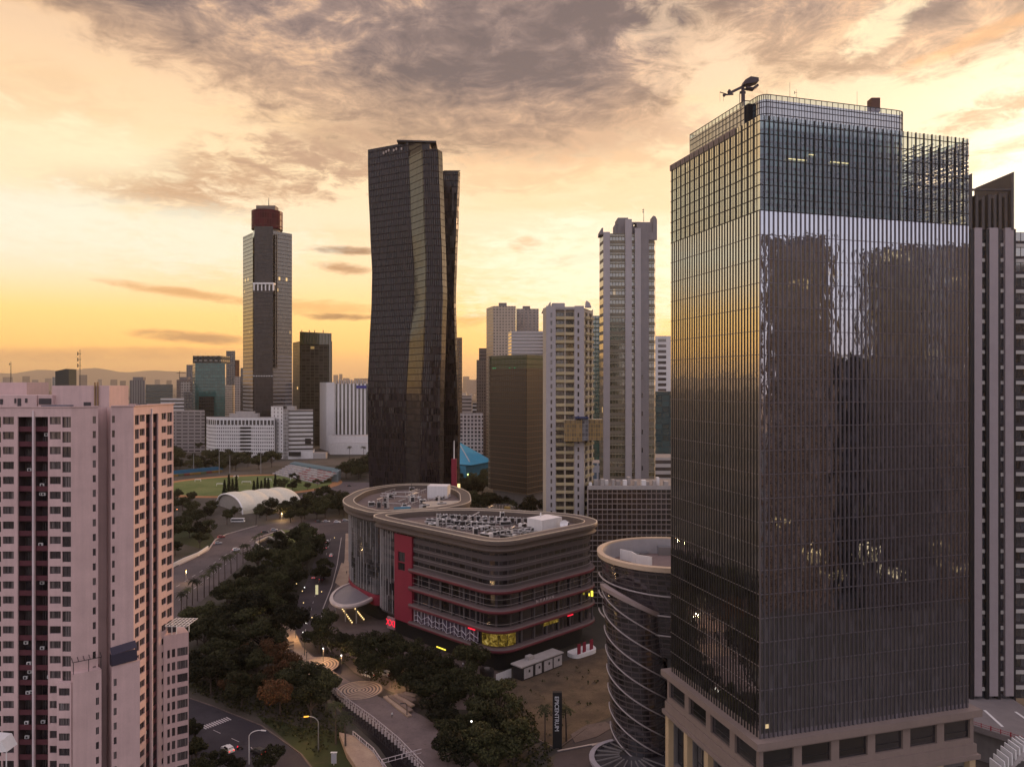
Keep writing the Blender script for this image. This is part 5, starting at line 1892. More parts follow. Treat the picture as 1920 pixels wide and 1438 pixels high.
for k in range(38):
    z = ztg - 1.4 - 4.67 * k
    if z > 1:
        mb.box(Xg(1143), Xg(1172), Yg - .55, Yg + .2, z - .35, z + .25)
        mb.box(Xg(1216), Xg(1227), Yg - .45, Yg + .2, z - .35, z + .25)
        mb.box(Xg(1184), Xg(1190), Yg - .35, Yg + .2, z - .35, z + .25)
mb.build('slab_edges', [plain('slab edge', (0.26, 0.235, 0.17), 0.9, 0, .2)], ga, kind='stuff')
mb = MB()
mb.box(Xg(1160), Xg(1179.5), Yg + 3, Yg + 14, ztg, ZZ(406, Yg))
mb.box(Xg(1155), Xg(1162), Yg + 4, Yg + 12, ztg, ZZ(418, Yg))
mb.box(Xg(1179), Xg(1189), Yg + 2, Yg + 14, ztg, ZZ(415, Yg))
mb.box(Xg(1190), Xg(1196), Yg + 2, Yg + 14, ztg, ZZ(425, Yg))
mb.box(Xg(1195), Xg(1227), Yg + 1, Yg + 20, ztg, ZZ(416, Yg))
mb.box(Xg(1188), Xg(1204), Yg + 5, Yg + 9, ZZ(415, Yg), ZZ(412.5, Yg))
slab(mb, [(1124.5, 440), (1131, 440), (1131, 427), (1128, 428), (1125, 433)], Yg + .2, Yg + 9)
slab(mb, [(1224, 440), (1232, 440), (1232, 412), (1229, 406), (1225, 404.5)], Yg + .2, Yg + 9)
slab(mb, [(1216, 450), (1232, 450), (1232, 436), (1216, 436)], Yg - .6, Yg + .6)
mb.build('roof_house', [M_gdark], ga)
mast('antenna with drum aerials on the tall grey apartment tower', 1207, 391, 416, Yg + 8, 0.16, arms=2)

# ------------------------------------------------------------------ dark gridded mid-rise behind the mall
Ym = 335.0
Xm = lambda px: PX(px, Ym)
M_grid = facade('dark glazed grid', (0.20, 0.165, 0.15), (0.020, 0.015, 0.015), 2.2, 4.65, 0.84, 0.9, 0.08, 0.0, var=0.6, rough=0.1, bump=0.15, v0=0.4)
md = thing('gridded_midrise', 'dark gridded mid-rise with roof plant, between the mall and the glass tower', 'office building', (Xm(1180), Ym + 15, 0))
ztm = ZZ(914, Ym)
mb = MB()
mb.box(Xm(1102), Xm(1300), Ym, Ym + 30, 0, ztm, 0, 1)
mb.build('curtain_wall', [M_grid, M_roof], md)
mb = MB()
for k in range(12):
    z = ztm - 0.5 - 4.65 * k
    if z > 0:
        mb.box(Xm(1102), Xm(1300), Ym - .25, Ym + .1, z - .18, z + .18)
mb.box(Xm(1101), Xm(1103), Ym - .5, Ym + .2, 0, ztm)
mb.build('floor_bands', [plain('midrise bands', (0.30, 0.25, 0.235), 0.7)], md)
mb = MB()
mb.box(Xm(1102), Xm(1300), Ym - .4, Ym + .2, ztm - .9, ztm + .9)
mb.build('parapet', [M_conc], md)
for i in range(14):
    mb = MB()
    px = 1106 + i * 11
    mb.box(Xm(px), Xm(px + 5 + (i * 3) % 4), Ym + 2 + (i * 5) % 9, Ym + 5 + (i * 5) % 9, ztm, ztm + 1.8 + (i * 7 % 5) * .4)
    mb.build('roof_unit', [M_conc if i % 3 else M_white], md)

# ------------------------------------------------------------------ shopping mall (centre)
M0 = Vector((-4.6, 255.0))
eR, eL = Vector((.72, .694)), Vector((-.72, .694))
M_rim = plain('roof rim cladding', (0.115, 0.090, 0.077), 0.55, 0, 0.15, 0.3, streak=0.1)
M_rimd = plain('rim underside', (0.12, 0.093, 0.080), 0.7, 0, 0.2)
M_mred = plain('crimson cladding', (0.22, 0.016, 0.036), 0.6, 0, 0.15, 0.2)
M_mredd = plain('dull crimson band', (0.15, 0.030, 0.040), 0.55, 0, 0.2, 0.3)
M_mband = plain('grey band top', (0.12, 0.088, 0.087), 0.7, 0, 0.2, 0.3)
M_mwall = facade('mall shopfront glazing', (0.060, 0.048, 0.050), (0.016, 0.014, 0.018), 5.4, 6.75, 0.86, 0.74, 0.05, 0.0, var=0.8, rough=0.10, bump=0.3, v0=-1.4 + 0.0, tilt=0.02)
M_mlouv = facade('mall louvre bands', (0.085, 0.070, 0.071), (0.014, 0.012, 0.015), 3.3, 3.35, 0.93, 0.42, 0.05, 0.0, var=0.8, rough=0.12, bump=0.25, v0=0.6, tilt=0.02)
M_mglass = facade('mall curved glass', (0.075, 0.07, 0.075), (0.030, 0.030, 0.034), 1.5, 2.3, 0.90, 0.90, 0.10, 0.0, var=0.9, rough=0.06, bump=0.1, tilt=0.03)
M_mroof = plain('mall roof deck', (0.14, 0.105, 0.095), 0.9, 0, 0.45, 0.25, fine=0.3)
mall = thing('shopping_mall', 'curvy shopping mall with crimson bands, rounded corners and a rimmed roof full of plant', 'shopping mall', (-10, 290, 0))
sLa, sLb = 46.3, 57.2
MR_ = M0 + eR * 52.0
B1 = round_poly([tuple(M0), tuple(MR_), (25, 306), (-18, 322), (-44, 316), (-55.5, 306), tuple(M0 + eL * (sLb + 4))], [8, 9, 9, 18, 10, 9, 5], 8)
B2 = round_poly([(-57, 314), (-36, 321), (-21, 337), (-24, 372), (-36, 398), (-60, 400), (-75, 380), (-76.5, 346), (-69, 328)], [3, 8, 10, 12, 12, 16, 16, 12, 10], 7)
zr = 41.6
mb = MB()
mb.prism(B1, 29.0, zr, 1, top=False)
mb.prism(offset_poly(B1, -0.4), 8.0, 29.0, 0, top=False)
mb.build('front_block_wall', [M_mwall, M_mlouv], mall)
mb = MB()
mb.prism(B2, 11, zr, 0, top=False)
mb.prism(offset_poly(B2, 0.25), 6.5, 11, 1, bottom=True)
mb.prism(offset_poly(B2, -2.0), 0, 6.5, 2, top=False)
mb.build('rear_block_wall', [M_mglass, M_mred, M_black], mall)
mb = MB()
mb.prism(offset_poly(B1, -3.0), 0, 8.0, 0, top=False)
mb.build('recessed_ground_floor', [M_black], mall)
for B in (B1, B2):
    prof = [(0.0, zr - .3), (1.9, zr + .3), (2.5, zr + 1.0), (1.6, zr + 1.6), (1.7, zr + 2.4), (2.9, zr + 3.0), (3.0, zr + 4.0), (2.3, zr + 4.5), (-1.8, zr + 4.5), (-2.1, zr + 4.1), (-2.6, zr + 4.1), (-2.6, zr + 2.2)]
    rings = [[(x, y, z) for x, y in offset_poly(B, d)] for d, z in prof]
    mb = MB()
    mb.loft(rings[:7], 0, cap=False)
    mb.build('roof_rim', [M_rimd], mall)
    mb = MB()
    mb.loft(rings[6:], 0, cap=False)
    mb.build('roof_rim_top', [M_rim], mall)
    mb = MB()
    ed = offset_poly(B, 2.72)
    for i in range(len(ed)):
        p, q = ed[i], ed[(i + 1) % len(ed)]
        mb.bar((p[0], p[1], zr + 4.55), (q[0], q[1], zr + 4.55), 0.35, 0.25)
    ed = offset_poly(B, -2.0)
    for i in range(len(ed)):
        p, q = ed[i], ed[(i + 1) % len(ed)]
        mb.bar((p[0], p[1], zr + 4.55), (q[0], q[1], zr + 4.55), 0.3, 0.25)
    mb.build('lit_rim_edge', [plain('lit rim edge', (0.62, 0.52, 0.40), 0.5, 0, .1)], mall)  # pale bars put the highlight along the rim edges into colour
    mb = MB()
    mb.poly([(x, y, zr + 2.2) for x, y in offset_poly(B, -2.6)])
    mb.build('roof', [M_mroof], mall)
mb = MB()
mb.prism([(-57, 313), (-44, 315), (-30, 321), (-24, 330), (-34, 324), (-54, 330)], zr, zr + 1.6)
mb.build('link_roof', [M_mroof], mall)

# curved crimson bands round the two street fronts
i0 = 0
path = []
for s_ in (sLa + 1.0, 34, 20, 12):
    path.append(tuple(M0 + eL * s_))
path += [p for p in B1[:18]]
pathc = []
for i, p in enumerate(path):
    pathc.append(Vector(p))


def off_path(pts, d):
    out = []
    for i, p in enumerate(pts):
        a = pts[max(0, i - 1)]
        c = pts[min(len(pts) - 1, i + 1)]
        t_ = (c - a).normalized()
        out.append(p + Vector((t_.y, -t_.x)) * d)
    return out


for zb in (28.4, 21.6, 14.9, 8.2):
    rings = [[(p.x, p.y, z) for p in off_path(pathc, d)] for d, z in ((-.5, zb - 1.0), (1.3, zb - 1.05), (1.9, zb - .5), (1.9, zb + .15))]
    mb = MB()
    mb.loft(rings, 0, closed=False, cap=False)
    rings = [[(p.x, p.y, z) for p in off_path(pathc, d)] for d, z in ((1.9, zb + .15), (1.6, zb + .55), (-.5, zb + .75))]
    mb.loft(rings, 1, closed=False, cap=False)
    mb.build('crimson_band', [M_mredd, M_mband], mall)
# thin pale rails above each band and along the louvre strips
mb = MB()
for zb in (36.6, 33.3, 30.4, 23.4, 16.8, 25.4):
    pp = off_path(pathc, 0.25)
    for p, q in zip(pp, pp[1:]):
        mb.bar((p.x, p.y, zb), (q.x, q.y, zb), 0.10, 0.10)
mb.build('facade_rails', [plain('pale rail', (0.30, 0.26, 0.25), 0.6)], mall)
# vertical columns between floors
mb = MB()
for s_ in [3 + 6.4 * i for i in range(7)]:
    for (e, lim) in ((eL, 44), (eR, 49)):
        if s_ + 6 < lim:
            p = M0 + e * (s_ + 8)
            mb.obox(p, atan2(e.y, e.x), 0.7, 0.5, 8.8, 29)
mb.build('columns', [plain('mall column', (0.075, 0.065, 0.068), .8)], mall)
# crimson slab with dark inset windows
nL = Vector((-eL.y, eL.x)) * -1
nL = Vector((-.694, -.72))
pa, pb = M0 + eL * sLb + nL * .8, M0 + eL * sLa + nL * .8
wm = MB()
so = wall_windows(pa, pb, 7.5, 41.2, [(2.2, 6.6, [(27.2, 30.2), (30.6, 34.4)])], wm, 0.5)
wm.wall(pb, pb - nL * 3, 7.5, 41.2)
wm.wall(pa - nL * 3, pa, 7.5, 41.2)
wm.build('crimson_slab', [M_mred], mall)
add_windows(mall, so, [M_podglass, M_dark], 'inset_window', fr=.12, mull=1)
# white fins on the two curved glass fronts
M_wfin = plain('white glass fin', (0.42, 0.40, 0.40), 0.5, 0, 0.1)
nf_ = 0
B1g = [Vector(p) for p in B1]
for (poly_, x0, x1, ymax, zlo) in ((B1g, -57, -45.0, 309, 9), ([Vector(p) for p in B2], -78, -53, 362, 11.5)):
    mb = MB()
    N = len(poly_)
    for i in range(N):
        p, q = poly_[i], poly_[(i + 1) % N]
        L = (q - p).length
        d = (q - p).normalized()
        no_ = Vector((d.y, -d.x))
        kk = max(1, int(L / 2.3))
        for j in range(kk):
            c = p + d * ((j + .5) * L / kk) + no_ * 0.22
            if x0 <= c.x <= x1 and c.y < ymax and no_.y < 0.5:
                zc = zlo
                while zc < 40:
                    h = R.choice((6.5, 9.0, 11.5))
                    if R.random() < .8:
                        mb.obox(c, atan2(d.y, d.x), 0.11, 0.22, zc, min(zc + h, 41.5))
                    zc += h
    mb.build('white_fins', [M_wfin], mall, kind='stuff')
mb = MB()
for (px, py, r) in ((684, 1003, .9), (690, 1003, .7), (668, 1003, .5)):
    mb.obox((PX(px, 333), 330.5 + (690 - px) * .2), 0.8, r, .2, ZZ(py + 1, 331), ZZ(py - 2, 331))
mb.build('blue_lamp', [emit('blue led', (0.08, 0.35, 1.0), 2.0)], mall)
mb = MB()
for (px, py) in ((664, 1034), (690, 1040), (697, 1044)):
    mb.obox((PX(px, 334), 331 + (690 - px) * .2), 0.8, .7, .2, ZZ(py + 3, 332), ZZ(py - 2, 332))
mb.build('violet_lamp', [emit('violet led', (0.35, 0.05, 0.6), 0.7)], mall)
# line-art window strip on the left street front
M_violet = facade('violet strip glazing', (0.09, 0.075, 0.085), (0.075, 0.055, 0.085), 2.4, 5.0, 0.9, 0.95, 0.08, 0.0, var=0.4, rough=0.12, bump=0.1)
mb = MB()
s0, s1 = 9.5, 45.0
p, q = M0 + eL * s1 + nL * .5, M0 + eL * s0 + nL * .5
mb.wall(p, q, 9.0, 13.8)
mb.build('strip_window', [M_violet], mall)
mb = MB()
N = 17
zig = [11.2, 12.0, 10.6, 11.6, 12.6, 10.9, 11.9, 11.3, 12.3, 10.7, 11.5, 12.5, 11.0, 11.8, 10.5, 12.2, 11.4, 11.0]
for i in range(N + 1):
    c = p.lerp(q, i / N) + nL * .15
    mb.bar((c.x, c.y, 9.2 + (i % 5 == 2) * .6), (c.x, c.y, 13.7 - (i % 3 == 1) * .5), 0.13)
    if i < N:
        c2 = p.lerp(q, (i + 1) / N) + nL * .15
        mb.bar((c.x, c.y, zig[i]), (c2.x, c2.y, zig[i + 1]), 0.11)
        mb.bar((c.x, c.y, zig[i] - 1.9), (c2.x, c2.y, zig[i + 1] - 1.9), 0.09)
mb.build('strip_line_art', [plain('pale strip frame', (0.78, 0.72, 0.76), 0.5)], mall)
# lit corner restaurant and other glowing openings
M_yel = new_mat('lit restaurant glass')
m_, b_, out_ = M_yel
g_ = b_.node("ShaderNodeNewGeometry")
n_1 = b_.noise(g_.outputs['Position'], 0.55, 5, 0.7, 0.8)
c_1 = b_.ramp(n_1, [(0.38, (0.03, 0.018, 0.004)), (0.5, (0.28, 0.18, 0.03)), (0.62, (0.75, 0.52, 0.12)), (0.72, (1.0, 0.85, 0.45))])
e_1 = b_.node("ShaderNodeEmission")
b_.put(e_1.inputs[0], c_1)
e_1.inputs[1].default_value = 0.42
b_.l.new(e_1.outputs[0], out_.inputs[0])
M_yel = m_
cpath = [Vector(p) for p in B1[:9]]
cp = off_path(cpath, 0.25)
mb = MB()
for p, q in zip(cp, cp[1:]):
    mb.wall(p, q, 9.3, 13.6)
mb.build('lit_corner_window', [M_yel], mall)
mb = MB()
for p in cp[::2]:
    mb.bar((p.x, p.y - .1, 9.2), (p.x, p.y - .1, 13.7), 0.12)
mb.build('corner_mullions', [M_dark], mall)
nR = Vector((.694, -.72))
mb = MB()
p, q = M0 + eR * 22 + nR * .3, M0 + eR * 30 + nR * .3
mb.wall(p, q, 12.2, 13.6)
mb.build('lit_side_window', [M_yel], mall)
mb = MB()
for (e, nn, a, b2, z) in ((eL, nL, 9.5, 13.0, 14.2), (eR, nR, 33, 36, 14.0)):
    p, q = M0 + e * a + nn * 2.1, M0 + e * b2 + nn * 2.1
    mb.bar((p.x, p.y, z), (q.x, q.y, z), 0.22, 0.35)
mb.build('red_light_strip', [E_red], mall)
mb = MB()
p = M0 + eR * 48.0 + nR * 1.2
mb.bar((p.x, p.y, 18.2), (p.x, p.y, 20.2), 0.8, 0.8)
mb.bar((p.x - 1.2, p.y - 1, 18.6), (p.x - 1.2, p.y - 1, 19.6), 0.4, 0.4)
mb.build('yellow_lamp', [E_yellow], mall)
mb = MB()
p, q = M0 + eL * 24 + nL * 3, M0 + eL * 29 + nL * 3
mb.bar((p.x, p.y, 3.9), (q.x, q.y, 3.9), 0.25, 0.35)
mb.build('yellow_light_strip', [E_yellow], mall)


def text_obj(name, s, size, loc, rot, mat, parent=None, ext=0.05, label=None):
    cu = bpy.data.curves.new(name, 'FONT')
    cu.body = s
    cu.size = size
    cu.extrude = ext
    cu.align_x = 'CENTER'
    cu.align_y = 'CENTER'
    cu.resolution_u = 3
    tmp = bpy.data.objects.new('tmp', cu)
    COL.objects.link(tmp)
    bpy.context.view_layer.update()
    me = bpy.data.meshes.new_from_object(tmp.evaluated_get(bpy.context.evaluated_depsgraph_get()))
    bpy.data.objects.remove(tmp)
    me.materials.clear()
    me.materials.append(mat)
    o = bpy.data.objects.new(name, me)
    COL.objects.link(o)
    pl = parent.matrix_basis.translation if parent else Vector((0, 0, 0))
    o.parent = parent
    o.location = Vector(loc) - pl
    o.rotation_euler = rot
    return o


# glowing red cinema sign under the curved glass
pS = M0 + eL * (sLb + 1.0) + nL * 1.6
sg = thing('cinema_sign', 'glowing red sign panel at the foot of the curved glass front', 'sign', (pS.x, pS.y, 4.0))
mb = MB()
aS = atan2(-eL.y, -eL.x)
mb.obox(pS, aS, 4.6, .5, 3.4, 8.0)
mb.build('panel', [plain('pinkish sign panel', (0.36, 0.20, 0.21), .6)], sg)
text_obj('lettering', 'XXI', 3.6, (pS.x + nL.x * .32, pS.y + nL.y * .32, 5.7), (pi / 2, 0, aS), E_red, sg)
text_obj('band_lettering', 'N  Y  A M A N', 1.5, (M0.x + eR.x * 21 + nR.x * 2.0, M0.y + eR.y * 21 + nR.y * 2.0, 22.6), (pi / 2, 0, atan2(eR.y, eR.x)), plain('pale letters', (0.5, 0.42, 0.42), .6), mall)

# plant on the roofs
zro = zr + 2.2
units = []
for (w, d, h) in ((2.8, 1.8, 2.2), (1.7, 1.6, 2.9), (4.2, 2.4, 1.8), (1.5, 1.2, 1.6)):
    mb = MB()
    mb.box(-w / 2, w / 2, -d / 2, d / 2, 0.25, h)
    mb.box(-w / 2 + .1, w / 2 - .1, -d / 2 - .03, -d / 2, 0.5, h - .3, 1)
    mb.prism(ellipse(0, 0, min(w, d) * .32, min(w, d) * .32, 10), h, h + .15, 1)
    for x in (-w / 2 + .1, w / 2 - .1):
        mb.box(x - .07, x + .07, -d / 2, d / 2, 0, .25, 1)
    units.append(mb)
M_unit = plain('plant casing', (0.50, 0.48, 0.46), 0.6, 0, 0.2, rnd=0.45)
unit_me = [u.mesh('cooling_unit', [M_unit, M_dark]) for u in units]
cnt = 0


def inside(p, poly):
    x, y = p
    c = False
    n = len(poly)
    for i in range(n):
        x1, y1 = poly[i]
        x2, y2 = poly[(i + 1) % n]
        if (y1 > y) != (y2 > y) and x < (x2 - x1) * (y - y1) / (y2 - y1) + x1:
            c = not c
    return c


IN1, IN2 = offset_poly(B1, -6), offset_poly(B2, -8)
rows_ = []
for i in range(15):
    rows_.append((Vector((-30, 306)).lerp(Vector((8, 296)), i / 14), 1, 0.25))
for i in range(12):
    rows_.append((Vector((-33, 299)).lerp(Vector((-8, 291)), i / 11), 0, 0.25))
for i in range(9):
    rows_.append((Vector((-22, 287)).lerp(Vector((2, 282)), i / 8), 3, 0.25))
for i in range(8):
    rows_.append((Vector((-8, 276)).lerp(Vector((8, 284)), i / 7), 2, 0.75))
for (c, t_, a) in rows_:
    if inside(c, IN1):
        part('cooling_unit', unit_me[t_], mall, (c.x, c.y, zro), a + R.uniform(-.1, .1))
        cnt += 1
for k in range(52):
    for tr in range(20):
        c = (R.uniform(-45, 25), R.uniform(262, 316)) if k < 30 else (R.uniform(-70, -30), R.uniform(330, 392))
        if inside(c, IN1 if k < 30 else IN2):
            break
    part('cooling_unit', unit_me[R.randrange(4)], mall, (c[0], c[1], zro), R.choice((0.25, -.6, .8)))
mb = MB()
for k in range(60):
    if k < 38:
        a = Vector((R.uniform(-38, 8), R.uniform(276, 308)))
    else:
        a = Vector((R.uniform(-66, -34), R.uniform(335, 385)))
    ang_ = R.choice((-.28, 1.29))
    L = R.uniform(5, 16)
    c = a + Vector((cos(ang_), sin(ang_))) * L
    if inside(a, IN1 if k < 38 else IN2) and inside(c, IN1 if k < 38 else IN2):
        h = R.uniform(.5, 2.6)
        mb.tube([(a.x, a.y, zro + h), (c.x, c.y, zro + h)], R.uniform(.1, .28), 6)
        for t_ in (0.05, .5, .95):
            d_ = a.lerp(c, t_)
            mb.bar((d_.x, d_.y, zro), (d_.x, d_.y, zro + h), .12)
mb.build('pipe_runs', [plain('pale pipes', (0.48, 0.45, 0.43), .5, .2)], mall, kind='stuff')
mb = MB()
c = G(1010, 1000, zro)
mb.obox((c.x + 2.5, c.y + 6), atan2(eR.y, eR.x), 11, 8, zro, zro + 5.0)
mb.build('lift_house', [M_wblank], mall)
mb = MB()
mb.bar((c.x + 1, c.y + 7, zro + 5), (c.x + 1, c.y + 7, zro + 6.6), .5)
mb.build('vent_stub', [M_white], mall)
mb = MB()
c = G(823, 932, zro)
mb.obox((c.x, c.y), -.1, 10, 8, zro, zro + 6)
mb.build('lift_house', [M_wblank], mall)
mb = MB()
a, d = G(800, 952, zr + 3), G(872, 950, zr + 3)
mb.prism([(a.x, a.y), (d.x, d.y), (d.x + 1, d.y + 16), (a.x - 4, a.y + 16)], zr + 2.6, zr + 3.4, 0, bottom=True)
mb.prism([(a.x + 1, a.y + 1), (d.x - .5, d.y + 1), (d.x, d.y + 15), (a.x - 3, a.y + 15)], 30, zr + 2.6, 1)
mb.build('roof_canopy', [plain('pale roof canopy', (0.45, 0.38, 0.30), .6), M_rimd], mall)
mb = MB()
mb.obox((-47.5, 322.5), .15, 7, 4, zr + 1.6, zr + 4.8)
mb.build('blue_container', [plain('blue container', (0.012, 0.13, 0.22), .5, 0, .15)], mall)
dsh = thing('satellite_dish', 'white satellite dish on the right corner of the mall roof', 'satellite dish', (PX(1058, 283), 284, zro))
mb = MB()
rg = []
c0 = Vector((PX(1058, 284), 284, zro + 2.6))
ax = Vector((-.25, -.75, .6)).normalized()
sx = ax.cross(Vector((0, 0, 1))).normalized()
sy = sx.cross(ax)
for i in range(5):
    r = 1.6 * i / 4 + .02
    rg.append([tuple(c0 + ax * (r * r * .25) + (sx * cos(2 * pi * k / 18) + sy * sin(2 * pi * k / 18)) * r) for k in range(18)])
mb.loft(rg, cap=False)
mb.build('bowl', [M_white], dsh, smooth=True)
mb = MB()
mb.bar((c0.x, c0.y + .2, zro), (c0.x, c0.y, c0.z), .2)
mb.build('stand', [M_steel], dsh)

# oval entrance canopy
cn = thing('entrance_canopy', 'oval grey entrance canopy with a thick pale rim at the mall front', 'canopy', (-68, 324, 0))
el = ellipse(-68, 324, 9.6, 19, 48)
rings = [[(x, y, z) for x, y in offset_poly(el, d)] for d, z in ((-.6, 8.0), (.3, 8.1), (.6, 8.8), (.3, 9.5), (-.9, 9.6), (-1.0, 9.1))]
mb = MB()
mb.loft(rings, 0, cap=False)
mb.build('rim', [plain('pale canopy rim', (0.55, 0.46, 0.42), .5)], cn, smooth=True)
mb = MB()
top = [(x, y, 9.1) for x, y in offset_poly(el, -.9)]
for i in range(len(top)):
    a, d = top[i], top[(i + 1) % len(top)]
    mb.poly([a, d, (-68, 324, 10.2)])
mb.poly([(x, y, 8.0) for x, y in reversed(el)])
mb.build('shell', [plain('canopy shell', (0.20, 0.18, 0.20), .45, .1, .15)], cn)
mb = MB()
for (x, y) in ((-74, 330), (-70, 314), (-65, 312), (-75.5, 320)):
    mb.tube([(x, y, 0), (x, y, 8)], .3, 8)
mb.build('columns', [M_conc], cn)
# entrance ramp strips with rows of lamps
for (p, q) in (((640, 1140), (660, 1168)), ((664, 1140), (682, 1162))):
    a, d = G(*p, .4), G(*q, .4)
    o = thing('ramp_edge_lights', 'row of small warm lamps along the mall entrance ramp, ' + ('left row' if p[0] < 650 else 'right row'), 'light strip', (a.x, a.y, 0))
    mb = MB()
    mb.bar((a.x, a.y, .3), (d.x, d.y, .3), .5, .6)
    mb.build('kerb', [plain('ochre kerb', (.36, .25, .12), .7)], o)
    mb = MB()
    for i in range(9):
        c = a.lerp(d, i / 8)
        mb.tube([(c.x, c.y, .6), (c.x, c.y, 1.0)], .28, 6)
    mb.build('lamps', [E_warm], o)

# low kiosks in front of the right street side
M_kiosk = plain('kiosk panel', (.40, .37, .37), .7, 0, .3, .9, streak=.25)
kk_ = thing('kiosk_row', 'row of low white panelled kiosks with a flat roof before the mall', 'kiosk row', (M0.x + 8, M0.y + 2, 0))
aR = atan2(eR.y, eR.x)
mb = MB()
c = M0 + eR * 13 + nR * 6.2
mb.obox(c, aR, 20, 4.4, 0, 4.4)
mb.build('body', [M_dark], kk_)
mb = MB()
mb.obox(M0 + eR * 13 + nR * 6.0, aR, 21, 5.4, 4.4, 4.8)
mb.obox(M0 + eR * 10 + nR * 5.0, aR, 2.5, 2, 4.8, 6.0)
mb.build('roof', [M_conc], kk_)
for i in range(4):
    mb = MB()
    s_ = 4.6 + i * 4.9
    mb.obox(M0 + eR * (s_ + 1.4) + nR * 8.45, aR, 4.2 if i != 1 else 3.0, .12, .4, 3.9)
    mb.bar((M0 + eR * (s_ + 1.4) + nR * 8.55).to_3d() + Vector((0, 0, 2.6)), (M0 + eR * (s_ + 2.2) + nR * 8.55).to_3d() + Vector((0, 0, 2.6)), .06, .9, 1)
    mb.build('panel', [M_kiosk, M_dark], kk_)
mb = MB()
for i in range(9):
    mb.obox(M0 + eR * (-4 + i * .8) + nR * 5.0 + eL * 1.5, aR, .7, .12, 0, 3.0)
fz = mb.build('hoarding_fence', [M_white])
tag(fz, 'pale corrugated hoarding at the rounded mall corner', 'fence')
wt = thing('water_tank', 'dark round water tank by the mall corner', 'water tank', (-8.5, 252, 0))
mb = MB()
mb.prism(ellipse(-8.5, 251, 2.4, 2.4, 20), 0, 4.0)
mb.build('tank', [M_dark], wt)
mb = MB()
mb.prism(ellipse(-8.5, 251, 1.0, 1.0, 14), 4.0, 4.5)
mb.build('lid', [M_concd], wt)
st = thing('market_stall', 'low red and white curved stall at the right end of the mall', 'stall', (24, 276, 0))
mb = MB()
mb.prism(round_poly([tuple(M0 + eR * 31 + nR * 2.5), tuple(M0 + eR * 31 + nR * 8), tuple(M0 + eR * 42 + nR * 9), tuple(M0 + eR * 45 + nR * 3)], 2.5), 0, 1.4)
mb.build('counter', [M_white], st)
mb = MB()
for s_ in (33, 36, 40):
    mb.obox(M0 + eR * s_ + nR * 7.6, aR, 1.6, .3, 1.4, 5.0)
mb.build('panels', [M_mred], st)
# crimson pylon behind the mall
pyl = thing('crimson_pylon', 'crimson finned pylon with a white mast standing behind the mall roof', 'pylon', (PX(851, 402), 402, 0))
mb = MB()
cxx = PX(851.5, 402)
for i in range(34):
    z = 24 + i * 1.05
    r = 1.75 + .25 * sin(i * .5) - (.02 * max(0, i - 10))
    mb.prism([(cxx + r * cos(a + i * .07), 402 + r * sin(a + i * .07)) for a in [k * pi / 4 for k in range(8)]], z, z + .82, 0, bottom=True)
mb.box(cxx - 1.4, cxx + 1.4, 400.8, 403.2, 0, 59.5)
mb.build('finned_shaft', [M_mred], pyl)
mb = MB()
mb.tube([(cxx, 402, 59), (cxx, 402, ZZ(826, 402))], [.35, .2], 6)
mb.build('mast', [M_white], pyl)
mb = MB()
mb.box(cxx + 1.8, cxx + 3.2, 401.6, 402.4, 42, 46)
mb.build('lit_panel', [E_warm], pyl)
mast('slim roof mast with a lamp on the rear mall roof', 772, 900, 935, 385, .2, name='roof_mast')

# ------------------------------------------------------------------ curved louvred building (left of the glass tower)
M_curv = facade('curved louvre glazing', (0.075, 0.060, 0.058), (0.022, 0.018, 0.022), 2.2, 1.35, 0.93, 0.72, 0.12, 0.0, var=0.7, rough=0.10, bump=0.2, tilt=0.015)
M_rib = plain('pale rib', (0.38, 0.33, 0.32), 0.55, 0, 0.12)
cb = thing('curved_louvred_building', 'round dark louvred building wrapped in pale spiral ribs, beside the glass tower', 'office building', (38, 206, 0))
cA = (43.5, 208.0)
mb = MB()
ea = ellipse(cA[0], cA[1], 19, 19, 72)
mb.loft([[(x, y, z) for x, y in ellipse(cA[0] + (52.4 - z) * .10, cA[1], 19 - (52.4 - z) * .06, 19, 72)] for z in (30, 36, 44, 52.4)], 0, cap=False)
mb.prism(ellipse(50, 212, 14, 14, 40), 0, 31, 0)
mb.build('drum_wall', [M_curv], cb)
mb = MB()
rings = [[(x, y, z) for x, y in ellipse(cA[0], cA[1], r, r, 72)] for r, z in ((19.0, 51.9), (19.6, 52.1), (19.7, 53.3), (18.3, 53.4), (18.2, 53.0))]
mb.loft(rings, 0, cap=False)
mb.build('roof_rim', [plain('tan rim', (0.55, 0.42, 0.30), .5)], cb)
mb = MB()
rings = [[(x, y, z) for x, y in ellipse(cA[0], cA[1], 18.2, 18.2, 72)] for z in (53.0, 48.6)]
mb.loft(rings, 0, cap=False)
mb.build('inner_parapet', [plain('inner parapet', (0.42, 0.40, 0.41), .8)], cb)
mb = MB()
mb.poly([(x, y, 48.6) for x, y in ellipse(cA[0], cA[1], 18.2, 18.2, 72)])
mb.build('roof', [plain('reddish roof', (0.20, 0.145, 0.13), .9, 0, .3, .4)], cb)
mb = MB()
a = [G(px, py, 49) for px, py in ((1165, 1050), (1186, 1055), (1196, 1061), (1225, 1066))]
for p, q in zip(a, a[1:]):
    mb.bar((p.x, p.y + 2, 50.3), (q.x, q.y + 2, 50.3), .3, 3.0)
mb.build('roof_screen', [M_white], cb)
mb = MB()
for (px, py) in ((1190, 1038), (1206, 1036)):
    c = G(px, py, 49)
    mb.prism(ellipse(c.x, c.y, 1.6, 1.2, 12), 48.6, 49.2)
c = G(1250, 1037, 49)
mb.box(c.x - 2.5, c.x + 4, c.y - 1, c.y + 2, 48.6, 51)
mb.build('roof_unit', [M_steel], cb)


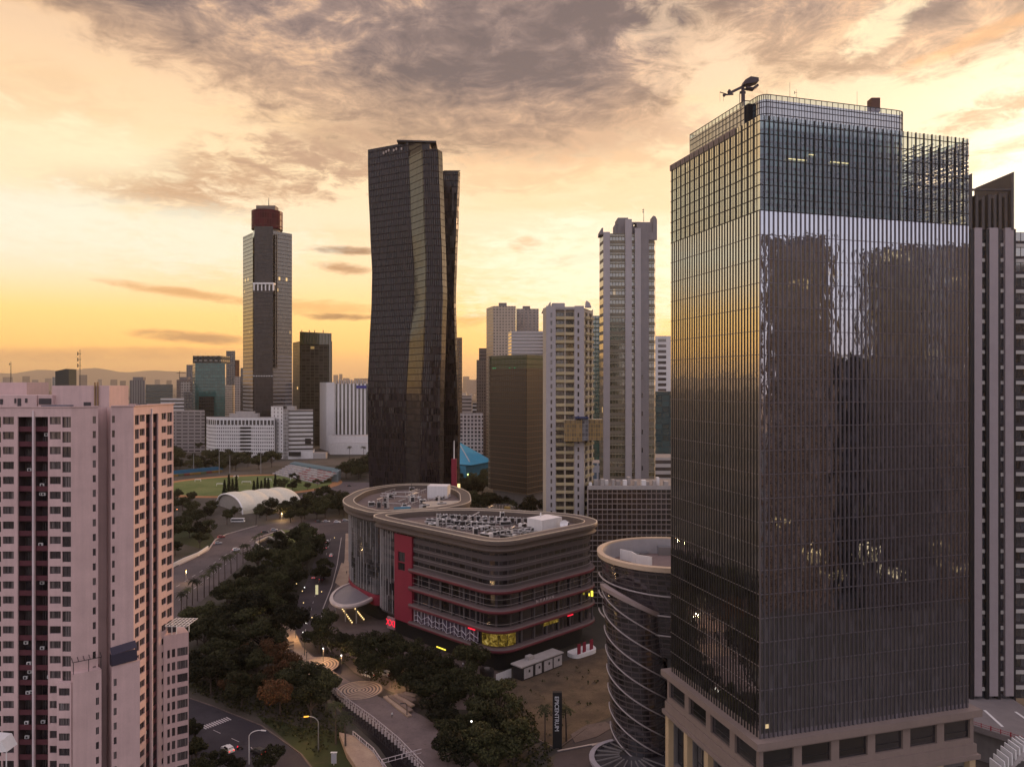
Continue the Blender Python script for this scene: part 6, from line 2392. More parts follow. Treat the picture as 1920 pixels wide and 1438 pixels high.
def ringB(z, n=64):
    t = z / 47.0
    cx_ = 34.6 - 2.9 * t
    return cx_, 198.0, 7.6, 9.5


def ptB(th, z, d=0.0):
    cx_, cy_, rx, ry = ringB(z)
    return (cx_ + (rx + d) * cos(th), cy_ + (ry + d) * sin(th), z)


def ztB(th):
    return 47.0 - 8.0 * (0.5 + 0.5 * cos(th - 0.35))


nB = 72
mb = MB()
K = 24
for j in range(nB):
    t0, t1 = 2 * pi * j / nB, 2 * pi * (j + 1) / nB
    for i in range(K):
        za0, zb0 = ztB(t0) * i / K, ztB(t0) * (i + 1) / K
        za1, zb1 = ztB(t1) * i / K, ztB(t1) * (i + 1) / K
        mb.quad(ptB(t0, za0), ptB(t1, za1), ptB(t1, zb1), ptB(t0, zb0), 0, ((j * .75, za0), (j * .75 + .75, za1), (j * .75 + .75, zb1), (j * .75, zb0)))
mb.build('spiral_wall', [M_curv], cb)
mb = MB()
rr = [[ptB(2 * pi * j / nB, ztB(2 * pi * j / nB) + dz, d) for j in range(nB)] for d, dz in ((0, -1.2), (.6, -1.0), (.7, .1), (-.8, .2), (-.8, -.6))]
mb.loft(rr, 0, cap=True)
mb.build('spiral_coping', [plain('spiral coping', (0.32, 0.25, 0.23), .6)], cb)
for i in range(10):
    zl = 44.0 - 5.15 * i
    pts = []
    for k in range(40):
        th = pi * 0.92 + (2 * pi * 1.02 - pi * .92) * k / 39
        f = k / 39
        z = zl + 1.5 - 15.5 * (f ** 1.35)
        if 0.2 < z < ztB(th) - .5:
            pts.append(ptB(th, z, .22))
    if len(pts) > 4:
        mb = MB()
        mb.tube(pts, .18, 6)
        mb.build('spiral_rib', [M_rib], cb, smooth=True)
for i in range(3):
    z0 = 47.0 - 5.0 * i
    pts = []
    for k in range(30):
        th = pi * .97 + (1.62 * pi - pi * .97) * k / 29
        pts.append((cA[0] + 19.15 * cos(th), cA[1] + 19.15 * sin(th), z0 - 1.5 * k / 29))
    mb = MB()
    mb.tube(pts, .22, 6)
    mb.build('drum_rib', [M_rib], cb, smooth=True)
mb = MB()
mb.obox((45.5, 190), TA, 8, 10, 0, 37.5)
mb.build('annex', [M_concd], cb)

# forecourt canopy with spokes
fc_ = thing('forecourt_canopy', 'round forecourt canopy with spokes at the foot of the curved building', 'canopy', (29, 188, 0))
mb = MB()
e0 = ellipse(30.0, 187.5, 10.5, 10.5, 40)
rings = [[(x, y, z) for x, y in offset_poly(e0, d)] for d, z in ((-1.2, 5.4), (0, 5.3), (.1, 6.1), (-1.2, 6.2))]
mb.loft(rings, 0, cap=False)
mb.build('rim', [plain('grey canopy rim', (0.36, 0.32, 0.33), .6)], fc_)
mb = MB()
for k in range(14):
    a = pi * .55 + pi * 1.3 * k / 13
    mb.bar((30.0 + 3 * cos(a), 187.5 + 3 * sin(a), 6.8), (30.0 + 9.6 * cos(a), 187.5 + 9.6 * sin(a), 5.9), .28, .3)
mb.build('spokes', [M_concd], fc_)
mb = MB()
mb.poly([(x, y, 5.5) for x, y in offset_poly(e0, -1.1)])
mb.poly([(x, y, 5.3) for x, y in reversed(offset_poly(e0, -1.1))])
mb.build('glazing', [plain('canopy glazing', (0.06, 0.055, 0.06), .2)], fc_)
mb = MB()
for k in range(6):
    a = pi * .5 + pi * k / 5 * 1.2
    mb.tube([(30 + 9.4 * cos(a), 187.5 + 9.4 * sin(a), 0), (30 + 9.4 * cos(a), 187.5 + 9.4 * sin(a), 5.4)], .25, 8)
mb.build('columns', [M_conc], fc_)

# sign pylon with stacked letters
bp = G(1045, 1402)
py = thing('sign_pylon', 'tall dark sign pylon with a vertical strip of pale letters on the brown lot', 'sign', (bp.x, bp.y, 0))
mb = MB()
mb.box(bp.x - 1.25, bp.x + 1.25, bp.y - .4, bp.y + .8, 0, 15.4)
mb.build('slab', [M_black], py)
text_obj('lettering', 'EPICENTRUM', 1.62, (bp.x - .22, bp.y - .46, 9.6), (pi / 2, pi / 2, 0), plain('pale sign letters', (0.62, 0.62, 0.64), .6), py)

# ------------------------------------------------------------------ ground, roads, water


def sheet(name, pts, mat, z=0.0, px=True, thick=0.0):
    mb = MB()
    P = [G(p[0], p[1], z) if px else Vector((p[0], p[1], z)) for p in pts]
    # make counter-clockwise
    ar = sum(P[i].x * P[(i + 1) % len(P)].y - P[(i + 1) % len(P)].x * P[i].y for i in range(len(P)))
    if ar < 0:
        P.reverse()
    if thick > 0:
        mb.prism([(p.x, p.y) for p in P], z - thick, z)
    else:
        mb.poly(P)
    o = mb.build(name, [mat])
    o['kind'] = 'structure'
    return o


def ground_mat(name, c1, c2, scale, c3=None, rough=0.95, fine=0.25):
    m, b, out = new_mat(name)
    g = b.node("ShaderNodeNewGeometry")
    n = b.noise(g.outputs['Position'], scale, 8, 0.62)
    c = b.mix(b.smooth(n, 0.38, 0.62), c1, c2)
    if c3:
        n3 = b.noise(g.outputs['Position'], scale * 4.3, 6, 0.65)
        c = b.mix(b.smooth(n3, 0.55, 0.70), c, c3)
    n2 = b.noise(g.outputs['Position'], 1.7, 4, 0.6)
    c = b.mix(1.0, c, b.comb(*[b.m('ADD', 1 - fine, b.m('MULTIPLY', n2, 2 * fine))] * 3), 'MULTIPLY')
    p = principled(b, c, rough, 0, 0.25)
    b.l.new(p.outputs[0], out.inputs[0])
    return m


M_gnd = ground_mat('city ground', (0.045, 0.040, 0.030), (0.085, 0.072, 0.060), 0.012, (0.030, 0.034, 0.018))
mb = MB()
mb.poly([(-23000, -800, -0.05), (23000, -800, -0.05), (23000, 23500, -0.05), (-23000, 23500, -0.05)])
o = mb.build('ground', [M_gnd])
o['kind'] = 'structure'
M_asph = ground_mat('asphalt', (0.050, 0.041, 0.045), (0.070, 0.056, 0.060), 0.06, (0.040, 0.034, 0.037), 0.8)
M_asphl = ground_mat('worn asphalt', (0.075, 0.060, 0.062), (0.105, 0.083, 0.084), 0.05, (0.060, 0.049, 0.052), 0.8)
M_asphd = ground_mat('dark asphalt', (0.034, 0.029, 0.036), (0.046, 0.040, 0.047), 0.06, (0.028, 0.024, 0.030), 0.8)
M_pave = ground_mat('paving', (0.105, 0.080, 0.074), (0.145, 0.110, 0.10), 0.08, (0.08, 0.063, 0.06), 0.85)
M_pavel = ground_mat('pale paving', (0.34, 0.24, 0.175), (0.42, 0.31, 0.22), 0.12, (0.27, 0.19, 0.15), 0.85)
M_grass = ground_mat('park grass', (0.026, 0.034, 0.012), (0.045, 0.050, 0.018), 0.05, (0.055, 0.045, 0.022))
M_field = ground_mat('sports turf', (0.085, 0.115, 0.028), (0.125, 0.15, 0.045), 0.03, (0.15, 0.14, 0.06))
M_track = ground_mat('clay track', (0.29, 0.135, 0.055), (0.34, 0.165, 0.075), 0.05)
M_lot = ground_mat('dry brown lot', (0.070, 0.050, 0.034), (0.115, 0.082, 0.053), 0.09, (0.045, 0.042, 0.024), fine=.45)
M_kerb = plain('pale kerb', (0.42, 0.36, 0.33), 0.8)
M_line = plain('road paint', (0.48, 0.44, 0.43), 0.7, 0, .3, 1.5)

sheet('road', [(300, 1082), (335, 1060), (390, 1032), (404, 1012), (425, 1000), (470, 990), (520, 979), (560, 973), (665, 973), (670, 990), (600, 1002), (552, 997), (505, 1012), (474, 1042), (425, 1085), (362, 1140), (300, 1185)], M_asphl, 0.004)
sheet('road', [(598, 985), (668, 978), (660, 1010), (645, 1050), (628, 1100), (612, 1140), (600, 1180), (622, 1222), (662, 1262), (724, 1295), (790, 1330), (770, 1345), (690, 1304), (600, 1250), (563, 1210), (550, 1170), (553, 1130), (575, 1090), (590, 1050), (598, 1010)], M_asph, 0.012)
sheet('plaza', [(662, 1003), (655, 1030), (646, 1055), (629, 1100), (613, 1140), (603, 1180), (623, 1220), (664, 1260), (726, 1293), (800, 1328), (880, 1330), (960, 1275), (940, 1262), (760, 1180), (690, 1120), (668, 1060)], M_pave, 0.03)
sheet('pavement', [(648, 1000), (662, 1000), (668, 1060), (655, 1090), (640, 1082), (646, 1050)], M_pavel, 0.06)
sheet('pavement', [(640, 1055), (655, 1058), (652, 1092), (640, 1100), (628, 1092)], M_pavel, 0.065)
sheet('road', [(280, 1285), (330, 1298), (400, 1322), (490, 1358), (565, 1412), (610, 1470), (280, 1470)], M_asphd, 0.006)
sheet('road', [(300, 975), (345, 985), (395, 1000), (404, 1012), (390, 1032), (345, 1020), (300, 1015)], M_grass, 0.005)
sheet('parking_lot', [(545, 940), (600, 908), (640, 903), (700, 905), (700, 930), (640, 936), (600, 946)], M_asphl, 0.008)
sheet('brown_lot', [(905, 1310), (945, 1280), (1040, 1245), (1130, 1215), (1165, 1222), (1165, 1335), (1100, 1362), (1045, 1402), (1010, 1385), (960, 1340)], M_lot, 0.012)
sheet('forecourt', [(1045, 1408), (1090, 1372), (1165, 1340), (1300, 1340), (1300, 1500), (1010, 1500)], M_asph, 0.02)
sheet('forecourt_island', [(1070, 1376), (1100, 1358), (1135, 1352), (1150, 1362), (1120, 1380), (1078, 1392)], M_pave, 0.12, thick=.1)
# canal water and its raised banks
M_water = plain('canal water', (0.010, 0.009, 0.011), 0.10, 0, 0.3, 0.1, spec=0.25)
sheet('canal_water', [(470, 1195), (520, 1240), (590, 1298), (650, 1345), (710, 1400), (760, 1470), (860, 1470), (800, 1400), (740, 1345), (690, 1315), (620, 1275), (560, 1225), (540, 1190)], M_water, 0.02)
M_prom = ground_mat('promenade paving', (0.135, 0.103, 0.098), (0.175, 0.132, 0.122), 0.15, (0.10, 0.078, 0.075), 0.85)
sheet('promenade', [(505, 1120), (520, 1160), (538, 1200), (548, 1230), (575, 1255), (606, 1272), (655, 1318), (700, 1350), (748, 1390), (795, 1440), (900, 1440), (862, 1400), (838, 1372), (790, 1340), (742, 1318), (690, 1297), (640, 1268), (600, 1240), (568, 1212), (548, 1172), (528, 1120)], M_prom, 1.5, thick=1.6)
sheet('pavement', [(512, 1135), (530, 1135), (548, 1172), (566, 1212), (596, 1240), (572, 1250), (550, 1226), (538, 1196), (524, 1165)], M_pavel, 1.53)
sheet('embankment_path', [(636, 1372), (662, 1378), (700, 1410), (740, 1470), (690, 1470), (650, 1410)], M_pavel, 1.5, thick=1.5)
sheet('verge', [(480, 1340), (560, 1362), (640, 1372), (690, 1470), (620, 1470), (565, 1412)], M_grass, 0.02)


def ring_disc(name, px, py, r, label_z=1.56):
    """circular paving with concentric stripes"""
    c = G(px, py, label_z)
    mb = MB()
    n = 56
    rads = []
    k = 0
    rr = 0.0
    while rr < r:
        rads.append(rr)
        rr += 0.62 if k % 2 == 0 else 0.48
        k += 1
    for i in range(len(rads) - 1):
        for j in range(n):
            a0, a1 = 2 * pi * j / n, 2 * pi * (j + 1) / n
            q = [(c.x + rr_ * cos(a), c.y + rr_ * sin(a), label_z) for rr_, a in ((rads[i], a0), (rads[i + 1], a0), (rads[i + 1], a1), (rads[i], a1))]
            mb.quad(*q, i % 2)
    o = mb.build(name, [M_pavel, M_conc_dk])
    o['kind'] = 'structure'
    return o


M_conc_dk = ground_mat('dark paving stripe', (0.10, 0.075, 0.07), (0.13, 0.10, 0.09), 0.3)
ring_disc('paving_circle', 590, 1247, 8.6)
ring_disc('paving_circle', 674, 1293, 8.0, 1.565)
# broad stairs down to the promenade
mb = MB()
for i in range(5):
    a, d = G(722 + i * 9, 1316 + i * 1.0 - 9, 1.5), G(768 + i * 3, 1344 - i * 7, 1.5)
    z = 1.5 + .45 * (i + 1)
    mb.bar((a.x, a.y, z - .2), (d.x, d.y, z - .2), 1.4, .45, i % 2)
o = mb.build('terrace_steps', [M_pavel, plain('step riser', (.2, .14, .11))])
tag(o, 'broad pale terrace steps climbing from the canal promenade under the trees', 'steps')
mb = MB()
for i in range(6):
    a, d = G(533, 1212 + i * 5, 1.5), G(550, 1208 + i * 5, 1.5)
    mb.bar((a.x, a.y, 1.7 + (5 - i) * .2), (d.x, d.y, 1.7 + (5 - i) * .2), .9, .4, i % 2)
o = mb.build('canal_steps', [M_pavel, plain('step riser b', (.15, .11, .1))])
tag(o, 'short pale stairway beside the upper ringed paving', 'steps')


def railing(label, pts, z, h=1.1, step=2.0, mat=None, baluster=True, name='railing'):
    P = [G(p[0], p[1], z) for p in pts]
    t = thing(name, label, 'railing', P[0])
    mb, mp = MB(), MB()
    for a, d in zip(P, P[1:]):
        mb.bar(a + Vector((0, 0, h)), d + Vector((0, 0, h)), .16, .12)
        mb.bar(a + Vector((0, 0, .2)), d + Vector((0, 0, .2)), .12, .1)
        L = (d - a).length
        k = max(1, int(L / step))
        for i in range(k):
            c = a.lerp(d, i / k)
            mp.bar(c, c + Vector((0, 0, h)), .12 if i % 3 else .3)
    mb.build('rail', [mat or M_conc], t)
    mp.build('posts', [mat or M_conc], t, kind='stuff')
    return t


M_ral = plain('pale railing', (0.50, 0.43, 0.42), .7)
railing('pale balustrade along the promenade edge above the dark canal', [(575, 1256), (606, 1273), (655, 1319), (700, 1351), (748, 1391), (795, 1440)], 1.5, 1.2, 1.3, M_ral)
railing('pale railing on the near bank of the canal by the lit path', [(662, 1378), (700, 1410), (738, 1466)], 1.5, 1.2, 1.3, M_ral)
railing('low bridge railing crossing the canal at the bottom edge', [(716, 1432), (790, 1412)], 1.6, 1.2, 1.6, M_ral)
mb = MB()
P = [G(p[0], p[1], 1.5) for p in [(606, 1272), (655, 1318), (700, 1350), (748, 1390), (795, 1440)]]
bw_ = thing('canal_wall', 'row of pale buttresses on the canal wall below the promenade', 'retaining wall', P[0])
for a, d in zip(P, P[1:]):
    L = (d - a).length
    k = int(L / 1.8)
    for i in range(k):
        c = a.lerp(d, i / k)
        mb.box(c.x - .32, c.x + .32, c.y - .45, c.y + .1, -.04, 1.35)
mb.build('buttress', [M_ral], bw_)
# kerbs and painted lines


def strip(name, pts, w, mat, z, h, label=None, cat=None):
    mb = MB()
    P = [G(p[0], p[1], z) for p in pts]
    for a, d in zip(P, P[1:]):
        mb.bar(a + Vector((0, 0, h / 2)), d + Vector((0, 0, h / 2)), w, h)
    o = mb.build(name, [mat])
    if label:
        tag(o, label, cat)
    else:
        o['kind'] = 'structure'
    return o


strip('road_kerb', [(335, 1060), (362, 1047), (390, 1032), (404, 1012), (425, 1002), (482, 986)], .7, M_kerb, 0, .5)
strip('road_kerb', [(472, 1012), (500, 1003), (527, 994), (540, 1006), (520, 1030)], .6, M_kerb, 0, .4)
strip('road_kerb', [(640, 1008), (632, 1060), (622, 1100), (606, 1140), (598, 1180), (620, 1222)], .4, M_kerb, 0, .2)
strip('road_kerb', [(280, 1287), (330, 1300), (400, 1324), (490, 1360), (565, 1414), (600, 1460)], .4, M_pave, 0, .2)
strip('road_kerb', [(905, 1312), (960, 1342), (1010, 1387), (1045, 1404), (1100, 1364)], .5, M_pave, 0, .2)
strip('road_kerb', [(1045, 1408), (1130, 1392), (1110, 1398)], .5, M_kerb, 0, .2)
for i in range(11):
    a = G(378 + i * 4.6, 1361 - i * 1.7, .01)
    d = G(387 + i * 4.6, 1366 - i * 1.7, .01)
    mb = MB()
    mb.bar((a.x, a.y, .015), (d.x, d.y, .015), .42, .01)
    o = mb.build('crossing_stripe', [M_line])
    o['kind'] = 'structure'
for i in range(14):
    a = G(620 - i * 3.6, 1010 + i * 13, .02)
    d = G(619 - i * 3.6, 1014 + i * 13, .02)
    mb = MB()
    mb.bar((a.x, a.y, .02), (d.x, d.y, .02), .2, .012)
    o = mb.build('lane_dash', [M_line])
    o['kind'] = 'structure'
for (pts_) in ([(330, 1100), (400, 1056), (450, 1022), (500, 1002), (560, 985)], [(335, 1125), (410, 1068), (456, 1030), (505, 1007)]):
    Q = [G(p[0], p[1], .02) for p in pts_]
    for a, d in zip(Q, Q[1:]):
        k = int((d - a).length / 9)
        for i in range(k):
            mb = MB()
            mb.bar(a.lerp(d, i / k), a.lerp(d, (i + .45) / k), .22, .012)
            mb.build('lane_dash', [M_line])['kind'] = 'structure'
for (pts_) in ([(300, 1340), (400, 1368), (470, 1400), (520, 1450)],):
    Q = [G(p[0], p[1], .02) for p in pts_]
    for a, d in zip(Q, Q[1:]):
        k = int((d - a).length / 7)
        for i in range(k):
            mb = MB()
            mb.bar(a.lerp(d, i / k), a.lerp(d, (i + .4) / k), .16, .012)
            mb.build('lane_dash', [M_line])['kind'] = 'structure'
mw_ = MB()
P = [G(p[0], p[1]) for p in ((325, 1063), (345, 1053), (372, 1042), (390, 1030))]
for a, d in zip(P, P[1:]):
    mw_.bar(a + Vector((0, 0, 1.1)), d + Vector((0, 0, 1.1)), .5, 2.2)
o = mw_.build('white_boundary_wall', [M_white])
tag(o, 'curved white boundary wall between the park trees and the wide left road', 'wall')
# small pond by the junction
pd = thing('junction_pond', 'dark triangular pond with pale walls beside the road junction', 'pond', G(510, 1012))
mb = MB()
P = [G(p[0], p[1], .5) for p in ((480, 1017), (503, 1006), (540, 1016), (528, 1026), (497, 1030))]
mb.poly([tuple(p - Vector((0, 0, .42))) for p in reversed(P)])
mb.build('water', [M_water], pd)
mb = MB()
for a, d in zip(P, P[1:] + P[:1]):
    mb.bar(a, d, .9, .9)
mb.build('wall', [plain('pond wall', (.40, .36, .30), .8)], pd)
sheet('verge', [(505, 1003), (527, 992), (560, 996), (575, 1010), (548, 1018)], plain('bright verge', (0.10, 0.12, 0.03), .9, 0, .3), 0.03)

# sports field with clay track
fcx, fcy = -262.0, 738.0
for (nm, rx, ry, z, m) in (('running_track', 92, 84, 0.02, M_track), ('sports_field', 82, 73, 0.05, M_field)):
    mb = MB()
    mb.poly([(x, y, z) for x, y in ellipse(fcx, fcy, rx, ry, 64, .25)])
    o = mb.build(nm, [m])
    o['kind'] = 'structure'
for k, (px, py, w) in enumerate(((371, 903, 6), (413, 911, 7), (443, 896, 5), (462, 907, 9), (503, 902, 6))):
    c = G(px, py)
    o = thing('goal_frame', ('white frame on the turf, ' + ('leftmost', 'left of the dark cypresses', 'farthest and highest in view', 'longest, mid field', 'rightmost, behind the tent'))[k] if False else 'white frame on the turf, ' + ('leftmost', 'left of the dark cypresses', 'farthest back near the track', 'longest one in mid field', 'rightmost one behind the tent')[k], 'goal', c, 'white frames on the sports turf')
    mb = MB()
    mb.bar((c.x - w / 2, c.y, 2.3), (c.x + w / 2, c.y, 2.3), .9, .4)
    mb.bar((c.x - w / 2, c.y, 0), (c.x - w / 2, c.y, 2.3), .25)
    mb.bar((c.x + w / 2, c.y, 0), (c.x + w / 2, c.y, 2.3), .25)
    mb.build('bars', [M_white], o)
# long painted hoarding and bleachers behind the track
bn = thing('blue_hoarding', 'long blue hoarding above orange and red seats beyond the running track', 'hoarding', G(375, 890))
mb = MB()
a, d = G(325, 893), G(418, 884)
nseg = 9
mb.bar((a.x, a.y, 4.2), (d.x, d.y, 4.2), .8, 4.0)
mb.build('blue_panels', [plain('blue hoarding paint', (.02, .11, .20), .6, 0, .35, .2)], bn)
for i in range(nseg):
    mb = MB()
    p, q = a.lerp(d, i / nseg) + Vector((0, -3, 0)), a.lerp(d, (i + .94) / nseg) + Vector((0, -3, 0))
    mb.bar((p.x, p.y, 1.1), (q.x, q.y, 1.1), 4, 2.2)
    mb.build('seat_block', [plain('seat paint %d' % i, ((.20, .12, .03), (.17, .045, .03), (.08, .10, .05))[(i * 2 + i // 4) % 3], .8, 0, .4, .5)], bn)
gs = thing('grandstand', 'grandstand with a long teal roof over red and white seats', 'grandstand', G(590, 893))
mb = MB()
ya = 830
r0, r1, r2, r3 = Vector((PX(543, ya + 10), ya + 10, ZZ(868, ya + 10))), Vector((PX(629, ya - 70), ya - 70, ZZ(884, ya - 70))), Vector((PX(634, ya - 50), ya - 50, ZZ(878, ya - 50))), Vector((PX(553, ya + 34), ya + 34, ZZ(865, ya + 34)))
mb.poly([r0, r1, r2, r3])
dz = Vector((0, 0, -1.2))
mb.poly([r3 + dz, r2 + dz, r1 + dz, r0 + dz])
for p, q in ((r0, r1), (r1, r2), (r2, r3), (r3, r0)):
    mb.quad(q, p, p + dz, q + dz)
mb.build('roof', [plain('teal roof sheet', (.075, .135, .15), .55, 0, .25, .1)], gs)
mb = MB()
for i in range(6):
    p, q = Vector((r0.x - 12 + i * 2.5, r0.y - 18 + i * 3, 1.0 + i * 1.5)), Vector((r1.x - 12 + i * 2.5, r1.y - 18 + i * 3, 1.0 + i * 1.5))
    mb.bar(p, q, 3.2, 1.4, 0)
    for k in range(16):
        if R.random() < .6:
            c = p.lerp(q, (k + R.random() * .6) / 16)
            e = p.lerp(q, (k + .8) / 16)
            mb.bar(c + Vector((0, 0, .9)), e + Vector((0, 0, .9)), 2.2, .5, 1 if k < 7 else 2)
mb.build('seats', [M_conc, plain('grey seats', (.28, .27, .30), .7, 0, .4, .5), plain('red seats', (.25, .05, .05), .7, 0, .4, .5)], gs, kind='stuff')
mb = MB()
mb.prism([(r1.x - 4, r1.y), (r1.x + 3, r1.y - 2), (r2.x + 3, r2.y), (r2.x - 4, r2.y)], 0, 10.5)
for t_ in (.1, .4, .7):
    p = r3.lerp(r2, t_)
    mb.bar((p.x, p.y - 4, 0), (p.x, p.y - 4, p.z - 1), .8)
mb.build('end_wall', [plain('pale teal wall', (.16, .20, .21), .7)], gs)
gz = thing('gazebo_tent', 'small pointed white tent beside the grandstand seats', 'tent', G(551, 899))
c = G(551, 899)
mb = MB()
for i in range(4):
    a0, a1 = pi / 4 + i * pi / 2, pi / 4 + (i + 1) * pi / 2
    mb.poly([(c.x + 4 * cos(a0), c.y + 4 * sin(a0), 3), (c.x + 4 * cos(a1), c.y + 4 * sin(a1), 3), (c.x, c.y, 7)])
mb.build('roof', [M_white], gz)
mb = MB()
for i in range(4):
    a0 = pi / 4 + i * pi / 2
    mb.bar((c.x + 3.8 * cos(a0), c.y + 3.8 * sin(a0), 0), (c.x + 3.8 * cos(a0), c.y + 3.8 * sin(a0), 3.1), .4)
mb.build('poles', [M_white], gz)

# arched white tent hall
th_ = thing('arched_tent_hall', 'large white fabric hall of five shallow arches beside the sports field', 'tent hall', (-210, 600, 0))
a1, a2 = Vector((-242, 612)), Vector((-206, 571))
ax = Vector((36, 33))
rings = []
NS, NA = 30, 22
for i in range(NS + 1):
    t_ = i / NS
    o_ = ax * t_
    bulge = abs(sin(t_ * pi * 4.0)) ** .7
    row = []
    for k in range(NA + 1):
        a = pi * k / NA
        p = a2.lerp(a1, .5 - .5 * cos(a)) + o_
        row.append((p.x, p.y, (12.2 + 1.3 * bulge) * sin(a) ** .8))
    rings.append(row)
mb = MB()
mb.loft(rings, 0, closed=False, cap=False)
mb.build('fabric', [plain('tent fabric', (.62, .58, .46), .7, 0, .15, .15, streak=.15)], th_, smooth=True)
mb = MB()
for sgn, row in ((1, rings[0]), (-1, rings[-1])):
    inn = [Vector(p) + Vector((ax.x, ax.y, 0)).normalized() * sgn * 1.5 for p in row]
    mb.poly([tuple(p) for p in (inn if sgn < 0 else reversed(inn))])
mb.build('end_wall', [plain('tent end wall', (.26, .24, .22), .7)], th_)
mb = MB()
mb.tube(rings[0], .6, 6)
mb.build('front_arch', [M_white], th_)

# blue hall
bh = thing('blue_pyramid_hall', 'sports hall with a bright blue faceted pyramid roof right of the black tower', 'sports hall', (PX(870, 800), 800, 0))
mb = MB()
q = [Vector((PX(795, 790), 790, 17)), Vector((PX(884, 740), 740, 19)), Vector((PX(925, 780), 780, 19)), Vector((PX(860, 850), 850, 18))]
apx = Vector((PX(858, 800), 800, ZZ(827, 800)))
for i in range(4):
    mb.poly([q[i], q[(i + 1) % 4], apx])
mb.build('roof', [plain('blue roof sheet', (.02, .22, .34), .5, 0, .12, .1, streak=.05)], bh)
mb = MB()
for p, d in ((q[0], apx), (q[1], apx)):
    mb.bar(p.lerp(d, .12) + Vector((0, 0, .4)), p.lerp(d, .8) + Vector((0, 0, .4)), .9, .6)
c = (q[0] + q[1] + apx) / 3
mb.box(c.x - 4, c.x + 5, c.y - 3, c.y + 2, c.z - 3, c.z + 1.5)
mb.build('roof_ribs', [plain('pale roof rib', (.35, .36, .36), .6)], bh)
mb = MB()
mb.prism([tuple(p.xy) for p in [q[0] + Vector((9, 2, 0)), q[1] + Vector((-6, 5, 0)), q[2] + Vector((-5, 0, 0)), q[3]]], 0, 17.5, 0)
mb.build('walls', [plain('blue wall', (.02, .16, .26), .6, 0, .3, .2)], bh)
c = G(873, 889)
lm = thing('yard_lamp', 'bright greenish yard lamp below the blue hall roof', 'lamp', (c.x, 735, 0))
mb = MB()
mb.bar((PX(878, 735), 735, 0), (PX(878, 735), 735, ZZ(890, 735)), .4)
mb.build('pole', [M_dark], lm)
mb = MB()
mb.tube([(PX(878, 735), 735, ZZ(891, 735)), (PX(878, 735), 735, ZZ(888, 735))], 1.0, 8)
mb.build('head', [emit('greenish lamp', (.8, 1.0, .3), 3.0)], lm)
hx = thing('hexagonal_pavilion', 'dark hexagonal glass roof behind the mall, before the louvred building', 'pavilion', (PX(938, 500), 500, 0))
mb = MB()
e0 = ellipse(PX(940, 470), 470, 9, 14, 6)
mb.prism(e0, 0, 22, 0)
for i in range(6):
    mb.bar((e0[i][0], e0[i][1], 22.2), (e0[(i + 1) % 6][0], e0[(i + 1) % 6][1], 22.2), .5)
mb.build('roof', [fm('pavilion glass', (.14, .12, .11), (.035, .03, .03), 2, 2, .8, .8)], hx)
mb = MB()
mb.prism(ellipse(PX(951, 458), 458, 2, 2, 14), 20, 24.5)
mb.build('golden_vent', [plain('golden vent', (.36, .24, .07), .5)], hx)

# ------------------------------------------------------------------ hills, distant city
M_hill = plain('hill', (0.16, 0.13, 0.10), 1.0, 0, .2, .001)
mb = MB()
prof = []
for i in range(90):
    px = -700 + i * 22
    h = 26 + 9 * sin(i * .21 + 1) + 5 * sin(i * .53) + 4 * sin(i * 1.3)
    h = h * .7 + 10 * exp(-((px - 345) / 60) ** 2) + 10 * exp(-((px - 250) / 90) ** 2)
    h *= max(0.12, min(1, (560 - px) / 220)) if px > 345 else 1
    prof.append((px, h))
Yh_ = 20000
for (p, h), (q, g) in zip(prof, prof[1:]):
    a, c = PX(p, Yh_), PX(q, Yh_)
    za, zc = 100 + h * Yh_ / FPX, 100 + g * Yh_ / FPX
    mb.quad((a, Yh_ - 1500, -1), (c, Yh_ - 1500, -1), (c, Yh_, zc), (a, Yh_, za))
    mb.quad((a, Yh_, za), (c, Yh_, zc), (c, Yh_ + 1500, -1), (a, Yh_ + 1500, -1))
o = mb.build('hills', [M_hill], smooth=True)
o['kind'] = 'structure'

mb = MB()
Rc = random.Random(3)
for i in range(2600):
    Y = 1150 * (13.0 ** Rc.random())
    px = Rc.uniform(-60, 1300)
    x = PX(px, Y)
    if Y < 1500 and (px < 900 and px > 430):
        continue
    w, d = Rc.uniform(8, 30), Rc.uniform(8, 30)
    h = Rc.uniform(5, 13) if Rc.random() < .88 else Rc.uniform(15, 42)
    mb.obox((x, Y), Rc.uniform(-.5, .5), w, d, 0, h, Rc.randrange(4), 4 + Rc.randrange(3))
o = mb.build('distant_city', [fm('dc1', (.34, .30, .27), (.1, .09, .08), 4, 3.4), fm('dc2', (.22, .19, .175), (.06, .05, .05), 4, 3.4), fm('dc3', (.44, .40, .37), (.1, .09, .08), 5, 3.4), fm('dc4', (.17, .14, .13), (.05, .05, .05), 3, 3.4),
                              plain('roof a', (.26, .15, .11), .9, 0, .3, .05), plain('roof b', (.30, .28, .27), .9, 0, .3, .05), plain('roof c', (.15, .13, .13), .9, 0, .3, .05)])
o['kind'] = 'stuff'
o['label'] = 'low sprawl of far city roofs'

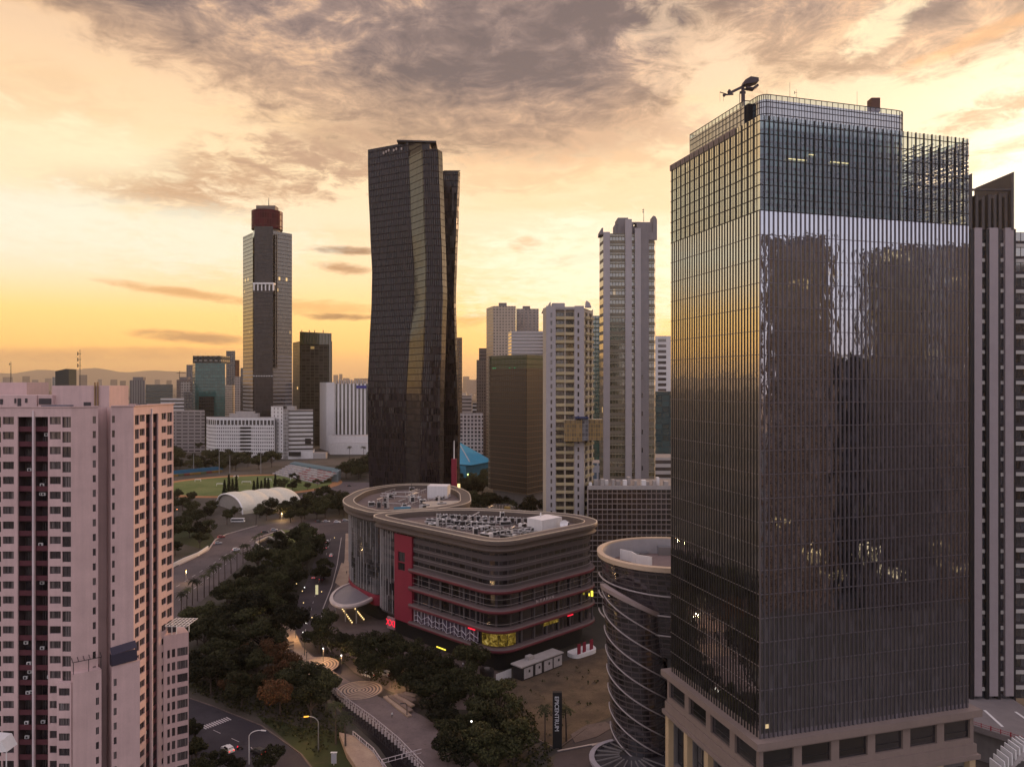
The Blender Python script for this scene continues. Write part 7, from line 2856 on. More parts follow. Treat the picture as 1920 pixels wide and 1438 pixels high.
# ------------------------------------------------------------------ trees
def leaf_mat(name, c1, c2, rnd=0.7):
    m, b, out = new_mat(name)
    g = b.node("ShaderNodeNewGeometry")
    oi = b.node("ShaderNodeObjectInfo")
    c = b.mix(g.outputs['Random Per Island'], c1, c2)
    f = b.m('ADD', 1 - rnd, b.m('MULTIPLY', oi.outputs['Random'], 2 * rnd))
    sc = b.node("ShaderNodeVectorMath", operation='SCALE')
    b.put(sc.inputs[0], c)
    b.put(sc.inputs['Scale'], f)
    p = principled(b, sc.outputs[0], 0.75, 0, 0.2)
    tr = b.node("ShaderNodeBsdfTranslucent")
    b.put(tr.inputs[0], sc.outputs[0])
    mx = b.node("ShaderNodeMixShader")
    mx.inputs[0].default_value = 0.25
    b.l.new(p.outputs[0], mx.inputs[1])
    b.l.new(tr.outputs[0], mx.inputs[2])
    b.l.new(mx.outputs[0], out.inputs[0])
    return m


M_leaf = leaf_mat('dark foliage', (0.014, 0.016, 0.008), (0.058, 0.058, 0.022))
M_leafr = leaf_mat('reddish foliage', (0.050, 0.035, 0.016), (0.13, 0.055, 0.025))
M_leafc = leaf_mat('cypress foliage', (0.018, 0.026, 0.013), (0.035, 0.042, 0.018), .3)
M_palm = leaf_mat('palm fronds', (0.028, 0.032, 0.014), (0.055, 0.056, 0.024))
M_bark = plain('bark', (0.075, 0.055, 0.045), .95, 0, .3, 2.0)


def leaf_quads(mb, c, n, rad, size, rng, flat=1.0):
    for _ in range(n):
        while True:
            d = Vector((rng.uniform(-1, 1), rng.uniform(-1, 1), rng.uniform(-1, 1)))
            if .15 < d.length < 1:
                break
        r = d.length ** .45
        d.normalize()
        p = Vector(c) + Vector((d.x * rad * r, d.y * rad * r, d.z * rad * r * flat))
        nrm = (d + Vector((rng.uniform(-.9, .9), rng.uniform(-.9, .9), rng.uniform(-.4, 1.0)))).normalized()
        t1 = nrm.cross(Vector((rng.uniform(-1, 1), rng.uniform(-1, 1), rng.uniform(-1, 1)))).normalized()
        t2 = nrm.cross(t1)
        s_ = size * rng.uniform(.6, 1.35)
        mb.quad(p - t1 * s_ - t2 * s_ * .5, p + t1 * s_ * .25 - t2 * s_ * .65, p + t1 * s_ + t2 * s_ * .3, p - t1 * s_ * .3 + t2 * s_ * .7)


def make_tree(seed, wide=1.0, tall=1.0, leaf=None):
    """broadleaf tree about 11 m high; returns (trunk mesh, crown mesh)"""
    rng = random.Random(seed)
    mt, mc = MB(), MB()
    H = 5.2 * tall
    mt.tube([(0, 0, -.3), (.1, .05, H * .45), (.0, .15, H * .8), (.2, 0, H * 1.25)], [.36, .28, .22, .10], 7)
    lobes = []
    for k in range(rng.randrange(9, 13)):
        a = 2 * pi * k / 10 + rng.uniform(-.5, .5)
        r = rng.uniform(1.6, 5.0) * wide
        z = H * rng.uniform(1.0, 1.75) + (1.2 if r < 2.6 else 0)
        lobes.append((r * cos(a), r * sin(a), z, rng.uniform(1.3, 2.4)))
    lobes.append((0, 0, H * 1.85, 2.0))
    for (x, y, z, r) in lobes:
        mt.tube([(0, 0, H * rng.uniform(.6, .8)), (x * .5, y * .5, (H * .75 + z) * .5), (x * .9, y * .9, z - r * .3)], [.15, .11, .05], 5, caps=False)
        leaf_quads(mc, (x, y, z), int(105 * r), r * 1.12, .34, rng, .72)
        for _ in range(3):
            dx, dy = rng.uniform(-1, 1) * r, rng.uniform(-1, 1) * r
            leaf_quads(mc, (x + dx, y + dy, z + rng.uniform(-.5, .7) * r), 34, r * .5, .30, rng, .8)
    return mt.mesh('trunk', [M_bark]), mc.mesh('crown', [leaf or M_leaf])


def make_cypress(seed):
    rng = random.Random(seed)
    mt, mc = MB(), MB()
    mt.tube([(0, 0, -.3), (0, 0, 5)], [.3, .1], 6)
    for k in range(22):
        z = .8 + k * .6
        r = 1.7 * (1 - (k / 23.0)) ** .8 + .2
        for j in range(4):
            a = rng.uniform(0, 2 * pi)
            leaf_quads(mc, (cos(a) * r * .5, sin(a) * r * .5, z), 22, r * .7, .3, rng, 1.4)
    return mt.mesh('trunk', [M_bark]), mc.mesh('crown', [M_leafc])


def make_palm(seed, h=9.0):
    rng = random.Random(seed)
    mt, mc = MB(), MB()
    bend = rng.uniform(-.5, .5)
    mt.tube([(0, 0, -.2), (bend * .3, 0, h * .5), (bend, 0, h)], [.26, .19, .16], 7)
    for k in range(16):
        a = 2 * pi * k / 16 + rng.uniform(-.2, .2)
        up = rng.uniform(.1, 1.2)
        L = rng.uniform(2.3, 3.1)
        pts = []
        for i in range(7):
            t_ = i / 6
            pts.append(Vector((bend + cos(a) * L * t_, sin(a) * L * t_, h + up * t_ * 1.6 - 2.6 * t_ * t_ * (1 - up * .3))))
        sd_ = Vector((-sin(a), cos(a), 0))
        for i in range(6):
            w0 = .50 * sin(pi * (i + .35) / 6.6)
            w1 = .50 * sin(pi * (i + 1.35) / 6.6) if i < 5 else .04
            for sgn in (1, -1):
                dr = Vector((0, 0, -.35))
                p, q = pts[i], pts[i + 1]
                mc.quad(p, p.lerp(q, .72), p.lerp(q, .85) + sd_ * sgn * w1 + dr * w1, p.lerp(q, .2) + sd_ * sgn * w0 + dr * w0)
    return mt.mesh('trunk', [M_bark]), mc.mesh('fronds', [M_palm])


TREES = [make_tree(11 + i, 1.0 + .12 * (i % 3), .9 + .1 * (i % 4)) for i in range(6)]
TREER = [make_tree(41 + i, 1.1, .9, M_leafr) for i in range(2)]
CYP = [make_cypress(5), make_cypress(6)]
PALM = [make_palm(2 + i, 8.5 + i) for i in range(3)]


def plant(kind, x, y, sc, label, group, name='tree', rz=None, z=0.0):
    tm, cm = kind
    t = bpy.data.objects.new(name, None)
    t.empty_display_size = .5
    t.location = (x, y, z)
    t.rotation_euler = (0, 0, R.uniform(0, 6.28) if rz is None else rz)
    s_ = sc
    t.scale = (s_ * R.uniform(.92, 1.08), s_ * R.uniform(.92, 1.08), s_ * R.uniform(.9, 1.1))
    COL.objects.link(t)
    tag(t, label, 'palm' if name == 'palm_tree' else 'tree', group)
    a = bpy.data.objects.new('trunk', tm)
    c = bpy.data.objects.new('fronds' if name == 'palm_tree' else 'crown', cm)
    for o in (a, c):
        o.parent = t
        COL.objects.link(o)
    return t


def scatter(px_poly_, n, mind, z=0.0, seed=1):
    rng = random.Random(seed)
    P = [G(p[0], p[1], z) for p in px_poly_]
    poly_ = [(p.x, p.y) for p in P]
    x0, x1 = min(p[0] for p in poly_), max(p[0] for p in poly_)
    y0, y1 = min(p[1] for p in poly_), max(p[1] for p in poly_)
    out = []
    for _ in range(n * 80):
        c = (rng.uniform(x0, x1), rng.uniform(y0, y1))
        if inside(c, poly_) and all((c[0] - o[0]) ** 2 + (c[1] - o[1]) ** 2 > mind * mind for o in out):
            out.append(c)
            if len(out) >= n:
                break
    return out


def grove(poly_, n, mind, sc, label, group, seed, kinds=None, red=0.0):
    for i, (x, y) in enumerate(scatter(poly_, n, mind, 0, seed)):
        k = R.choice(TREER) if R.random() < red else R.choice(kinds or TREES)
        plant(k, x, y, R.uniform(*sc), label, group, 'broadleaf_tree')


# dense canopy between the left road and the street past the mall
grove([(362, 1180), (430, 1120), (500, 1060), (540, 1025), (585, 1012), (592, 1045), (570, 1090), (548, 1130), (546, 1165), (515, 1140), (505, 1125), (512, 1165), (530, 1200), (540, 1228), (500, 1235), (440, 1245), (380, 1250)], 48, 8.5, (.7, 1.3),
      'dense dark tree in the canopy between the wide left road and the mall street', 'canopy trees along the canal', 21)
grove([(356, 1275), (400, 1262), (470, 1250), (530, 1262), (590, 1310), (640, 1355), (600, 1362), (540, 1352), (480, 1340), (420, 1318), (362, 1296)], 26, 7.5, (.75, 1.1),
      'dark spreading tree on the slope between the lower left road and the canal', 'slope trees above the lower left road', 22, red=.22)
grove([(590, 1225), (612, 1205), (640, 1222), (700, 1228), (760, 1248), (830, 1260), (890, 1285), (880, 1312), (830, 1322), (770, 1310), (700, 1282), (640, 1255)], 22, 8.0, (.8, 1.12),
      'dark tree shading the pavement at the left foot of the mall', 'street trees at the foot of the mall', 23)
grove([(790, 1345), (850, 1330), (920, 1335), (955, 1372), (985, 1412), (1000, 1450), (840, 1450), (820, 1400)], 20, 7.5, (.8, 1.1),
      'dark round tree in the bottom middle, between canal promenade and brown lot', 'trees at the bottom centre', 24)
grove([(300, 985), (350, 990), (395, 1000), (398, 1020), (360, 1040), (300, 1060)], 14, 9, (.7, 1.0), 'park tree behind the curved white wall left of the wide road', 'park trees behind the white wall', 25)
grove([(300, 935), (350, 940), (410, 960), (450, 972), (430, 985), (380, 985), (300, 968)], 18, 10, (.7, 1.05), 'park tree left of the arched tent hall', 'park trees by the tent hall', 26)
grove([(455, 968), (480, 962), (540, 955), (560, 968), (545, 980), (500, 976)], 10, 9, (.7, 1.0), 'dark tree standing before the white tent hall', 'trees before the tent hall', 27)
grove([(545, 955), (585, 945), (640, 938), (655, 955), (650, 976), (600, 980), (560, 985)], 17, 9.5, (.85, 1.3), 'tall dark tree left of the rear mall block', 'trees left of the rear mall block', 28)
grove([(320, 862), (430, 862), (520, 868), (530, 880), (420, 885), (320, 889)], 34, 14, (1.0, 1.5), 'far dark tree between the sports field and the white offices', 'trees beyond the sports field', 29)
grove([(300, 830), (385, 828), (385, 860), (300, 862)], 16, 20, (1.1, 1.7), 'far dark tree left of the long white office slab', 'trees left of the white offices', 30)
grove([(640, 905), (650, 880), (700, 872), (700, 902)], 12, 13, (1.2, 1.8), 'tall dark tree at the left foot of the black twisted tower', 'trees left of the black tower', 31)
grove([(862, 905), (905, 885), (935, 930), (1000, 975), (940, 990), (870, 960)], 20, 11, (1.1, 1.7), 'dark tree between the mall roof and the blue hall', 'trees between mall and louvred building', 32)
grove([(860, 838), (930, 838), (930, 850), (860, 848)], 8, 18, (1.2, 1.6), 'far dark tree behind the blue hall roof', 'trees behind the blue hall', 33)
grove([(520, 905), (560, 900), (600, 912), (560, 930), (520, 925)], 9, 10, (.6, .9), 'small dark tree right of the running track', 'trees right of the running track', 34)
grove([(590, 1095), (608, 1092), (612, 1075), (600, 1070)], 3, 7, (.6, .8), 'small tree on the narrow island in the mall street', 'island trees in the mall street', 35)
grove([(430, 1450), (520, 1450), (540, 1500), (380, 1500), (360, 1430)], 9, 6, (.45, .7), 'low bushy tree at the bottom edge, below the white car', 'bushy trees at the bottom edge', 36)
grove([(355, 1375), (378, 1390), (378, 1430), (350, 1430)], 5, 4, (.35, .5), 'low bushy tree beside the foot of the pink block', 'bushy trees by the pink block', 37)
# cypresses before the tent, palms
for i, (px, py) in enumerate(((421, 929), (429, 927), (436, 930), (443, 926), (476, 927), (483, 924), (490, 928), (497, 923), (503, 926), (516, 922))):
    c = G(px, py)
    plant(CYP[i % 2], c.x, c.y, R.uniform(.95, 1.25), 'dark pointed cypress between the sports turf and the tent hall', 'cypresses behind the tent hall', 'cypress_tree')
for i in range(15):
    t_ = i / 14
    px, py = 338 + 150 * t_, 1152 - 118 * t_
    c = G(px + R.uniform(-3, 3), py + R.uniform(-3, 3))
    plant(PALM[i % 3], c.x, c.y, R.uniform(.95, 1.2), 'palm in the row along the middle of the wide left road', 'palms along the left road', 'palm_tree')
for i, (px, py, lab) in enumerate(((480, 985, 'tall palm in front of the white tent hall'), (655, 862, 'far palm left of the striped hotel podium end'), (682, 862, 'far palm at the foot of the black tower, left side'),
                                   (1022, 1392, 'palm to the left of the letter pylon'), (1062, 1390, 'palm to the right of the letter pylon'), (630, 1395, 'palm beside the near canal path, left one'), (648, 1408, 'palm beside the near canal path, right one'),
                                   (505, 1060, 'bushy palm beside the triangular pond'))):
    c = G(px, py)
    plant(PALM[i % 3], c.x, c.y, 1.1 if py > 900 else 1.7, lab, None, 'palm_tree')
# low ground cover under the trees
mb = MB()
rg_ = random.Random(9)
for poly_, n in (([(356, 1275), (470, 1250), (590, 1310), (650, 1372), (600, 1420), (480, 1345), (362, 1300)], 700), ([(840, 1345), (940, 1335), (1030, 1400), (1040, 1450), (850, 1450)], 350),
                 ([(590, 1215), (640, 1210), (760, 1222), (890, 1285), (830, 1322), (700, 1282)], 200), ([(362, 1180), (500, 1060), (590, 1012), (548, 1130), (440, 1245)], 600), ([(905, 1310), (960, 1342), (1010, 1387), (1000, 1340), (940, 1300)], 120), ([(920, 1312), (1000, 1275), (1150, 1230), (1155, 1330), (1045, 1392), (980, 1350)], 30)):
    for (x, y) in scatter(poly_, n, .6, 0, n):
        leaf_quads(mb, (x, y, .4), 5, .9, .4, rg_, .6)
o = mb.build('undergrowth', [M_leaf])
tag(o, 'low dark undergrowth covering the ground below the trees', None, kind='stuff')

# ------------------------------------------------------------------ vehicles
M_cglass = plain('car glass', (0.015, 0.015, 0.018), .08, 0, .1, spec=.6)
M_tyre = plain('tyre', (0.02, 0.02, 0.02), .9)
M_rim = plain('wheel rim', (0.35, 0.35, 0.36), .35, .7)
E_tail = emit('tail light', (1.0, .06, .04), 1.6)
E_head = emit('head light', (1.0, .95, .85), 2.0)


def car_meshes(kind):
    L, W = (4.5, 1.8) if kind == 'car' else (9.5, 2.5)
    mb = MB()
    if kind == 'car':
        prof = [(-2.2, .35), (-2.25, .75), (-2.15, 1.0), (-1.9, 1.05), (-1.75, 1.6), (-1.5, 1.72), (.25, 1.70), (.95, 1.15), (2.0, .98), (2.22, .75), (2.22, .35)]
    else:
        prof = [(-4.7, .4), (-4.75, 1.4), (-4.7, 2.9), (-4.5, 3.05), (4.4, 3.05), (4.65, 2.6), (4.75, 1.4), (4.7, .4)]
    def yw(z):
        return W / 2 if z < 1.02 else W / 2 - (z - 1.02) * (.32 if kind == 'car' else .03)
    n = len(prof)
    Lf = [(x, -yw(z), z) for x, z in prof]
    Rt = [(x, yw(z), z) for x, z in prof]
    mb.poly(list(reversed(Lf)))
    mb.poly(Rt)
    for i in range(n):
        j = (i + 1) % n
        mb.quad(Lf[i], Lf[j], Rt[j], Rt[i])
    body = mb
    gl = MB()
    if kind == 'car':
        for sgn in (-1, 1):
            q = [(-1.62, sgn * (yw(1.1) + .01), 1.1), (.72, sgn * (yw(1.1) + .01), 1.1), (.22, sgn * (yw(1.6) + .01), 1.6), (-1.5, sgn * (yw(1.6) + .01), 1.6)]
            gl.quad(*(q if sgn < 0 else q[::-1]))
        gl.quad((.92, -.78, 1.2), (.92, .78, 1.2), (.34, .66, 1.68), (.34, -.66, 1.68))
        gl.quad((-1.86, .78, 1.16), (-1.86, -.78, 1.16), (-1.76, -.66, 1.58), (-1.76, .66, 1.58))
    else:
        for sgn in (-1, 1):
            q = [(-4.3, sgn * (yw(1.6) + .02), 1.5), (4.1, sgn * (yw(1.6) + .02), 1.5), (4.1, sgn * (yw(2.5) + .02), 2.5), (-4.3, sgn * (yw(2.5) + .02), 2.5)]
            gl.quad(*(q if sgn < 0 else q[::-1]))
        gl.quad((4.74, -1.1, 1.5), (4.74, 1.1, 1.5), (4.66, 1.05, 2.55), (4.66, -1.05, 2.55))
    wh = MB()
    wh.tube([(0, -.11, 0), (0, .11, 0)], .33, 14, 0)
    wh.tube([(0, -.125, 0), (0, .125, 0)], .19, 10, 1)
    tl, hl = MB(), MB()
    tl.box(-.04, .04, -.2, .2, -.12, .12)
    hl.box(-.04, .04, -.2, .2, -.09, .09)
    return body, gl, wh, tl, hl, L, W


CM = {k: car_meshes(k) for k in ('car', 'bus')}
CMESH = {k: (v[1].mesh('window_glass', [M_cglass]), v[2].mesh('wheel', [M_tyre, M_rim]), v[3].mesh('tail_light', [E_tail]), v[4].mesh('headlight', [E_head])) for k, v in CM.items()}
PAINT = {}


def add_car(px, py, ang_, col, label, kind='car', group='vehicles on the roads'):
    c = G(px, py, .02)
    key = (kind, col)
    if key not in PAINT:
        m = plain('car paint ' + str(len(PAINT)), col, .3, .0, .05, spec=.6)
        PAINT[key] = CM[kind][0].mesh('body', [m])
    t = bpy.data.objects.new('parked_car' if kind == 'car' else 'bus', None)
    t.location = c
    t.rotation_euler = (0, 0, ang_)
    COL.objects.link(t)
    tag(t, label, 'car' if kind == 'car' else 'bus', group)
    t.name = 'car' if kind == 'car' else 'bus'
    gm, wm_, tm, hm = CMESH[kind]
    parts = [('body', PAINT[key], (0, 0, 0)), ('window_glass', gm, (0, 0, 0))]
    wx = 1.35 if kind == 'car' else 3.0
    wy = .82 if kind == 'car' else 1.15
    for sx in (-1, 1):
        for sy in (-1, 1):
            parts.append(('wheel', wm_, (sx * wx, sy * wy, .33)))
    x0 = 2.2 if kind == 'car' else 4.72
    for sy in (-1, 1):
        parts.append(('tail_light', tm, (-x0 - .02, sy * .62, .85)))
        parts.append(('headlight', hm, (x0, sy * .62, .70)))
    for nm, me, l in parts:
        o = bpy.data.objects.new(nm, me)
        o.parent = t
        o.location = l
        COL.objects.link(o)
    return t


WHT, BLK, SLV, RED_, BLU = (.68, .67, .66), (.02, .02, .022), (.36, .36, .37), (.30, .03, .03), (.03, .05, .10)
for a in [
    (427, 1408, 2.4, WHT, 'white estate car with glowing rear on the lower left road'),
    (484, 1413, 2.6, BLK, 'black car beside the curved white lamp on the lower left road'),
    (614, 1017, 1.65, WHT, 'white car high up the mall street, farthest of three'),
    (611, 1028, 1.65, SLV, 'grey car just behind the farthest white car on the mall street'),
    (621, 1043, 1.65, WHT, 'white car on the mall street, nearest of the upper three'),
    (590, 1084, 1.5, (.40, .30, .31), 'pinkish silver car on the mall street left of the dark blue one'),
    (604, 1087, 1.45, BLU, 'dark blue car at the kerb opposite the oval canopy'),
    (409, 1020, .5, SLV, 'silver car on the wide left road near the white kerb'),
    (415, 1008, .5, RED_, 'dark red car above the silver car on the wide left road'),
    (497, 999, .3, BLK, 'black car by the pond on the wide left road'),
    (514, 995, .3, SLV, 'silver grey car right of the black car by the pond'),
    (443, 1032, .6, WHT, 'white car among the palms of the wide left road'),
    (690, 1268, 2.5, WHT, 'white car half hidden under the trees at the mall foot'),
    (722, 1266, 2.5, SLV, 'silver car under the trees right of the half hidden white one'),
    (632, 980, .05, WHT, 'white car at the far end of the street junction'),
    (598, 979, .05, BLK, 'black car in the far junction, leftmost of the row'),
    (612, 979, .05, SLV, 'silver car in the far junction, second of the row'),
    (648, 977, .05, SLV, 'silver car in the far junction close to the rear mall block'),
    (655, 912, .2, BLK, 'black car alone in the far parking lot'),
    (925, 1283, .7, BLK, 'black car by the dark water tank at the mall corner'),
]:
    add_car(*a)
add_car(446, 979, .1, WHT, 'white minibus on the road before the tent hall', 'bus', None)
mc_ = thing('motorcycle', 'motorcycle with a red rear lamp beside the white car', 'motorcycle', G(450, 1405))
c = G(450, 1405)
mb = MB()
for dx in (-.6, .6):
    mb.tube([(c.x + dx, c.y - .06, .32), (c.x + dx, c.y + .06, .32)], .32, 12)
mb.build('wheels', [M_tyre], mc_)
mb = MB()
mb.bar((c.x - .6, c.y, .35), (c.x + .5, c.y, .8), .16)
mb.bar((c.x + .6, c.y, .35), (c.x + .4, c.y, 1.0), .08)
mb.bar((c.x - .5, c.y, .8), (c.x + .2, c.y, .85), .28, .16)
mb.bar((c.x + .4, c.y - .3, 1.05), (c.x + .4, c.y + .3, 1.05), .05)
mb.build('frame', [M_dark], mc_)
mb = MB()
mb.box(c.x - .72, c.x - .6, c.y - .25, c.y + .25, .7, .98)
mb.build('tail_light', [E_red], mc_)

# ------------------------------------------------------------------ lamps
def lamp(label, px, py, h, arm, E, power=0, name='street_lamp', mat=None, r=.11, lc=(1.0, .62, .28)):
    c = G(px, py)
    t = thing(name, label, 'street lamp', c)
    mb = MB()
    pts = [(c.x, c.y, 0), (c.x, c.y, h * .8)]
    if arm:
        for k in range(1, 7):
            a = pi / 2 * k / 6
            pts.append((c.x + arm * (1 - cos(a)), c.y - .2 * k / 6, h * .8 + h * .2 * sin(a)))
        mb.tube(pts, [r * 1.4] + [r] * (len(pts) - 2) + [r * .7], 7)
    else:
        mb.tube([(c.x, c.y, 0), (c.x, c.y, h)], [r * 1.3, r * .8], 7)
    mb.build('pole', [mat or M_steel], t)
    e = pts[-1] if arm else (c.x, c.y, h)
    mb = MB()
    if arm:
        s_ = 1 if arm > 0 else -1
        mb.bar((e[0], e[1], e[2]), (e[0] + s_ * 1.3, e[1], e[2] - .12), .42, .2)
    else:
        mb.tube([(c.x, c.y, h), (c.x, c.y, h + .35)], .22, 8)
    mb.build('head', [E], t)
    if power:
        ld = bpy.data.lights.new('lamp_light', 'POINT')
        ld.energy = power
        ld.color = lc
        ld.shadow_soft_size = .3
        lo = bpy.data.objects.new('lamp_light', ld)
        lo.parent = t
        lo.location = (e[0] - c.x + (1.2 if arm > 0 else -1.2 if arm < 0 else .5), -.5, e[2] - .7)
        COL.objects.link(lo)
    return t


lamp('street lamp with a lit amber head beside the near canal bank', 597, 1408, 9.6, -2.6, E_amber, r=.13, power=2250)
lamp('unlit curved white street lamp on the lower left road', 467, 1432, 9.0, 3.2, M_white, mat=M_white)
lamp('tall slim lamp post with two lit globes at the mall street kerb', 554, 1203, 9.5, 0, E_warm, power=4000)
lamp('dark lamp post with a drooping top on the pale promenade', 571, 1236, 7.5, .8, M_dark, mat=M_dark)
lamp('dark post beside the ringed paving circle', 575, 1244, 4.0, 0, M_dark, mat=M_dark)
lamp('slim post lamp with white light at the edge of the upper paving rings', 606, 1248, 6.0, 0, E_white, mat=M_dark, power=1500)
lamp('slim post lamp with white light between the two ringed pavings', 640, 1262, 6.0, 0, E_white, mat=M_dark, power=1250)
lamp('short lamp with white light under the trees right of the rings', 687, 1275, 6.0, 0, E_white, mat=M_dark, power=1000)
lamp('lit white lamp beside the trees above the terrace steps', 735, 1290, 5.0, 0, E_white, mat=M_dark, power=1250)
lamp('lit white double lamp among the bottom trees', 884, 1408, 8.0, 0, E_white, mat=M_dark)
lamp('small lit white lamp low in the bottom trees', 922, 1432, 4.5, 0, E_white, mat=M_dark)
lamp('dark lamp with a wide top beside the terrace steps', 763, 1352, 5.5, -.7, M_dark, mat=M_dark)
lamp('amber lamp glowing at the left road edge near the pink block', 349, 1092, 6.0, 0, E_amber, power=1250)
lamp('amber light at the tent hall gate', 528, 975, 5.0, 0, E_amber, power=3750)
lamp('red orange lamp in the park by the pink block', 332, 970, 6.0, 0, emit('orange lamp', (1, .3, .08), 6.0))
spots = [(595, 1060, 'above the small island'), (556, 1098, 'left kerb below the island'), (541, 1105, 'half hidden by the canopy edge'), (571, 1105, 'right of the dash line, first'), (567, 1112, 'just below the first white one'),
         (569, 1134, 'mid street'), (574, 1172, 'low on the street, right'), (585, 1162, 'near the right kerb low down'), (603, 1113, 'by the plaza edge'), (568, 1190, 'lowest on the street'), (627, 1011, 'high beside the white cars')]
for i, (px, py, w) in enumerate(spots):
    c = G(px, py)
    t = thing('bollard_lamp', 'tiny glowing bollard lamp on the mall street, ' + w, 'bollard lamp', c, 'bollard lamps along the mall street')
    mb = MB()
    mb.tube([(c.x, c.y, 0), (c.x, c.y, .9)], .12, 6)
    mb.build('post', [M_dark], t)
    mb = MB()
    mb.tube([(c.x, c.y, .9), (c.x, c.y, 1.2)], .20, 8)
    mb.build('head', [E_warm if i % 3 else E_white], t)
lbx = thing('light_box', 'tall lit yellow white light box on the mall street edge', 'light box', G(594, 1118))
c = G(594, 1118)
mb = MB()
mb.box(c.x - .1, c.x + .1, c.y - .1, c.y + .1, 0, 1)
mb.build('post', [M_dark], lbx)
for i in range(3):
    mb = MB()
    mb.box(c.x - .6, c.x + .6, c.y - .25, c.y + .25, 1.0 + i * 1.5, 2.35 + i * 1.5)
    mb.build('lit_panel', [emit('light box %d' % i, (1, .88, .5), .55)], lbx)
for (px, h, lab) in ((363, 22, 'thin floodlight mast beyond the running track, leftmost'), (411, 24, 'thin floodlight mast beyond the track, second from left'), (431, 20, 'floodlight mast with a lamp rack before the white offices'), (489, 26, 'pale tall mast beyond the track, right of the lamp rack')):
    c = G(px, 888)
    o = thing('floodlight_mast', lab, 'floodlight mast', c, 'floodlight masts round the sports field')
    mb = MB()
    mb.tube([(c.x, c.y, 0), (c.x, c.y, h)], [.4, .25], 6)
    mb.build('pole', [M_steel], o)
    mb = MB()
    for a in (0, 1, 2):
        mb.box(c.x - 3, c.x + 3, c.y - .2, c.y + .2, h - a * 2.2, h - a * 2.2 + .7)
    if px == 431:
        mb.build('lamp_rack', [M_dark], o)
ib = thing('information_board', 'small white information board on a post beside the bottom verge', 'sign', G(626, 1434))
c = G(626, 1434)
mb = MB()
mb.box(c.x - .7, c.x + .7, c.y - .1, c.y + .1, .5, 3.0)
mb.build('panel', [plain('grey board', (.40, .38, .40), .5)], ib)
mb = MB()
mb.box(c.x - .85, c.x + .85, c.y - .3, c.y + .3, 3.3, 3.42)
mb.bar((c.x, c.y, 0), (c.x, c.y, 3.3), .12)
mb.build('frame', [M_white], ib)

# ------------------------------------------------------------------ people (a few pixels tall)
def person(px, py, label, top, legs, z=0.0, face=0.0):
    c = G(px, py, z)
    t = thing('person', label, 'person', c)
    me = bpy.data.meshes.new('body')
    J = [(0, 0, .95), (0, .0, 1.2), (0, 0, 1.42), (0, 0, 1.52), (0, .02, 1.66), (-.19, 0, 1.40), (-.25, .02, 1.12), (-.24, -.1, .88), (.19, 0, 1.40), (.25, .02, 1.12), (.24, -.1, .88),
         (-.09, 0, .9), (-.11, -.12, .5), (-.11, -.04, .08), (-.11, -.2, .04), (.09, 0, .9), (.11, .10, .5), (.11, .22, .09), (.11, .08, .04)]
    E_ = [(0, 1), (1, 2), (2, 3), (3, 4), (2, 5), (5, 6), (6, 7), (2, 8), (8, 9), (9, 10), (0, 11), (11, 12), (12, 13), (13, 14), (0, 15), (15, 16), (16, 17), (17, 18)]
    me.from_pydata(J, E_, [])
    o = bpy.data.objects.new('body', me)
    COL.objects.link(o)
    o.parent = t
    o.rotation_euler = (0, 0, face)
    md_ = o.modifiers.new('skin', 'SKIN')
    rad = [.15, .15, .15, .065, .11, .07, .05, .04, .07, .05, .04, .10, .075, .05, .045, .10, .075, .05, .045]
    for v, r in zip(me.skin_vertices[0].data, rad):
        v.radius = (r * 1.15, r)
    me.skin_vertices[0].data[0].use_root = True
    o.modifiers.new('sub', 'SUBSURF').levels = 1
    o.modifiers['sub'].render_levels = 1
    m, b, out = new_mat('clothes')
    tcx = b.node("ShaderNodeTexCoord")
    zz_ = b.sep(tcx.outputs['Object'])[2]
    col = b.ramp(b.m('DIVIDE', zz_, 1.8), [(0, (.03, .03, .03)), (.06, legs), (.53, top), (.845, (.30, .17, .12)), (.93, (.02, .015, .012))], 'CONSTANT')
    p = principled(b, col, .8)
    b.l.new(p.outputs[0], out.inputs[0])
    me.materials.append(m)
    return t


person(735, 1345, 'person in a white shirt walking alone on the promenade above the canal', (.6, .58, .56), (.05, .05, .07), 1.5, .5)
person(545, 1183, 'person in dark clothes on the pale footpath by the upper stairs', (.05, .05, .06), (.04, .04, .05), 1.53, 1.5)
person(868, 1250, 'person in a white top by the mall entrance, leftmost of three', (.6, .6, .6), (.08, .07, .08), .03, 2.5)
person(881, 1258, 'person in pale clothes by the mall entrance, middle of three', (.5, .46, .44), (.3, .28, .28), .03, .3)
person(894, 1262, 'person in white with dark trousers by the mall entrance, nearest to the tank', (.62, .6, .58), (.03, .03, .04), .03, 1.0)
person(650, 1076, 'person in black on the bright pavement above the oval canopy', (.03, .03, .03), (.03, .03, .04), .07, .8)
person(657, 1030, 'person in dark clothes high on the pavement beside the rear mall block', (.06, .04, .05), (.03, .03, .04), .07, 2.0)

# ------------------------------------------------------------------ towers behind the viewpoint, seen mirrored in the glass tower
def mirror(x, y):
    n = -TV
    d = (Vector((x, y)) - TC).dot(n)
    return Vector((x, y)) - n * (2 * d)


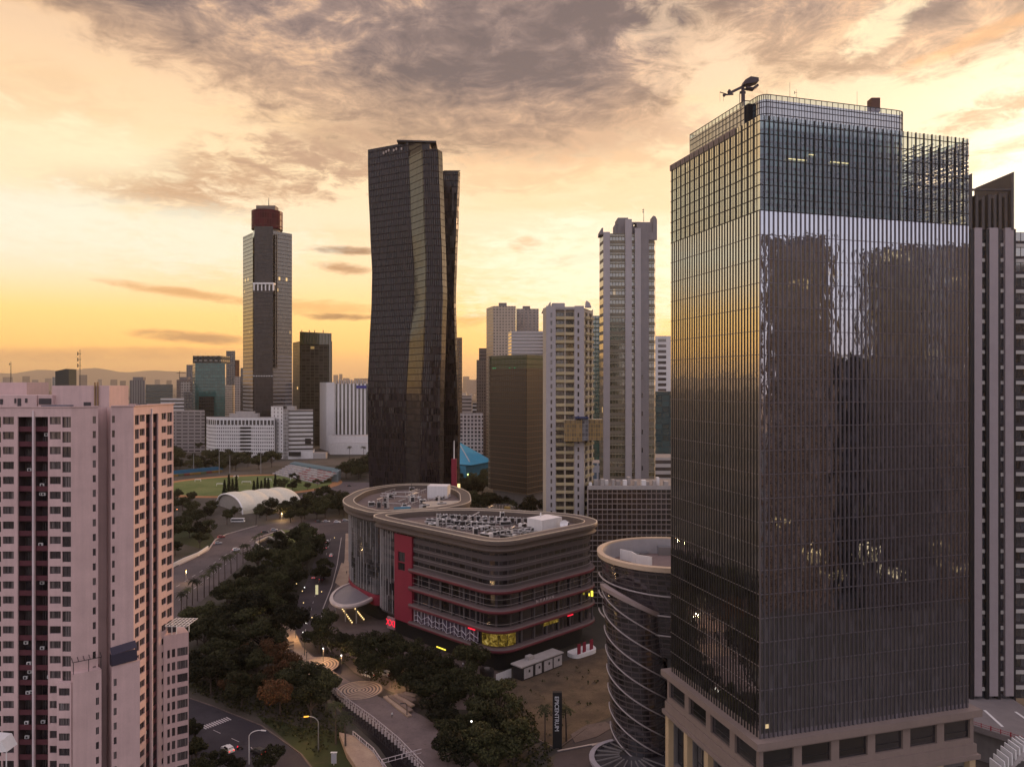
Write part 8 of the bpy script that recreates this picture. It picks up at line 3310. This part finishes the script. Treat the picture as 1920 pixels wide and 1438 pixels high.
def mirrored(label, px0, px1, ytop, Yv, mat, d=22, crown=()):
    zt = ZZ(ytop, Yv)
    x0, x1 = PX(px0, Yv), PX(px1, Yv)
    pts = [mirror(*p) for p in ((x0, Yv), (x1, Yv), (x1 + d * .3, Yv + d), (x0 + d * .3, Yv + d))][::-1]
    c = sum(pts, Vector((0, 0))) / 4
    t = thing('apartment_tower', label, 'apartment tower', (c.x, c.y, 0))
    mb = MB()
    mb.prism([tuple(p) for p in pts], 0, zt, 0, 1)
    mb.build('body', [mat, M_roof], t)
    mb = MB()
    for (a, b_, yt) in crown:
        q = [mirror(*p) for p in ((PX(a, Yv), Yv + 3), (PX(b_, Yv), Yv + 3), (PX(b_, Yv), Yv + 12), (PX(a, Yv), Yv + 12))][::-1]
        mb.prism([tuple(p) for p in q], zt, ZZ(yt, Yv))
    if mb.f:
        mb.build('roof_house', [M_concd], t)
    return t


M_ra = facade('mirrored apartments a', (0.165, 0.122, 0.10), (0.018, 0.015, 0.014), 4.6, 3.4, .72, .6, .06, .018, var=.8, litcol=(1, .7, .3), lits=2.0)
M_rb = facade('mirrored apartments b', (0.06, 0.05, 0.052), (0.014, 0.012, 0.014), 6.0, 3.6, .8, .65, .08, .012, var=.8, litcol=(1, .75, .4), lits=2.0)
mirrored('brown apartment tower mirrored left in the glass tower, beside the sky gap', 1428, 1566, 462, 330, M_ra, 24, ((1440, 1475, 440), (1485, 1500, 446), (1512, 1560, 436)))
mirrored('dark apartment tower mirrored right in the glass tower, beside the sky gap', 1622, 1755, 470, 330, M_rb, 24, ((1626, 1660, 466), (1680, 1742, 458)))
mirrored('dark apartment tower mirrored at the far right edge of the glass tower', 1765, 1850, 462, 345, M_ra, 22, ((1770, 1800, 455),))
mirrored('low dark block mirrored below the sky gap in the glass tower', 1560, 1640, 668, 360, M_rb, 20)

# ------------------------------------------------------------------ evening haze
mb = MB()
mb.box(-24000, 24000, -900, 24000, -3.0, 800.0)
hz_m, hb, hout = new_mat('haze air')
pv = hb.node("ShaderNodeVolumePrincipled")
pv.inputs['Color'].default_value = (1.0, 0.84, 0.64, 1)
pv.inputs['Density'].default_value = HAZE
pv.inputs['Anisotropy'].default_value = 0.55
hb.l.new(pv.outputs[0], hout.inputs['Volume'])
o = mb.build('haze', [hz_m])
o['kind'] = 'stuff'
